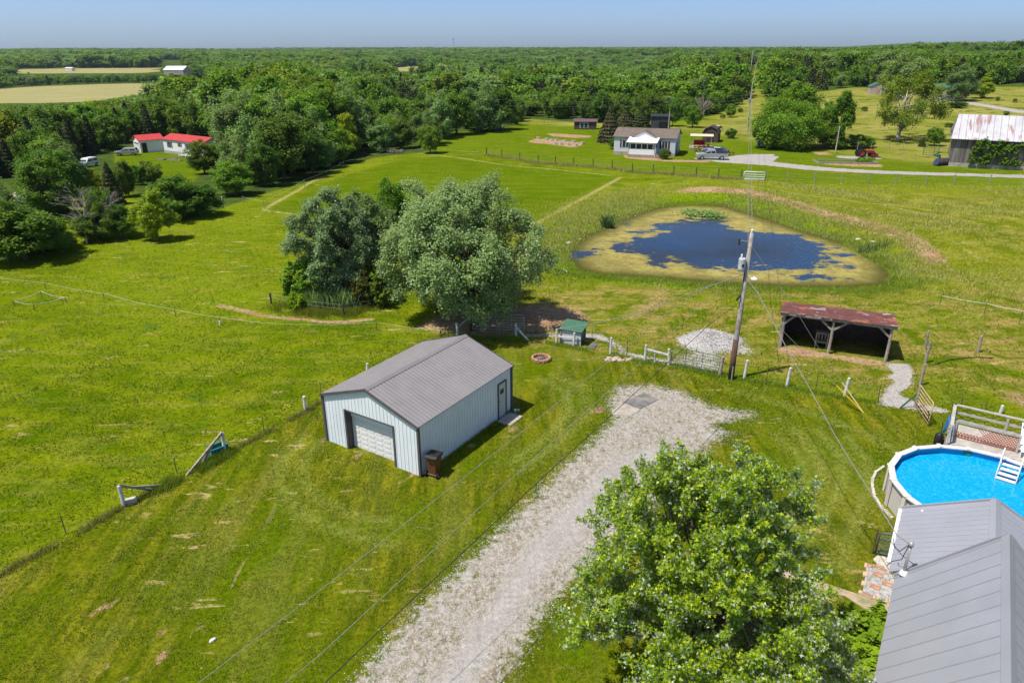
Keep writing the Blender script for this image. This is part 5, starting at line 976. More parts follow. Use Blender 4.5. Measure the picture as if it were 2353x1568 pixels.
def gambrel():
    g = at(1612, 327); r = thing('gambrel_shed', 'dark brown gambrel-roofed barn shed near the patio', 'shed', g, -.38); pr = [(0, 0), (3.2, 0), (3.2, 1.9), (2.75, 2.7), (1.6, 3.2), (.45, 2.7), (0, 1.9)]
    MB().prism(pr, 0, 4.2, 'Y').build('wall', MT['woodd'], r); m = MB(); rp = [(3.34, 1.84), (2.8, 2.78), (1.6, 3.3), (.4, 2.78), (-.14, 1.84)]
    for a, b in zip(rp[:-1], rp[1:]): m.slab([(a[0], -.2, a[1]), (b[0], -.2, b[1]), (b[0], 4.4, b[1]), (a[0], 4.4, a[1])], .07)
    m.build('roof', plain('dark_brown_roof', (.075, .05, .045), .9, .2, 1.5), r); MB().box((1.6, -.02, 1.1), (1.5, .04, 2.0)).build('door', plain('brown_door', (.05, .035, .03), .9, .2, 2), r)
gambrel()
def patio():
    g = at(1585, 343); t = thing('pergola', 'wooden pergola over a patio with red and white cushions', 'pergola', g, -.25); m = MB(); W, D_, h = 4.0, 4.0, 2.5
    [m.beam((x, y, 0), (x, y, h), .12) for x in (.1, W - .1) for y in (.1, D_)]; m.build('post', MT['wood'], t); m = MB(); m.box((W / 2, D_ / 2, .15), (W + .4, D_ + .4, .3)); m.build('patio_floor', MT['wood'], t)
    m = MB(); m.slab([(-.2, -.2, h + .05), (W + .2, -.2, h + .05), (W + .2, D_ * .6, h + .2), (-.2, D_ * .6, h + .2)], .06); m.build('canopy', plain('cream_canvas', (.60, .52, .38), .8, .1, 3), t)
    s = thing('patio_swing', 'red and white cushioned swing seat under the pergola', 'swing', (g[0] + 2.0, g[1] + 1.2, g[2] + .3), -.25); m = MB(); m.box((0, 0, .45), (2.2, .6, .18)); m.box((0, .3, .9), (2.2, .15, .75)); m.build('cushion', plain('red_cushion', (.50, .02, .03), .8, .3, 9), s); MB().tube([(-1.1, 0, .4), (-1.1, 0, 1.9), (1.1, 0, 1.9), (1.1, 0, .4)], .03, 6).build('frame', MT['white'], s)
    for i, (u, v, c) in enumerate([(1606, 347, 'red'), (1616, 346, 'pink'), (1626, 343, 'orange'), (1598, 350, 'yellow')]):
        p = at(u, v); o = thing('potted_flowers', f'clay pot of {c} flowers at the edge of the patio', 'potted plant', p, 0, 'potted flowers by the patio'); MB().lathe([(.2, 0), (.28, .4), (.24, .4)], (0, 0, 0), 9).build('pot', MT['brick'], o)
        rg = np.random.default_rng(i); V, F = sprays(rg, rg.normal(size=(6, 3)) * .15 + [0, 0, .65], np.full(6, .3), 260, .12, 5); npmesh('foliage', V, F, LM['mid'] if i % 2 else LM['lime'], o)
        V, F = sprays(rg, rg.normal(size=(6, 3)) * .2 + [0, 0, .8], np.full(6, .25), 60, .12, 5); npmesh('blossoms', V, F, plain(c + '_petals', dict(red=(.6, .02, .03), pink=(.6, .12, .3), orange=(.7, .2, .02), yellow=(.7, .5, .02))[c], .8), o)
patio()
p = at(1519, 303); t = thing('satellite_dish', 'grey satellite dish on a stub post behind the house roof', 'satellite dish', (p[0], p[1], p[2]), .4); MB().tube([(0, 0, 0), (0, 0, 2.6)], .05, 6).build('pole', MT['steel'], t); m = MB(); m.lathe([(1.0, .35), (.8, .18), (.4, .04), (.02, 0)], (0, 0, 0), 18); m.v = [(x, z - .2, y + 2.9) for x, y, z in m.v]; m.build('dish', MT['steel'], t, smooth=True)
# garden cloches
k = [(468, 912), (545, 920), (590, 927), (630, 930), (707, 935), (783, 943), (865, 957), (622, 962), (672, 965), (738, 970), (808, 975)]
nm = ['first', 'second', 'third', 'fourth', 'fifth', 'sixth', 'last']; base = None
for i, q in enumerate(k):
    p = at(*z3(*q)); lb = f'silver planter tub in the back row of the garden plot, {nm[i]} from the upper corner' if i < 7 else f'silver planter tub in the front row of the garden plot, {nm[i - 7]} along'
    if base is None:
        base = thing('planter_tub', lb, 'planter', p, rnd.uniform(-.3, .3), 'silver tubs in the garden plot'); MB().lathe([(.34, 0), (.42, .42), (.36, .42), (.34, .36)], (0, 0, 0), 12).build('tub', plain('foil_silver', (.62, .66, .72), .35, .3, 5, metal=.2), base); MB().lathe([(.34, .37), (.3, .40), (.02, .46)], (0, 0, 0), 10).build('soil', MT['ash'], base)
    else: dup(base, p, rnd.uniform(-.3, .3), lb, rnd.uniform(.8, 1.15))
# ---- vehicles
def car(name, label, cat, loc, rz, paint, kind='sedan', s=1.0):
    r = thing(name, label, cat, loc, rz)
    if kind == 'truck':
        L, W = 5.4, 1.9; low = [(-2.7, .45), (-2.7, 1.05), (-.55, 1.08), (-.5, 1.12), (1.25, 1.10), (2.45, 1.0), (2.65, .85), (2.68, .45)]; cab = [(-.62, 1.08), (-.45, 1.75), (.75, 1.78), (1.35, 1.08)]; ax = (-1.65, 1.75); wr = .38
    elif kind == 'suv':
        L, W = 4.5, 1.8; low = [(-2.2, .4), (-2.25, 1.0), (1.0, 1.02), (2.1, .88), (2.22, .7), (2.22, .4)]; cab = [(-2.15, 1.0), (-1.85, 1.6), (.3, 1.62), (1.15, 1.0)]; ax = (-1.35, 1.4); wr = .35
    else:
        L, W = 4.7, 1.8; low = [(-2.3, .35), (-2.35, .85), (-1.7, .98), (1.0, .95), (2.15, .78), (2.3, .6), (2.3, .35)]; cab = [(-1.75, .96), (-1.0, 1.42), (.2, 1.44), (1.1, .94)]; ax = (-1.4, 1.45); wr = .33
    hw = W / 2; m = MB(); m.prism(low, -hw, hw, 'Y')
    n = len(cab); vs = [(x, -hw + .04, z) if z < 1.2 else (x, -hw + .2, z) for x, z in cab] + [(x, hw - .04, z) if z < 1.2 else (x, hw - .2, z) for x, z in cab]; m.add(vs, [tuple(range(n)), tuple(range(2 * n - 1, n - 1, -1))] + [((i + 1) % n, i, n + i, n + (i + 1) % n) for i in range(n)]); b = m.build('body', paint, r, bevel=.05)
    if kind == 'truck': MB().box((-1.62, 0, 1.085), (1.95, 1.6, .03)).build('bed_liner', MT['black'], r)
    m = MB(); (x0, z0), (x1, z1_), (x2, z2_), (x3, z3_) = cab
    def lerp(a, b, t): return a + (b - a) * t
    for sg in (-1, 1):
        for a, c in ((.08, .46), (.53, .93)):
            xa, xb = lerp(x0, x3, a), lerp(x0, x3, c); xc, xd = lerp(x1, x2, a), lerp(x1, x2, c); y0, y1 = sg * (hw - .05), sg * (hw - .185); zl, zh = z0 + .06, z1_ - .07; q = [(xa, y0, zl), (xb, y0, zl), (xd, y1, zh), (xc, y1, zh)]; m.add(q, [(0, 1, 2, 3), (3, 2, 1, 0)])
    m.add([(x3 - .06 + .03, -hw + .2, z3_ + .05), (x3 - .03, hw - .2, z3_ + .05), (x2 + .06, hw - .3, z2_ - .06), (x2 + .06, -hw + .3, z2_ - .06)], [(0, 1, 2, 3)]); m.add([(x0 + .0, -hw + .2, z0 + .06), (x0 + .0, hw - .2, z0 + .06), (x1 - .06, hw - .3, z1_ - .06), (x1 - .06, -hw + .3, z1_ - .06)], [(3, 2, 1, 0)]); m.build('window', MT['glass'], r)
    for x in ax:
        for sg in (-1, 1): w_ = MB().lathe([(wr * .7, -.11), (wr, -.09), (wr, .09), (wr * .7, .11)], (x, sg * (hw - .06), wr), 16, 'Y').build('wheel', MT['tyre'], r); MB().lathe([(wr * .6, sg * .1), (wr * .62, sg * .125), (.03, sg * .12)], (x, sg * (hw - .06), wr), 12, 'Y').build('rim', MT['rim'], w_)
    for sg in (-1, 1): MB().box((L / 2 - .1, sg * (hw - .28), low[-3][1]), (.1, .36, .16)).build('headlight', MT['white'], r); MB().box((-L / 2 + .02 if kind != 'truck' else -2.70, sg * (hw - .16), .88), (.06, .2, .2)).build('tail_light', MT['redp'], r)
    return r
silver = plain('silver_paint', (.40, .41, .43), .3, .05, 1, metal=.3); whitep = plain('white_car_paint', (.72, .73, .74), .3, .04, 1); darkp = plain('dark_paint', (.07, .08, .10), .25, .1, 1, metal=.3)
p = at(1634, 366); car('pickup_truck', 'silver crew-cab pickup truck parked outside the ranch house', 'pickup truck', p, math.pi - .12, silver, 'truck')
p = at(1651, 357); car('parked_sedan', 'dark blue-grey sedan parked behind the silver pickup', 'car', (p[0] - .4, p[1] + 1.0, p[2]), math.pi - .5, darkp)
p = at(293, 357); car('parked_car', 'silver hatchback parked before the red-roofed garage', 'car', p, math.pi - .25 + .5, silver, 'suv')
p = at(202, 383); car('parked_van', 'white car parked between bushes below the silver hatchback', 'car', p, R_(-100), whitep, 'suv')
p = at(2172, 233); car('farm_jeep', 'olive green open jeep standing by the green-roofed barn', 'jeep', p, math.pi + .1, plain('olive_paint', (.13, .15, .11), .5, .1, 1), 'truck')
def tractor():
    p = at(1985, 361); r = thing('farm_tractor', 'small red farm tractor with front loader on the gravel spur', 'tractor', p, -.08); m = MB(); m.box((.75, 0, 1.0), (1.5, .55, .5)); m.box((1.45, 0, .8), (.25, .5, .45)); m.box((-.55, 0, .95), (.8, 1.5, .25)); m.build('body', MT['redp'], r, bevel=.04)
    m = MB(); m.box((-.55, 0, 1.2), (.45, .5, .14)); m.box((-.78, 0, 1.45), (.1, .5, .45)); m.build('seat', MT['black'], r); MB().tube([(.0, 0, 1.1), (-.12, 0, 1.5)], .03, 6).build('steering_column', MT['black'], r); MB().tube([(-.85, -.5, .9), (-.85, -.5, 2.2), (-.85, .5, 2.2), (-.85, .5, .9)], .04, 6).build('roll_bar', MT['black'], r)
    for x, rr_, w_ in ((-.75, .72, .38), (1.2, .42, .24)):
        for sg in (-1, 1): q = MB().lathe([(rr_ * .6, -w_ / 2), (rr_, -w_ * .4), (rr_, w_ * .4), (rr_ * .6, w_ / 2)], (x, sg * .72, rr_), 18, 'Y').build('wheel', MT['tyre'], r); MB().lathe([(rr_ * .5, sg * w_ * .5), (rr_ * .5, sg * w_ * .53), (.04, sg * w_ * .5)], (x, sg * .72, rr_), 12, 'Y').build('rim', MT['redp'], q)
    m = MB(); [m.tube([(.2, sg * .45, 1.2), (1.3, sg * .5, 1.1), (2.1, sg * .5, .45)], .06, 6) for sg in (-1, 1)]; m.build('loader_arm', MT['redp'], r); MB().prism([(2.0, .1), (2.6, .08), (2.55, .16), (2.15, .2), (2.05, .7), (1.97, .7)], -.8, .8, 'Y').build('loader_bucket', MT['rusty'], r)
tractor()
# ---- animals, one skinned body each
def animal(name, label, cat, loc, rz, nodes, edges, m_, s=1.0):
    me = bpy.data.meshes.new('body'); me.from_pydata([tuple(c * s for c in n[:3]) for n in nodes], edges, []); o = bpy.data.objects.new(name, me); sc.collection.objects.link(o); me.materials.append(m_)
    md = o.modifiers.new('skin', 'SKIN'); o.modifiers.new('sub', 'SUBSURF').render_levels = 2
    for i, n in enumerate(nodes): me.skin_vertices[0].data[i].radius = (n[3] * s, n[3] * s)
    me.skin_vertices[0].data[0].use_root = True; o.location = tuple(loc); o.rotation_euler.z = rz; tag(o, label, cat); return o
quad = lambda gr: [(0, 0, 1.15, .26), (-.55, 0, 1.2, .25), (.5, 0, 1.12, .28), (.85, 0, 1.2 - gr * .1, .17), (1.2, 0, 1.5 - gr * .8, .12), (1.35, 0, 1.62 - gr * 1.1, .11), (1.6, 0, 1.42 - gr * 1.25, .075),
    (-.65, .17, .95, .15), (-.55, .17, .62, .085), (-.72, .17, .42, .06), (-.68, .17, .06, .06), (-.65, -.17, .95, .15), (-.45, -.17, .62, .085), (-.6, -.17, .42, .06), (-.55, -.17, .06, .06),
    (.55, .16, .85, .11), (.55, .16, .5, .065), (.55, .16, .06, .055), (.58, -.16, .85, .11), (.66, -.16, .5, .065), (.66, -.16, .06, .055), (-.82, 0, 1.2, .07), (-.95, 0, .7, .06)]
qe = [(0, 1), (0, 2), (2, 3), (3, 4), (4, 5), (5, 6), (1, 7), (7, 8), (8, 9), (9, 10), (1, 11), (11, 12), (12, 13), (13, 14), (2, 15), (15, 16), (16, 17), (2, 18), (18, 19), (19, 20), (1, 21), (21, 22)]
kk_ = NB('pinto_coat'); kk_.col(kk_.mix(kk_.ramp(kk_.noise(1.5, kk_.obj(), 2), .48, .52), (.02, .018, .016), (.66, .63, .58)))
animal('horse', 'black and white pinto horse grazing by the small round tree', 'horse', at(1647, 302), .2, quad(1), qe, kk_.m)
animal('dog', 'brown and black dog standing on the gravel near the pickup', 'dog', at(1680, 357), 2.9, quad(.3), qe, plain('brown_coat', (.20, .09, .035), .9, .6, 3), .52)
animal('dog', 'tan and white dog by the brush under the broad tree', 'dog', at(1873, 340), .2, quad(.3), qe, plain('tan_coat', (.42, .25, .13), .9, .5, 3), .5)
# ---- odds and ends round the barn
g = at(2148, 381)
for i in range(5):
    t = thing('old_tyre', ['blue-capped', 'grey', 'black', 'dusty black', 'dark grey'][i] + ' tractor tyre leaning in the row before the barn', 'tyre', (g[0] + i * .55, g[1] + .2 * i, g[2]), .3, 'tyres leaning by the barn'); q = MB(); q.lathe([(.40, -.16), (.55, -.18), (.62, -.1), (.62, .1), (.55, .18), (.40, .16)], (0, 0, .6), 16, 'X').build('tread', plain('old_tyre_%d' % i, (.04 + .03 * (i % 2), .05, .06 + .05 * (i == 0)), .9, .3, 4), t); MB().lathe([(.3, -.05), (.3, .05)], (0, 0, .6), 12, 'X').build('rim', MT['steel'], t); t.rotation_euler = (0, .35, .3)
t = thing('wheelbarrow', 'teal wheelbarrow near the corner of the barn', 'wheelbarrow', at(2152, 365), .2); MB().prism([(-.5, .75), (.5, .75), (.3, .4), (-.35, .4)], -.35, .35, 'Y').build('tub', MT['teal'], t); MB().lathe([(.15, -.05), (.2, 0), (.15, .05)], (.55, 0, .2), 12, 'Y').build('wheel', MT['tyre'], t); m = MB(); [m.tube([(.5, s * .2, .25), (-.3, s * .3, .42), (-.9, s * .32, .6)], .025, 5) for s in (-1, 1)]; [m.tube([(-.3, s * .3, .42), (-.4, s * .3, 0)], .025, 5) for s in (-1, 1)]; m.build('handles', MT['wood'], t)
t = thing('vegetable_plot', 'timber framed vegetable plot beside the gravel road', 'garden bed', at(*z4(720, 1068)), -.02); b = np.array(at(*z4(1230, 1092))) - at(*z4(720, 1068)); L = np.linalg.norm(b[:2]); m = MB(); m.box((L / 2, 0, .1), (L, .15, .25)); m.box((L / 2, 3.2, .1), (L, .15, .25)); m.box((0, 1.6, .1), (.15, 3.0, .25)); m.box((L, 1.6, .1), (.15, 3.0, .25)); m.build('timber_frame', MT['wood'], t)
rg = np.random.default_rng(2); cl = np.stack([rg.uniform(L * .7, L, 30), rg.uniform(.3, 2.8, 30), rg.uniform(.2, .5, 30)], 1); V, F = sprays(rg, cl, np.full(30, .45), 2500, .16, 6); npmesh('vegetables', V, F, LM['mid'], t)
# ---- far buildings and tower
def far_at(u, v, dist):
    d = ray(u, v); t = dist / d[1]; return (d[0] * t, dist, CH + d[2] * t)
p = at(150, 163); gable('white_building', 'tiny white shed on the far left field', 'shed', p, -.1, 9, 6, 3, 4, MT['white'], MT['white'])
p = far_at(372, 147, 620); z0 = float(hz(p[0], p[1])); gable('hay_barn', 'large white-roofed barn rising above the far left woods', 'barn', (p[0], p[1], p[2] - 8), -.1, 17, 14, 3.4, 6.2, plain('grey_boards', (.3, .29, .28), .9, .2, .5), MT['white'])
p = far_at(1042, 113, 3300); t = thing('radio_tower', 'thin lattice radio tower on the far horizon', 'tower', (p[0], p[1], 0), 0); m = MB(); [m.tube([(x * 2, y * 2, 0), (x * .9, y * .9, 56)], .35, 4) for x, y in ((-1, -1), (1, -1), (0, 1))]; [m.tube([(-1.6, -1.6, z), (1.6, -1.6, z + 3), (0, 1.4, z + 6)], .2, 4) for z in range(4, 50, 6)]; m.build('lattice', MT['steel'], t); MB().box((0, 0, 50), (7, 1, 2.5)).build('antenna', MT['steel'], t)
p = far_at(1391, 119, 1900); t = gable('white_house', 'tiny white house on the far wooded horizon', 'house', (p[0], p[1], p[2] - 6), .3, 16, 10, 8, 11, MT['white'], MT['white'])

p = at(*z4(232, 925)); t = thing('blue_barrel', 'blue plastic barrel under the edge of the broad tree', 'barrel', p); MB().lathe([(.28, 0), (.31, .1), (.31, .8), (.27, .9)], (0, 0, 0), 14).build('barrel', MT['bluehose'], t); MB().lathe([(.27, .9), (.28, .93), (.05, .94)], (0, 0, 0), 12).build('lid', MT['black'], t)
p = at(*z4(255, 925)); t = thing('feed_tub', 'white feed tub next to the blue barrel', 'tub', p); MB().lathe([(.25, 0), (.3, .55), (.27, .55), (.25, .1)], (0, 0, 0), 12).build('tub', MT['white'], t)
p = at(*z4(290, 915)); t = thing('garden_table', 'small weathered table in the shade of the broad tree', 'table', p); MB().box((0, 0, .75), (1.4, .8, .06)).build('tabletop', MT['wood'], t)
for sx in (-.6, .6):
    for sy in (-.3, .3): MB().box((sx, sy, .36), (.08, .08, .72)).build('leg', MT['wood'], t)
# ------------------------------------------------------------------ trees and shrubs one can point at
def T(key, ub, vb, vt, wpx, label, group=None, name=None, rz=None, lo_=False):
    g = P(ub, vb); h = HT(g, ub, vt) - g[2]; d = math.hypot(g[0], g[1]); px = CF / (g[1] * math.cos(CP) + (CH - g[2]) * math.sin(CP))
    base_r = dict(deep=4.1, mid=3.8, yel=3.4, grey=4.0, tall=2.9, cedar=2.3, deep2=3.5, lime=3.3)[key]; wid = (wpx / px / 2) / (base_r * h / 10)
    return put_tree(key + ('L' if lo_ else 'H'), g, h, rnd.uniform(0, 6.28) if rz is None else rz, label, group, wid, name)
S_ = 'small trees by the mobile home lawn'
T('deep2', 290, 452, 358, 50, 'dark pointed young tree in front of the mobile home lawn, at its near corner', None, 'young_tree'); T('deep2', 320, 425, 372, 36, 'middle one of three dark young trees on the mobile home lawn edge', None, 'young_tree'); T('deep2', 352, 424, 362, 50, 'round dark young tree nearest the raised beds', None, 'young_tree')
T('lime', 363, 552, 442, 84, 'bright yellow-green willow standing alone at the pasture edge', None, 'willow_tree')
T('mid', 410, 500, 405, 130, 'dense green shrubby tree behind the yellow-green willow'); T('deep', 462, 497, 425, 110, 'dark spreading shrubby tree between the willow and the grove')
T('mid', 470, 400, 322, 70, 'green tree overlapping the far end of the mobile home'); T('deep', 510, 395, 330, 80, 'dark tree just past the end of the mobile home')
T('deep', 285, 545, 470, 80, 'low dark bush at the foot of the dead tree', None, 'leafy_bush'); T('deep2', 225, 552, 480, 90, 'dark bush with bramble in front of the dead tree', None, 'leafy_bush'); T('mid', 250, 540, 430, 60, 'narrow green tree growing through the dead tree')
T('mid', 60, 595, 480, 190, 'big bright green bush at the left pasture edge', None, 'leafy_bush'); T('lime', 100, 575, 492, 120, 'yellow-green bush beside the big green bush', None, 'leafy_bush'); T('deep', 20, 600, 455, 130, 'dark broad bush at the picture edge', None, 'leafy_bush'); T('deep', 150, 575, 530, 60, 'low dark bush at the end of the left thicket', None, 'leafy_bush')
T('cedar', 262, 470, 370, 55, 'dark cedar behind the dead branches'); T('deep', 155, 470, 345, 100, 'dark full tree left of the parked white car'); T('deep2', 110, 450, 330, 90, 'tall dark tree at the left of the thicket')
T('mid', 988, 352, 287, 52, 'small round green tree alone at the corner of the mown field'); T('deep', 1190, 288, 246, 34, 'small green bush tree beside the grove end', None, 'leafy_bush')
for i, (u, vb, vt, w_) in enumerate([(1010, 318, 215, 80), (1050, 310, 212, 90), (1105, 302, 196, 110), (1150, 298, 202, 80)]): T('deep' if i % 2 else 'grey', u, vb, vt, w_, ['dark green tree at the near end of the row by the small round tree', 'second tree of the dark row beside the garden field', 'tallest dark tree in the row beside the garden field', 'last dark tree of the row next to the garden field'][i])
# spruces by the ranch house
def spruce(ub, vb, vt, w_, label, mk='brown'):
    g = P(ub, vb); h = HT(g, ub, vt) - g[2]; px = CF / (g[1] * math.cos(CP) + CH * math.sin(CP)); r = thing('spruce_tree', label, 'tree', g); rg = np.random.default_rng(int(ub)); V, F = conifer(rg, h, w_ / px / 2, 14000, .26, .5); npmesh('crown', V, F, LM[mk], r); MB().tube([(0, 0, -.3), (0, 0, h * .4), (0, 0, h * .95)], [.2, .12, .02], 7).build('trunk', BARK, r)
spruce(1400, 327, 243, 62, 'tall bronze-brown spruce at the corner of the ranch house'); spruce(1432, 312, 250, 66, 'brown-green spruce between the tall spruce and the shed'); spruce(1470, 306, 249, 62, 'dark spruce next to the equipment shed', 'needle')
T('mid', 1412, 342, 318, 30, 'light green bush at the left end of the ranch house', None, 'leafy_bush'); T('deep', 1427, 343, 326, 22, 'dark clipped bush by the ranch house wall', None, 'leafy_bush'); T('lime', 1435, 350, 335, 20, 'small lime green shrub before the ranch house sunroom', None, 'leafy_bush'); T('mid', 1528, 366, 341, 29, 'round green shrub in front of the ranch house steps', None, 'leafy_bush')
T('deep', 1490, 290, 205, 85, 'big dark broad tree behind the equipment shed'); T('mid', 1590, 293, 240, 44, 'green tree beside the bare pole behind the house'); T('deep', 1545, 290, 230, 40, 'leaning green tree behind the satellite dish')
T('deep2', 1678, 318, 291, 25, 'small round dark tree on the grass near the far pole'); T('mid', 1677, 270, 240, 26, 'small round tree on the slope below the woods')
near_tree_q = P(1800, 342); make_tree('leafy_tree', 'very broad low-hanging green tree beside the gravel loop', 'tree', 77, 9.2, 6.6, .2, LM['mid'], 26000, .28, 'dome', 150, .24, shell=.35, loc=near_tree_q, jit=.3, rough=.1); T('deep', 1850, 336, 240, 70, 'dark right half of the broad tree clump by the gravel loop'); T('mid', 1820, 300, 188, 110, 'tall open-limbed tree rising behind the broad tree'); T('mid', 1735 + 25, 340, 265, 70, 'near-side bushy tree of the clump next to the far pole')
T('tall', 1925, 342, 210, 62, 'thin ragged tree with bare upper branches by the wooden pole'); T('yel', 1890, 335, 235, 55, 'loose yellow-green tree between the clump and the ragged tree'); T('deep', 1905, 342, 300, 60, 'dark low bush at the foot of the ragged tree', None, 'leafy_bush'); T('mid', 1965, 340, 308, 60, 'green bush left of the sycamore foot', None, 'leafy_bush'); T('mid', 1990, 338, 316, 40, 'small green bush between the tractor and the sycamore', None, 'leafy_bush')
g = P(2062, 321); h = HT(g, 2062, 170) - g[2]; make_tree('sycamore_tree', 'pale-limbed sycamore with gaps in its crown on the meadow slope', 'tree', 91, h, 8.4, h * .16, LM['yel'], 19000, .30, 'round', 50, .22, shell=.62, bark=BARKW, nb=30, tr=.42, loc=g, rough=.45, jit=.22)
T('grey', 2072, 215, 123, 100, 'large silvery round tree behind the small tan shed'); T('cedar', 2012, 205, 150, 38, 'dark evergreen beside the small tan shed'); T('grey', 2200, 232, 152, 78, 'silver-green round tree beside the green-roofed barn'); T('deep2', 2195, 248, 230, 34, 'round bush beside the hill road', None, 'leafy_bush'); T('lime', 2255, 226, 180, 48, 'bright green young tree past the silver-green tree')
T('deep', 2190, 336, 316, 16, 'dark small bush left of the barn corner', None, 'leafy_bush') ; T('mid', 2145, 335, 292, 38, 'airy green sapling before the barn gable'); T('cedar', 2117, 337, 318, 18, 'small dark cedar on the slope by the barn')
for i, (u, v, w_) in enumerate([(1640, 262, 16), (1660, 272, 14), (2100, 262, 18), (2180, 292, 20), (2310, 265, 14), (2270, 300, 16), (1790, 232, 16), (1700, 258, 14), (2215, 245, 16), (2330, 236, 10), (2290, 232, 10), (1985, 255, 16)]): T('deep' if i % 2 else 'mid', u, v, v - 10, w_, 'small scattered bush on the hill meadow, ' + ['first', 'second', 'sixth', 'seventh', 'eleventh', 'ninth', 'fourth', 'third', 'eighth', 'twelfth', 'tenth', 'fifth'][i] + ' from the left', 'bushes on the hill meadow', 'leafy_bush', lo_=True)
# the big silver maples by the gate
def near_tree(name, label, seed, ub, vb, vt, rpx, mk, n, size, **kw):
    g = P(ub, vb); h = HT(g, ub, vt) - g[2]; px = CF / (g[1] * math.cos(CP) + (CH - h / 2) * math.sin(CP)); return make_tree(name, label, 'tree', seed, h, rpx / px, kw.pop('base', .8), LM[mk], n, size, loc=g, **kw), g, h
near_tree('silver_maple', 'large silver-leaved maple with drooping boughs beside the pasture gate', 301, 1085, 742, 412, 195, 'silv', 115000, .15, shape='round', ncl=175, cr=.175, shell=.45, droop=.3, nb=80, tr=.3, base=.9, rough=.34, sx=1.06, sy=.95, lean=(-.9, .6), jit=.24)
near_tree('silver_maple', 'blue-silvery tree with dense crown behind the cattail patch', 302, 775, 682, 448, 100, 'silv2', 80000, .15, shape='round', ncl=120, cr=.22, shell=.4, nb=30, tr=.22, base=.2, droop=.3, lean=(.2, 0), jit=.26, rough=.1)
near_tree('leafy_tree', 'green upright tree between the two silvery maples', 303, 850, 650, 438, 84, 'grey', 50000, .16, shape='round', ncl=90, cr=.28, nb=20, tr=.2, base=.6, jit=.26)
near_tree('bald_cypress', 'feathery olive-green tree rising behind the silvery maples', 304, 905, 560, 402, 42, 'mid', 20000, .13, shape='tall', ncl=60, cr=.3, rndm=1.2, nb=12, jit=.3)
near_tree('bald_cypress', 'wispy small feathery tree beside the olive-green one', 305, 935, 555, 455, 32, 'olive', 7000, .12, shape='tall', ncl=40, cr=.3, rndm=1.2, jit=.3)
near_tree('leafy_bush', 'bright green bush at the outer end of the tree clump', 306, 705, 690, 592, 55, 'mid', 16000, .15, shape='dome', ncl=46, cr=.32, base=.1)
near_tree('leafy_bush', 'low bright bush beside the fence post and cattails', 307, 692, 708, 678, 34, 'lime', 6000, .12, shape='dome', ncl=26, cr=.36, base=.0)
near_tree('leafy_bush', 'olive-yellow bush in front of the large silver maple', 308, 835, 702, 622, 34, 'olive', 12000, .10, shape='tall', ncl=44, cr=.33, base=.05, rndm=1.1)
near_tree('leafy_bush', 'green bush under the boughs next to the olive-yellow bush', 309, 878, 700, 615, 40, 'mid', 12000, .14, shape='dome', ncl=40, cr=.33, base=.05)
# foreground maple
make_tree('silver_maple', 'large bright maple with silver leaf backs in the foreground beside the drive', 'tree', 401, 8.5, 4.0, 1.3, LM['maple'], 175000, .105, 'dome', 215, .20, shell=.38, kind='lobed', nb=90, tr=.19, loc=(5.6, 15.9, 0), sx=.87, lean=(-.2, 0), K=6, rough=.26, flat=.3, rndm=1.15, jit=.11,
          extra=[(3.2 + .5 * math.sin(i * 2.4), -.2 - .28 * i * .5, 1.6 + 1.5 * ((i * 37) % 10) / 10) for i in range(12)])
# dead tree
def dead_tree(ub, vb, vt, label, seed, spread=1.0):
    g = P(ub, vb); h = HT(g, ub, vt) - g[2]; rr = random.Random(seed); r = thing('dead_tree', label, 'tree', g); m = MB()
    def grow_(p, d, L, r0, lvl):
        q = p + d * L; mid = p + d * L * .5 + Vector((rr.gauss(0, .06), rr.gauss(0, .06), rr.gauss(0, .05))) * L; m.tube([p, mid, q], [r0, r0 * .8, r0 * .6], 5, cap=False)
        if lvl == 0: return
        for _ in range(3 if lvl > 1 else 4):
            dd = (d + Vector((rr.gauss(0, .5), rr.gauss(0, .5), rr.gauss(.05, .3))) * spread).normalized(); grow_(p + (q - p) * rr.uniform(.5, 1), dd, L * rr.uniform(.5, .8), r0 * .55, lvl - 1)
    for k in range(6): a = k * 1.05; grow_(Vector((0, 0, -.1)), Vector((math.cos(a) * .42, math.sin(a) * .42, 1)).normalized(), h * .40, .12, 4)
    m.build('limbs', DEADW, r)
dead_tree(225, 545, 395, 'bare grey dead tree spreading its limbs over the thicket', 5, 1.1); dead_tree(1607, 275, 212, 'two bare white dead trunks above the green tree behind the house', 6, .6); dead_tree(855, 232, 160, 'pale dead snag standing among the middle woods', 8, .5)
# hosta bank by the house
p = G(*zb(760, 1300)); make_tree('hosta_bush', 'lime green large-leaved shrub against the house wall', 'shrub', 55, 1.5, 1.3, .0, LM['hosta'], 7000, .20, 'dome', 40, .34, loc=(p[0] + .3, p[1], 0), flat=1.1, rndm=.5)
p = G(*zb(600, 1500)); make_tree('hosta_bush', 'second lime green shrub under the maple next to the house', 'shrub', 56, 1.2, 1.2, .0, LM['hosta'], 6000, .20, 'dome', 40, .34, loc=(p[0] + .4, p[1], 0), flat=1.1, rndm=.5)
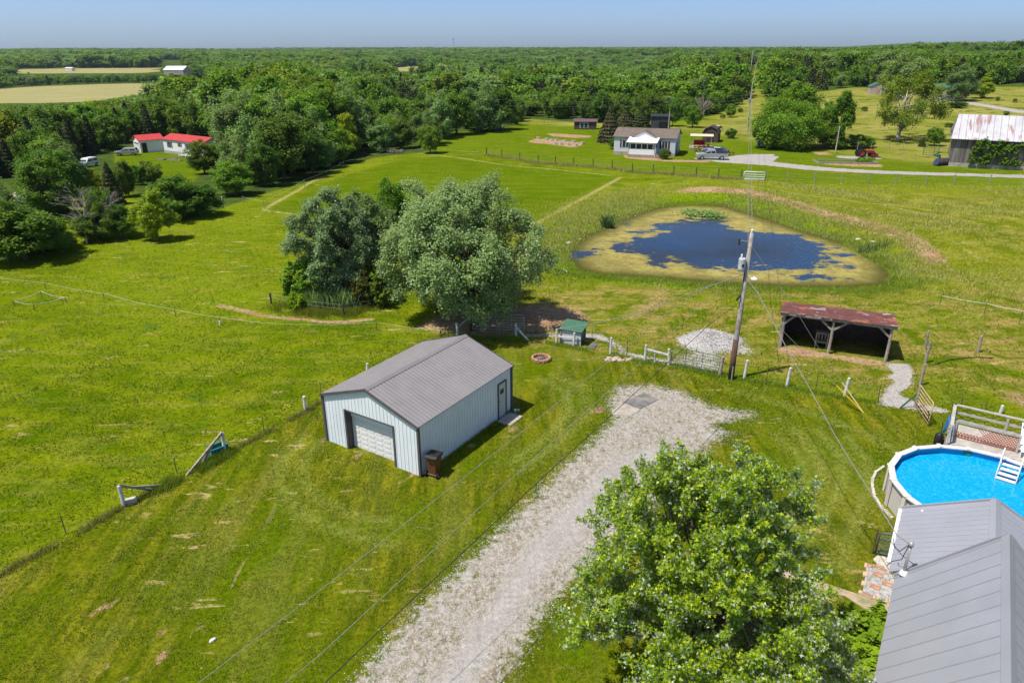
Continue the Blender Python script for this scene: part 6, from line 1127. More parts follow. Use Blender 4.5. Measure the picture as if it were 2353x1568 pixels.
# reeds and lily pads
def reeds(name, label, cat, c, rx, ry, n, h, mk='reed', seed=1, w_=.02):
    rg = np.random.default_rng(seed); a, q = rg.uniform(0, 6.28, n), rg.random(n) ** .6; x, y = c[0] + rx * q * np.cos(a), c[1] + ry * q * np.sin(a); z = hz(x, y); b = rg.uniform(0, 6.28, n); hh = h * rg.uniform(.5, 1.1, n); ln = rg.normal(size=(n, 2)) * .22 * hh[:, None]
    dx, dy = np.cos(b) * w_, np.sin(b) * w_; V = np.stack([np.stack([x - dx, y - dy, z - .03], 1), np.stack([x + dx, y + dy, z - .03], 1), np.stack([x + dx * .6 + ln[:, 0] * .4, y + dy * .6 + ln[:, 1] * .4, z + hh * .6], 1), np.stack([x - dx * .2 + ln[:, 0], y - dy * .2 + ln[:, 1], z + hh], 1)], 1).reshape(-1, 3)
    o = npmesh(name, V, np.arange(n * 4).reshape(n, 4), LM[mk]); tag(o, label, cat, kind='stuff'); return o
reeds('cattails', 'tall cattails growing between the bushes of the tree clump', 'cattails', P(770, 700), 2.6, 1.3, 1500, 1.5, seed=2); reeds('cattails', 'clump of tall reeds standing on the pond edge', 'reeds', P(*zq(408, 262)), .6, .5, 300, 1.6, seed=3); reeds('cattails', 'thin green rushes on the bank beyond the pond', 'reeds', P(*zq(2080, 400)), 1.4, .5, 130, .9, seed=4)
for i, (x, y, a, lb) in enumerate([(955, 172, 1.9, 'larger patch of water lilies on the far side of the pond'), (1075, 178, 1.7, 'smaller patch of water lilies next to the larger one')]):
    c = G(*zq(x, y), POND_Z); rg = np.random.default_rng(i); n = 420; C = np.stack([c[0] + rg.normal(size=n) * a * .38, c[1] + rg.normal(size=n) * a * .5, POND_Z + .05 + rg.random(n) * .3], 1); V, F = leaves(C, rg.normal(size=(n, 3)) * .35 + [0, 0, 1], .34, rg); o = npmesh('water_lilies', V, F, LM['grey']); tag(o, lb, 'water lilies', kind='stuff')
for i, (x, y, s, lb) in enumerate([(2080, 347, .42, 'large pale rock on the eroded bank beyond the pond'), (1985, 333, .28, 'smaller pale rock beside the large one on the pond bank'), (165, 355, .22, 'pale rock at the near left pond shore'), (235, 330, .14, 'small stone just above the shore rock'), (110, 402, .14, 'small stone at the left foot of the pond'), (585, 185, .16, 'small pale stone on the far left shore of the pond')]):
    g = P(*zq(x, y)); rocks(g, 1, (.01, .01), s, 'shore_rock', lb, 'rock', None, MT['stonew'], seed=i + 20)
p = P(50, 464); rocks(p, 1, (.01, .01), 2.6, 'pale_boulder', 'pale grey boulder in the gap of the left thicket', 'boulder', None, MT['conc'], seed=3)
p = P(*z2(1375, 1040)); t = thing('brush_pile', 'pile of bleached branches at the corner of the mown field', 'brush pile', p); m = MB(); rr = random.Random(2); [m.tube([(rr.uniform(-1.5, 1.5), rr.uniform(-.5, .5), rr.uniform(0, .3)), (rr.uniform(-1.5, 1.5), rr.uniform(-.5, .5), rr.uniform(.2, .9))], .05, 4) for _ in range(34)]; m.build('branches', DEADW, t)
p = P(*z3(90, 840)); t = thing('brush_pile', 'low dark purple brush heap at the edge of the garden field', 'brush pile', p); m = MB(); [m.tube([(rr.uniform(-2.2, 2.2), rr.uniform(-.8, .8), rr.uniform(0, .3)), (rr.uniform(-2.2, 2.2), rr.uniform(-.8, .8), rr.uniform(.2, .9))], .05, 4) for _ in range(60)]; m.build('branches', plain('purple_twigs', (.16, .10, .10), .9, .3, 4), t)
# ------------------------------------------------------------------ posts, gates, fences
def post(base, top, r_, m_, name='fence_post', label='', cat='fence post', group=None, white_foot=False):
    g = P(*base); h = max(.5, HT(g, *top) - g[2]); d = ray(*top); tt = g[1] / d[1]; lx = float(np.clip(d[0] * tt - g[0], -.25, .25))
    o = MB().tube([(0, 0, -.15), (lx * .3, 0, h * .3), (lx, 0, h - .015), (lx, 0, h)], [r_, r_ * 1.02, r_ * .92, r_ * .6], 10).build(name, m_, smooth=False); o.location = tuple(g); tag(o, label, cat, group); return g, h, lx
def bundle(name, label, cat='fence'): return thing(name, label, cat)
GP = 'whitewashed fence posts'
WP = {}
for k, b, tp, lb in [('P1', zc(870, 1028), zc(830, 883), 'whitewashed post with a fallen brace at the lower end of the side fence'), ('P2', zc(1572, 655), zc(1552, 512), 'whitewashed post above the teal trough on the side fence'), ('P3', zc(2135, 362), zc(2123, 258), 'whitewashed post nearest the garage on the side fence'),
    ('P4', (844, 862), (843.5, 834), 'whitewashed post just showing behind the garage roof'), ('A', z7(230, 245), z7(223, 133), 'whitewashed post behind the garage ridge near the maple'), ('B', z7(722, 258), z7(720, 140), 'whitewashed gate post with a diagonal brace beside the pale gate'),
    ('C', z7(1060, 312), z7(1064, 185), 'whitewashed post at the near corner of the goat shed'), ('D', z7(1203, 333), z7(1212, 215), 'whitewashed post standing in front of the goat shed wall'), ('E', z7(1513, 400), z7(1520, 258), 'whitewashed post beside the heap of rubble'),
    ('F', z7(1800, 455), z7(1813, 318), 'whitewashed post with a rail joined to the gate post'), ('G', z7(2003, 490), z7(2005, 352), 'whitewashed hinge post of the green gate'), ('H', z8(748, 832), z8(785, 652), 'first leaning white post to the right of the utility pole'),
    ('I', z8(1155, 907), z8(1197, 725), 'second leaning white post to the right of the utility pole'), ('J', z8(1705, 1002), z8(1757, 822), 'white post between the yellow guy wire guards'), ('K', za(1860, 215), za(1885, 140), 'white numbered post just beyond the deck railing')]:
    WP[k] = post(b, tp, .085, MT['postw'], 'fence_post', lb, 'fence post')
def brace(a, b, label, m_=None, w_=.09):
    m = MB(); m.beam(a, b, w_, w_ * 1.1); o = m.build('wooden_brace', m_ or MT['wood']); tag(o, label, 'brace')
def topof(k, f=1.0): g, h, lx = WP[k]; return Vector((g[0] + lx * f, g[1], g[2] + h * f))
q = G(*zc(1080, 918)); brace(topof('P1', 1.02), q, 'weathered brace sloping from the lower side fence post to the weeds'); tq = topof('P1').lerp(Vector(q), .36); brace(tq, G(*zc(1130, 880), .12), 'second weathered rail fallen from the lower side fence brace')
q = G(*zc(1305, 812)); brace(topof('P2', 1.02), q, 'long weathered brace leaning on the post above the trough'); tq = topof('P2').lerp(Vector(q), .30); brace(tq, G(*zc(1405, 757)), 'short weathered prop under the long brace above the trough')
brace(topof('B', .75), G(*z7(830, 287)), 'whitewashed diagonal brace at the foot of the pale gate post', MT['postw']); brace(topof('C', .5), topof('D', .62), 'rail between the two white posts before the goat shed', MT['postw'], .08); brace(topof('F', .74), topof('G', .62), 'white rail joining the posts beside the green gate', MT['postw'], .09); m_ = topof('F', .62).lerp(topof('G', .5), .4); brace(m_, (m_.x + .05, m_.y - .05, 0), 'short white upright under the rail beside the green gate', MT['postw'], .07)
brace(topof('A', .6), tuple(P(*z7(330, 200)) + np.array([0, 0, 1.0])), 'pale rail from the white post to the trunk by the pale gate', MT['postw'], .07)
g = G(*zc(910, 1008)); o = MB().box((0, 0, .12), (.55, .28, .24)).build('stone_block', MT['stonew'], bevel=.02); o.location = tuple(g); o.rotation_euler.z = .55; tag(o, 'pale rectangular stone block at the foot of the lower side fence post', 'block')
def trough():
    a, b = G(*zc(1468, 688)), G(*zc(1572, 648)); d = b - a; L = np.linalg.norm(d[:2]) * 1.1; r = thing('water_trough', 'teal plastic water trough lying in the fence weeds', 'trough', (a + b) / 2 + np.array([0, .15, 0]), math.atan2(d[1], d[0])); m = MB(); w_ = .5; h = .42
    m.box((0, -w_ / 2, h / 2), (L, .04, h)); m.box((0, w_ / 2, h / 2), (L, .04, h)); [m.box((s * L / 2, 0, h / 2), (.04, w_, h)) for s in (-1, 1)]; m.box((0, 0, .03), (L, w_, .04)); m.build('tub', MT['teal'], r); m = MB(); [m.beam((-L / 2 - .03, s * w_ / 2, h), (L / 2 + .03, s * w_ / 2, h), .07, .04) for s in (-1, 1)]; [m.beam((s * L / 2, -w_ / 2, h), (s * L / 2, w_ / 2, h), .07, .04) for s in (-1, 1)]; m.build('rim', MT['teal'], r)
trough()
def wire_fence(name, label, pts, pm, pr, wires, wm, wr=.01, sag=.03, extend=()):
    """pts: (base pixel, top pixel or height); posts and wires are its parts"""
    r = thing(name, label, 'fence'); ps = []
    for b, tp in pts:
        g = P(*b); h = tp if isinstance(tp, (int, float)) else max(.5, HT(g, *tp) - g[2]); ps.append((g, h)); MB().tube([(g[0], g[1], g[2] - .1), (g[0] + rnd.uniform(-.03, .03), g[1], g[2] + h)], pr, 7).build('post', pm, r)
    if wires:
        m = MB()
        ln = [(np.array(e), 1.0) for e in extend[:1]] + ps + [(np.array(e), 1.0) for e in extend[1:]]
        for f in wires:
            for (a, ha), (b, hb) in zip(ln[:-1], ln[1:]):
                A, B = Vector(a) + Vector((0, 0, ha * f)), Vector(b) + Vector((0, 0, hb * f)); m.tube([A, (A + B) / 2 - Vector((0, 0, sag * (B - A).length * .5)), B], wr, 4, cap=False)
        m.build('wire', wm, r)
    return r
# long side fence, T-posts
wire_fence('wire_fence', 'rusty T-posts of the side fence along the weedy line', [(zc(462, 1218), zc(432, 1093)), (zc(1238, 800), zc(1222, 690)), (zc(1845, 505), zc(1833, 400)), ((740, 918), 1.1)], MT['rusty'], .022, (), None)
wire_fence('tape_fence', 'sagging white electric tape on thin posts across the left pasture', [((-60, 655), 1.2), (z5(413, 917), z5(410, 858)), (z5(938, 1005), z5(923, 950)), (z5(1582, 1165), z5(1575, 1097)), (z5(1980, 1242), z5(1973, 1165)), (z6(300, 1172), z6(294, 1112)), (z6(937, 1165), z6(935, 1100)), (z6(1382, 1207), z6(1380, 1155))], MT['rusty'], .022, (.95,), MT['tape'], .006, .03, extend=[])
p = P(*z5(1980, 1242)); o = MB().lathe([(.07, 0), (.07, .3), (.03, .36)], (0, 0, 0), 8).build('insulator_sleeve', MT['white']); o.location = tuple(p); tag(o, 'white plastic sleeve at the foot of a tape fence post', 'sleeve')
wire_fence('tape_fence', 'little square of drooping tape round a thistle patch in the left pasture', [(z5(135, 1072), z5(130, 1025)), (z5(310, 1112), z5(293, 1050)), (z5(598, 1042), z5(585, 990)), (z5(378, 985), z5(372, 955)), (z5(135, 1072), z5(130, 1025))], MT['rusty'], .022, (.95,), MT['tape'], .009, .09)
wire_fence('wire_fence', 'wire fence round the cattail clump with two dark posts', [(z6(197, 972), z6(195, 898)), (z6(703, 1055), z6(697, 972)), (z6(1000, 980), z6(1000, 920))], MT['woodd'], .08, (.55, .9), MT['wire'], .012)
wire_fence('wire_fence', 'thin T-post wire fence between the garage and the green gate', [(z7(88, 255), z7(88, 205)), (z7(922, 280), z7(922, 178)), (z7(1357, 262), z7(1353, 190)), (z7(1500, 345), z7(1480, 255)), (z7(1650, 425), z7(1650, 292))], MT['rusty'], .022, (.5, .85), MT['wire'], .008)
wire_fence('wire_fence', 'rusty T-posts between the leaning white posts past the utility pole', [(z8(873, 800), z8(885, 708)), (z8(957, 877), z8(990, 695)), (z8(1430, 948), z8(1460, 785)), (z8(2025, 1062), z8(2055, 885))], MT['rusty'], .022, (.45, .8), MT['wire'], .006)
far_posts = [z2(2187, 1062), z3(3, 1062), z3(140, 1080), z3(303, 1107), z3(465, 1132), z3(622, 1142), z3(783, 1157), z3(960, 1170), z3(1130, 1187), z3(1312, 1217), z3(1497, 1224), z3(1683, 1235), z3(1886, 1254), z3(2083, 1272), z3(2287, 1279)]
wire_fence('wire_fence', 'long wire fence with dark wooden posts before the ranch house', [(p_, 1.45) for p_ in far_posts], MT['woodd'], .075, (.3, .6, .9), MT['wire'], .008)
wire_fence('wire_fence', 'long wire fence with grey posts along the gravel road', [(z4(*p_), 1.45) for p_ in [(282, 1205), (463, 1215), (678, 1222), (892, 1226), (1107, 1230), (1327, 1230), (1565, 1240), (1788, 1235), (2075, 1237), (2347, 1242), (2600, 1250)]], MT['wood'], .08, (.3, .6, .9), MT['wire'], .014)
wire_fence('tape_fence', 'faint white tape fence in the meadow above the pond', [(z4(20, 1270), 1.0), (z4(375, 1340), 1.0), (z4(835, 1410), 1.0), ((2035, 490), 1.0), ((2130, 515), 1.0)], MT['rusty'], .02, (.95,), MT['tape'], .006)
wire_fence('tape_fence', 'white tape on thin posts in the long grass right of the pond', [((2158, 702), (2162, 678)), ((2260, 723), (2265, 696)), ((2340, 745), 1.1), ((2480, 790), 1.1)], MT['green'], .02, (.95,), MT['tape'], .014)
wire_fence('wire_fence', 'thin fence along the mown strip of the middle field', [((560, 470), 1.1), ((607, 480), 1.1), ((700, 430), 1.1), ((790, 385), 1.1), ((890, 357), 1.1), ((1000, 352), 1.1), ((1100, 362), 1.1)], MT['wood'], .04, (.9,), MT['tape'], .007)
wire_fence('wire_fence', 'fence behind the ranch house and the small coop', [((1160, 283), 1.2), ((1250, 283), 1.2), ((1345, 291), 1.2), ((1560, 303), 1.2), ((1700, 308), 1.2), (z4(350, 918), 1.2), (z4(760, 935), 1.3), (z4(1020, 965), 1.6), (z4(1128, 960), 1.3), (z4(1273, 962), 1.3), (z4(1378, 985), 1.9)], MT['wood'], .06, (.5, .9), MT['wire'], .014)
wire_fence('corral_panels', 'green steel corral panels beside the barn', [(z4(1545, 1000), 1.5), (z4(1630, 1003), 1.5), (z4(1670, 980), 1.5), (z4(1745, 985), 1.5)], MT['green'], .05, (.1, .3, .5, .7, .95), MT['green'], .035, 0)
wire_fence('rusty_stakes', 'rusty T-posts standing behind the deck railing', [(za(1450, 120), za(1465, 60)), (za(1705, 175), za(1720, 112))], MT['rusty'], .024, (), None)
wire_fence('post_row', 'grey round wooden posts in a row running up from the tan gate', [(z9(1125, 470), z9(1172, 263)), (z9(1130, 617), z9(1180, 392)), (z9(1072, 862), z9(1120, 632)), (z9(1020, 1112), z9(1078, 868))], MT['wood'], .085, (), None)
g, h, lx = post(z9(1712, 503), z9(1755, 316), .085, MT['wood'], 'fence_post', 'lone wooden post with pale foot in the worn paddock', 'fence post')
for k, b, tp, lb in [('q', z9(1162, 1302), z9(1172, 1140), 'green T-post at the free end of the tan gate'), ('r', z9(1293, 1462), z9(1327, 1265), 'green T-post with white tip beside the hanging blue hose')]: post(b, tp, .025, MT['green'], 'metal_post', lb, 'post')
brace(G(*z9(850, 1117)), tuple(np.array(G(*z9(1025, 1105))) + np.array([0, 0, .95])), 'dark green steel brace leaning against the tan gate post', MT['green'], .06)
for k, b, tp, lb in [('s', z5(1998, 140), z5(1990, 88), 'small grey post at the tree line by the mown corner'), ('t', z5(780, 512), z5(770, 432), 'leaning white post near the dead tree')]: post(b, tp, .08, MT['postw'], 'fence_post', lb, 'fence post')
brace(P(*z5(870, 490)), P(*z5(935, 325)) + np.array([.6, -6.0, 2.2]) * 0 + np.array([0, 0, .4]), 'grey forked branch leaning before the dark bush', DEADW, .07)
# gates
def tube_gate(name, label, A, B, h, m_, bars, ups, r_=.024):
    A, B = np.array(A, float), np.array(B, float); d = B - A; L = np.linalg.norm(d[:2]); r = thing(name, label, 'gate', A, math.atan2(d[1], d[0])); m = MB(); c = .1; dz = d[2]; m.tube([(0, 0, .12), (0, 0, h - c), (c, 0, h), (L - c, 0, h + dz), (L, 0, h - c + dz), (L, 0, .12 + dz), (0, 0, .12)], r_, 7); m.build('frame', m_, r, smooth=True)
    for z in bars: MB().tube([(0, 0, z * h), (L, 0, z * h + dz)], r_ * .9, 6).build('rail', m_, r)
    for x in ups: MB().beam((L * x, -.02, .12), (L * x, -.02, h), .04, .02).build('upright', m_, r)
BR = (.25, .38, .52, .68, .84)
A, B = G(*z7(355, 195)), G(*z7(792, 212)); tube_gate('pasture_gate', 'pale five-bar tube gate under the large silver maple', A, B, 1.25, MT['creamst'], BR, (.25, .5, .75)); post(z7(340, 205), z7(338, 92), .11, MT['woodd'], 'fence_post', 'dark mossy gate post at the hinge of the pale gate')
A, B = G(*z8(48, 703)), G(*z8(503, 795)); tube_gate('pasture_gate', 'green tube gate between the white post and the utility pole', A, B, 1.25, MT['green'], BR, (.3, .65)); post(z8(515, 803), z8(550, 617), .10, MT['wood'], 'fence_post', 'brown wooden latch post of the green gate next to the utility pole')
A, B = G(*z9(1025, 1112)), G(*z9(1162, 1318)); tube_gate('pasture_gate', 'tan tube gate standing open near the pool', A, B, 1.35, MT['tan'], BR, (.5,), .028)
p0, p1 = P(*z3(2313, 1282)), P(*z4(278, 1205)); tube_gate('field_gate', 'pale silver gate in the long fence below the gravel loop', p0, p1, 1.2, MT['tape'], (.2, .45, .7), (.5,), .06)
m = MB(); pts = [G(*z9(*p_), .03) for p_ in [(1215, 642), (1300, 615), (1390, 588), (1495, 572), (1600, 562), (1700, 558), (1880, 562)]]; m.tube(pts, .035, 6); tag(m.build('drain_hose', MT['black']), 'black hose lying across the worn paddock', 'hose')
# ------------------------------------------------------------------ utility pole and wires
PB = P(1678, 870); PTZ = HT(PB, 1727, 535)
def utility_pole():
    r = thing('utility_pole', 'leaning grey wooden utility pole with transformer beside the green gate', 'utility pole', PB); d = ray(1727, 535); t_ = PB[1] / d[1]; lx = d[0] * t_ - PB[0]; H = PTZ - PB[2]; X = lambda z: lx * z / H
    MB().tube([(0, 0, -.3), (X(H * .3), 0, H * .3), (X(H), 0, H)], [.17, .15, .105], 12).build('shaft', plain('grey_pole_wood', (.34, .31, .28), .9, .25, 3, dirt=(.17, .11, .07), bump=.3), r, smooth=True)
    MB().tube([(X(.2) + .0, 0, -.1), (X(2.0), -.0, 2.6)], [.175, .16], 12).build('stained_foot', plain('dark_pole_foot', (.11, .06, .04), .9, .3, 4), r, smooth=True)
    z = HT(PB, 1716, 600) - PB[2] - .35; k = MB(); k.lathe([(.17, 0), (.2, .04), (.2, .60), (.17, .66), (.03, .68)], (X(z) - .33, -.08, z - .1), 16); tr = k.build('transformer', plain('transformer_grey', (.48, .50, .53), .5, .08, 3), r, smooth=False)
    MB().lathe([(.04, 0), (.06, .05), (.04, .1), (.06, .15), (.03, .24)], (X(z) - .40, -.1, z + .56), 8).build('bushing', MT['white'], tr); MB().box((X(z) - .12, -.02, z + .3), (.16, .08, .3)).build('bracket', MT['steel'], tr); MB().tube([(X(z) - .33, -.29, z + .25), (X(z) - .33, -.285, z + .1)], .06, 8).build('plate', MT['black'], tr)
    MB().lathe([(.03, 0), (.07, .06), (.05, .12), (.09, .18), (.02, .24)], (X(H), 0, H - .02), 10).build('top_insulator', MT['white'], r)
    z2_ = HT(PB, 1712, 556) - PB[2]; a = MB(); a.beam((X(z2_), 0, z2_), (X(z2_) - .62, 0, z2_ + .10), .05); a.build('cutout_arm', MT['steel'], r); MB().lathe([(.04, 0), (.06, .1), (.04, .2), (.05, .32)], (X(z2_) - .62, 0, z2_ - .16), 8).build('fuse_cutout', MT['black'], r)
    z3_ = HT(PB, 1724, 638) - PB[2]; MB().tube([(X(z3_), 0, z3_), (X(z3_) + .3, -.1, z3_ + .12), (X(z3_) + .42, -.15, z3_ + .05)], .025, 6).build('lamp_arm', MT['steel'], r); MB().lathe([(.05, .12), (.18, .04), (.2, 0), (.05, -.06)], (X(z3_) + .45, -.15, z3_ - .02), 12).build('yard_lamp', MT['white'], r)
    m = MB(); z4_ = HT(PB, 1693, 685) - PB[2]; m.tube([(X(z4_) - .36, -.1, z4_ - .1), (X(z4_) - .16, -.1, z4_ + .2)], [.07, .05], 8); m.tube([(X(z4_) - .16, -.1, z4_ + .2), (X(z4_ + 1) - .1, -.1, z4_ + 1.6)], .02, 5); m.build('splice_case', MT['black'], r)
    m = MB(); m.tube([(.0, -.17, .9), (.0, -.175, 0)], .04, 6); m.build('ground_conduit', MT['steel'], r); return X
XP = utility_pole()
def pole_pt(u, v): z = HT(PB, u, v); return np.array([PB[0] + XP(z - PB[2]), PB[1], z])
def wire(name, label, A, Bxy, pix, r_, m_, end=None):
    """follows the wire's curve inside the vertical plane from A to Bxy"""
    A = np.array(A, float); B = np.array(Bxy, float)[:2]; n = np.array([-(B - A[:2])[1], (B - A[:2])[0]]); pts = [A]
    for u, v in pix:
        d = ray(u, v); t_ = float(np.dot(A[:2], n) / np.dot(d[:2], n)); pts.append(np.array([d[0] * t_, d[1] * t_, CH + d[2] * t_]))
    if end is not None: pts.append(np.array(end, float))
    m = MB(); m.tube([tuple(p_) for p_ in pts], r_, 6); return tag(m.build(name, m_), label, 'wire')
Gw = 'wires'
wire('overhead_wire', 'uppermost grey wire crossing the lawn beyond the drive', pole_pt(1706, 592), G(455, 1568, 5.2), [(1530, 721), (1392, 834), (1258, 944), (1039, 1117), (730, 1359), (455, 1568), (300, 1688)], .009, MT['wire'])
wire('overhead_wire', 'middle grey wire crossing the lawn beside the drive', pole_pt(1703, 612), G(615, 1568, 5.2), [(1609, 703), (1467, 836), (1349, 942), (1154, 1117), (730, 1507), (615, 1600), (500, 1700)], .009, MT['wire'])
wire('overhead_wire', 'black cable crossing the edge of the gravel drive', pole_pt(1696, 690), G(730, 1568, 4.6), [(1632, 743), (1525, 841), (1412, 945), (1224, 1117), (900, 1420), (730, 1583), (640, 1670)], .014, MT['wireb'])
A_ = pole_pt(1698, 628); wire('overhead_wire', 'sagging twisted cable from the pole to the goat shed post', A_, WP['C'][0][:2], [(1600, 668), (1500, 706), (1413, 732), (1358, 744), (1310, 752)], .022, MT['wire'], end=(WP['C'][0][0], WP['C'][0][1], WP['C'][1]))
A_ = pole_pt(1723, 637); wire('service_drop', 'twisted service cable running from the pole to the house mast', A_, MAST[:2], [(1739, 670), (1780, 747), (1817, 819), (1853, 879), (1916, 996), (1964, 1075), (2021, 1165), (2060, 1228)], .015, MT['wire'], end=(MAST[0], MAST[1], MASTZ))
AN = G(*z8(1890, 1156)); wire('guy_wire', 'upper guy wire from the pole top to the ground anchor', pole_pt(1733, 561), AN[:2], [(1826, 709), (1882, 802)], .008, MT['wire'], end=AN); wire('guy_wire', 'lower guy wire from mid pole to the ground anchor', pole_pt(1724, 645), AN[:2], [(1795, 756)], .008, MT['wire'], end=AN)
def guard(p_, h, m_, label):
    a = Vector(AN); g = Vector(G(*p_)); d = ray(*p_); n = np.array([-(PB - AN)[1], (PB - AN)[0]]); t_ = float(np.dot(AN[:2], n) / np.dot(d[:2], n)); b = Vector((d[0] * t_, d[1] * t_, CH + d[2] * t_)); o = MB().tube([a, b], [.03, .03], 8).build('guy_guard', m_); tag(o, label, 'guy wire guard')
guard(z8(1635, 897), 0, MT['yellow'], 'bright yellow guard sleeve on the lower guy wire'); guard(z8(1690, 870), 0, MT['paley'], 'faded pale yellow guard sleeve on the upper guy wire')
def simple_pole(b, tp, label, arm=False, r_=.14):
    g = P(*b); h = HT(g, *tp) - g[2]; r = thing('utility_pole', label, 'utility pole', g); MB().tube([(0, 0, -.3), (0, 0, h)], [r_, r_ * .65], 8).build('shaft', MT['woodg'], r); MB().lathe([(.05, 0), (.08, .1), (.03, .25)], (0, 0, h), 8).build('insulator', MT['white'], r)
    if arm: MB().lathe([(.2, 0), (.22, .1), (.22, .8), (.1, .9)], (-.3, 0, h * arm), 10).build('transformer', MT['steel'], r)
    return g, h
f1 = simple_pole((1715, 303), (1729, 193), 'pale far utility pole with grey transformer beside the broad tree clump', .62, .17); f2 = simple_pole((1729, 213), (1731, 146), 'second far utility pole in the cleared strip', False, .2); f3 = simple_pole((1724, 165), (1724.5, 116), 'last utility pole on the ridge of the cleared strip', False, .3)
simple_pole(z4(847, 980), z4(860, 782), 'weathered service pole near the red tractor'); simple_pole(z3(1634, 862), z3(1655, 678), 'leaning bare pole behind the ranch house'); simple_pole((505, 392), (507, 305), 'thin brown pole behind the mobile home roof')
tp = lambda f, k=1.0: (f[0][0], f[0][1], f[0][2] + f[1] * k)
def span(label, a, b, sag, r_=.02, m_=None):
    a, b = Vector(a), Vector(b); m = MB(); m.tube([a.lerp(b, t_) - Vector((0, 0, sag * 4 * t_ * (1 - t_))) for t_ in np.linspace(0, 1, 13)], r_, 4); tag(m.build('overhead_wire', m_ or MT['wire']), label, 'wire')
pt = pole_pt(1728, 530); span('thin line over the pond from the pole top to the far utility pole', pt, tp(f1), 1.2, .016); span('thin lower line over the pond to the far utility pole', pole_pt(1706, 592), tp(f1, .85), 2.2, .016)
span('line between the two far utility poles', tp(f1), tp(f2), 1.0, .03); span('line climbing the ridge between the last poles', tp(f2), tp(f3), 1.0, .04)
sp = P(*z4(847, 980)); span('upper line from the far pole to the right over the tree clump', tp(f1, .62), (sp[0] + 30, sp[1] + 10, 9), .8, .02); span('line from the far pole to the service pole near the tractor', tp(f1, .55), (sp[0], sp[1], sp[2] + 5.2), .8, .02); q = P(1050, 330); span('long line running left from the far pole over the garden field', tp(f1, .78), (q[0] - 20, q[1] + 20, 9.5), 2.0, .02); span('second long line running left from the far pole', tp(f1, .68), (q[0] - 20, q[1] + 20, 8.2), 2.0, .02)
# ------------------------------------------------------------------ long grass: one object per stretch
def tall_grass(name, label, line, wid, n, h, mk, seed, w_=.014):
    rg = np.random.default_rng(seed); line = [np.array(p_[:2]) for p_ in line]; seg = np.array([np.linalg.norm(b - a) for a, b in zip(line[:-1], line[1:])]); i = rg.choice(len(seg), n, p=seg / seg.sum()); t_ = rg.random(n); A = np.array(line)[i]; B = np.array(line)[i + 1]; c = A + (B - A) * t_[:, None] + rg.normal(size=(n, 2)) * wid
    keep = (np.sin(c[:, 0] * 2.1 + c[:, 1] * 1.3) + .6 * np.sin(c[:, 0] * .7 - c[:, 1] * 1.9)) > -.9 + rg.normal(size=n) * .3; c = c[keep]; n = len(c); x, y = c[:, 0], c[:, 1]; z = hz(x, y); b = rg.uniform(0, 6.28, n); hh = h * rg.uniform(.4, 1.2, n); ln = rg.normal(size=(n, 2)) * .45 * hh[:, None]; dx, dy = np.cos(b) * w_, np.sin(b) * w_
    V = np.stack([np.stack([x - dx, y - dy, z - .02], 1), np.stack([x + dx, y + dy, z - .02], 1), np.stack([x + ln[:, 0], y + ln[:, 1], z + hh], 1)], 1).reshape(-1, 3); o = npmesh(name, V, np.arange(n * 3).reshape(n, 3), LM[mk]); tag(o, label, 'grass', kind='stuff')
LM['weed'] = leaf_mat('weedy_blades', (.13, .15, .02), (.33, .30, .10), trans=.3); LM['fresh'] = leaf_mat('fresh_blades', (.11, .17, .01), (.24, .28, .03), trans=.3); LM['pale'] = leaf_mat('pale_seed_grass', (.19, .22, .03), (.40, .37, .13), trans=.3)
tall_grass('weeds', 'strip of rank weeds under the side fence', [G(-60, 1360), G(0, 1322), G(180, 1225), G(286, 1163), G(400, 1108), G(517, 1044), G(620, 990), G(702, 946), G(760, 908)], .12, 6500, .24, 'weed', 1)
tall_grass('weeds', 'green weeds round the trough and braces', [G(*zc(1080, 925)), G(*zc(1180, 880)), G(*zc(1400, 770)), G(*zc(1620, 650))], .2, 5000, .35, 'fresh', 2)
PO = [tuple(p_) for p_ in POND]; PN = PO[17:] + PO[:4]
def ring(off, lo_, hi_): c = np.mean([p_[:2] for p_ in POND], 0); return [c + (np.array(p_[:2]) - c) * off for p_ in POND[lo_:hi_]]
tall_grass('bank_grass', 'long bright grass on the near bank of the pond', ring(1.12, 15, 24), .8, 16000, .26, 'fresh', 3, .02)
tall_grass('bank_grass', 'coarse tall grass on the left bank of the pond', ring(1.2, 0, 6), 1.8, 22000, .35, 'pale', 4, .025)
tall_grass('bank_grass', 'tufted grass on the eroded right bank of the pond', ring(1.17, 8, 16), 1.6, 20000, .32, 'pale', 5, .025)
tall_grass('bank_grass', 'marsh grass round the fenced cattails', [P(640, 705), P(700, 718), P(780, 725), P(850, 712)], .5, 9000, .4, 'fresh', 6)
tall_grass('weeds', 'weeds along the long fence before the ranch house', [P(*p_) for p_ in far_posts], .4, 16000, .5, 'pale', 7, .03)
tall_grass('weeds', 'weeds at the garage foot and fence line behind it', [wl(.1, 7.8), wl(.1, 3.0), wl(.08, 1.2)], .06, 1200, .18, 'fresh', 8)
tall_grass('weeds', 'weeds along the middle fence line', [P(*z7(100, 250)), P(*z7(720, 265)), P(*z7(1060, 318)), P(*z7(1500, 405)), P(*z7(1800, 465)), P(*z7(2000, 500)), P(*z8(520, 810)), P(*z8(750, 840)), P(*z8(1160, 915)), P(*z8(1700, 1010)), P(*z8(2030, 1070))], .18, 12000, .22, 'fresh', 9)
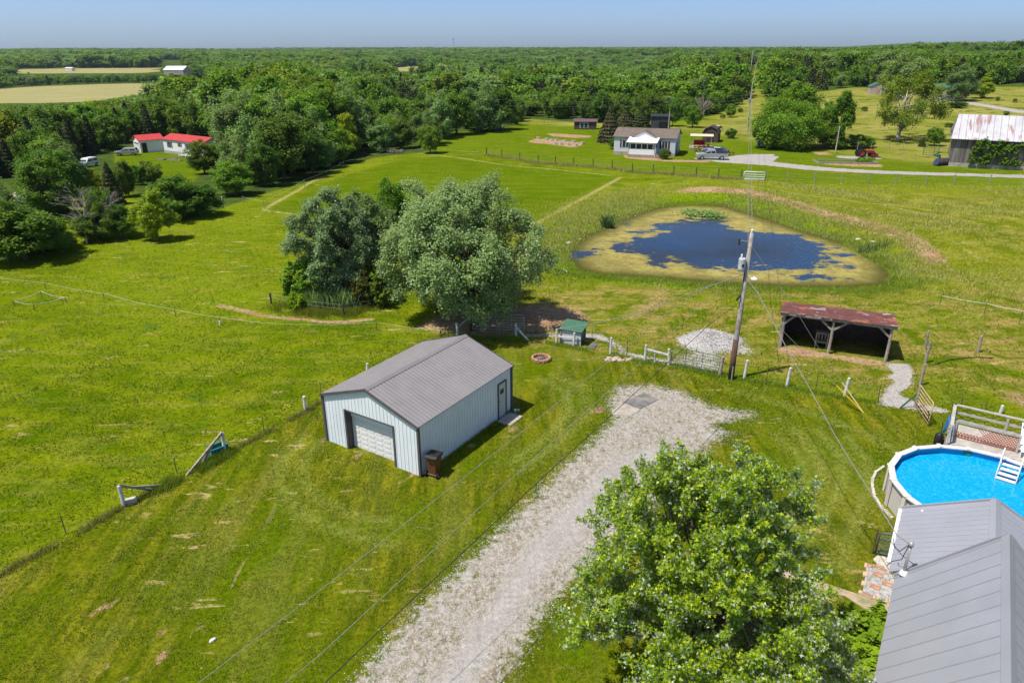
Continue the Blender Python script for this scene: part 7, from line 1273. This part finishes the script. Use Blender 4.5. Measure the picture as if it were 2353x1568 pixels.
# meadow seed heads right of the pond
rg = np.random.default_rng(12); c = np.stack([rg.uniform(-2, 95, 260000), rg.uniform(52, 115, 260000)], 1); k = (sdf(MEADOW, c[:, 0], c[:, 1]) > rg.normal(size=len(c)) * 2) & (sdf(POND, c[:, 0], c[:, 1]) < -1.5) & (np.sin(c[:, 0] * .23 + 1) * np.sin(c[:, 1] * .31) + .5 * np.sin(c[:, 0] * .9 + c[:, 1] * .5) + rg.normal(size=len(c)) * .4 > .1); c = c[k][:90000]; n = len(c); x, y = c.T; z = hz(x, y); b = rg.uniform(0, 6.28, n); hh = .28 * rg.uniform(.4, 1.2, n); ln = rg.normal(size=(n, 2)) * .5 * hh[:, None]; dx, dy = np.cos(b) * .03, np.sin(b) * .03
V = np.stack([np.stack([x - dx, y - dy, z - .02], 1), np.stack([x + dx, y + dy, z - .02], 1), np.stack([x + ln[:, 0], y + ln[:, 1], z + hh], 1)], 1).reshape(-1, 3); tag(npmesh('meadow_grass', V, np.arange(n * 3).reshape(n, 3), LM['pale']), 'long seeding grass over the meadow round the pond', 'grass', kind='stuff')

# mown grass blades and clover over the lawn and the near pasture: stuff, denser near where it can be made out
def turf(name, label, n, r0, r1, h0, mk, seed, test, w0=.022):
    rg = np.random.default_rng(seed); r = np.exp(rg.uniform(math.log(r0), math.log(r1), n)); a = rg.uniform(-.78, .78, n); x, y = r * np.sin(a), r * np.cos(a)
    u, v = U(x, y, 0 * x); clump = np.sin(x * 1.9 + y * 1.1) * np.sin(y * 2.3 - x * .8) + .7 * np.sin(x * .7 + 1) * np.sin(y * .5) + rg.normal(size=n) * .7 > -.1
    k = (u > -60) & (u < 2420) & (v < 1640) & clump & test(x, y); x, y, r = x[k], y[k], r[k]; n = len(x); z = hz(x, y); sc_ = np.minimum((r / 30) ** .8, 1.35); b = rg.uniform(0, 6.28, n); hh = h0 * rg.uniform(.4, 1.5, n) * sc_; ln = rg.normal(size=(n, 2)) * .8 * hh[:, None]; dx, dy = np.cos(b) * w0 * sc_, np.sin(b) * w0 * sc_
    V = np.stack([np.stack([x - dx, y - dy, z - .01], 1), np.stack([x + dx, y + dy, z - .01], 1), np.stack([x + ln[:, 0], y + ln[:, 1], z + hh], 1)], 1).reshape(-1, 3); tag(npmesh(name, V, np.arange(n * 3).reshape(n, 3), LM[mk]), label, 'grass', kind='stuff')
LM['turf_a'] = leaf_mat('lawn_blades', (.045, .075, .002), (.30, .285, .06), trans=.25, shine=.1); LM['turf_b'] = leaf_mat('pasture_blades', (.11, .175, .003), (.24, .29, .03), trans=.25, shine=.1); LM['clover'] = leaf_mat('clover_leaves', (.075, .15, .006), (.12, .20, .014), trans=.25, shine=.1)
nogr = lambda x, y: (sdf(DIRT1, x, y) < -.3) & (sdf(DIRT2, x, y) < 0) & (ldist(DIRTPATH, x, y) > .35) & (sdf(DRIVE, x, y) < .1) & (sdf(PATH2, x, y) < 0) & (np.abs((x - GO[0]) * ux[0] + (y - GO[1]) * ux[1] + 3.04) > 3.1) | (((x - GO[0]) * uy[0] + (y - GO[1]) * uy[1]) < -.1) & (sdf(DRIVE, x, y) < .1)
nopool = lambda x, y: np.hypot(x - PC[0], y - PC[1]) > PR + .05
turf('lawn_grass', 'short blades of the mown lawn', 300000, 15, 60, .075, 'turf_a', 1, lambda x, y: (sdf(LAWN, x, y) > 0) & nogr(x, y) & nopool(x, y)); turf('clover', 'dark clover patches in the lawn and pasture', 150000, 15, 50, .04, 'clover', 2, lambda x, y: nogr(x, y) & nopool(x, y) & (sdf(POND, x, y) < -.5) & (np.sin(x * .45 + 2) * np.sin(y * .37) + .5 * np.sin(x * 1.3 - y) > .25), .028)
turf('pasture_grass', 'grazed blades of the pasture', 300000, 18, 95, .085, 'turf_b', 3, lambda x, y: (sdf(LAWN, x, y) < 0) & nogr(x, y) & (sdf(POND, x, y) < -.5), .026)

def strew(name, label, n, seed, test, x0, x1, y0, y1, s0, s1):
    rg = np.random.default_rng(seed); x, y = rg.uniform(x0, x1, n), rg.uniform(y0, y1, n); k = test(x, y, rg); x, y = x[k], y[k]; n = len(x); s = rg.uniform(s0, s1, n)[:, None, None]; T = np.array([[-1, -.6, -.1], [1, -.7, -.1], [0, 1, -.1], [0, 0, .8]]); rot = rg.uniform(0, 6.28, n); c_, s_ = np.cos(rot), np.sin(rot)
    R3 = np.stack([np.stack([c_, -s_, 0 * c_], -1), np.stack([s_, c_, 0 * c_], -1), np.stack([0 * c_, 0 * c_, 1 + 0 * c_], -1)], 1); Q = np.einsum('nij,kj->nki', R3, T) * s + np.stack([x, y, hz(x, y) + .004], 1)[:, None, :]; f = np.array([(0, 1, 3), (1, 2, 3), (2, 0, 3)]); tag(npmesh(name, Q.reshape(-1, 3), (np.arange(n)[:, None, None] * 4 + f).reshape(-1, 3), bpy.data.materials['pale_stones']), label, 'gravel', kind='stuff')
strew('loose_gravel', 'loose stones strewn over and beside the gravel drive', 110000, 5, lambda x, y, rg: (sdf(DRIVE, x, y) > rg.normal(size=len(x)) * .20 + .05) & (sdf(LANE, x, y) < rg.normal(size=len(x)) * .5), -7, 15, 14, 39, .010, .028)
strew('loose_gravel', 'loose stones on the small gravel paths by the shelter', 90000, 6, lambda x, y, rg: np.maximum.reduce([sdf(PATH2, x, y), sdf(PATH3, x, y), sdf(PILEZ, x, y)]) > rg.normal(size=len(x)) * .15, -1, 26, 28, 47, .018, .04)
turf('drive_weeds', 'small weeds growing through the edges of the gravel drive', 60000, 14, 45, .07, 'weed', 8, lambda x, y: (sdf(DRIVE, x, y) > -.2) & (sdf(LANE, x, y) < -.3) & (np.sin(x * 3.1 + 1) * np.sin(y * 2.3) + .6 * np.sin(x * 7 + y * 5) > .35), .025)
for r in PROT.values():
    for c in list(r.children_recursive): bpy.data.objects.remove(c)
    bpy.data.objects.remove(r)
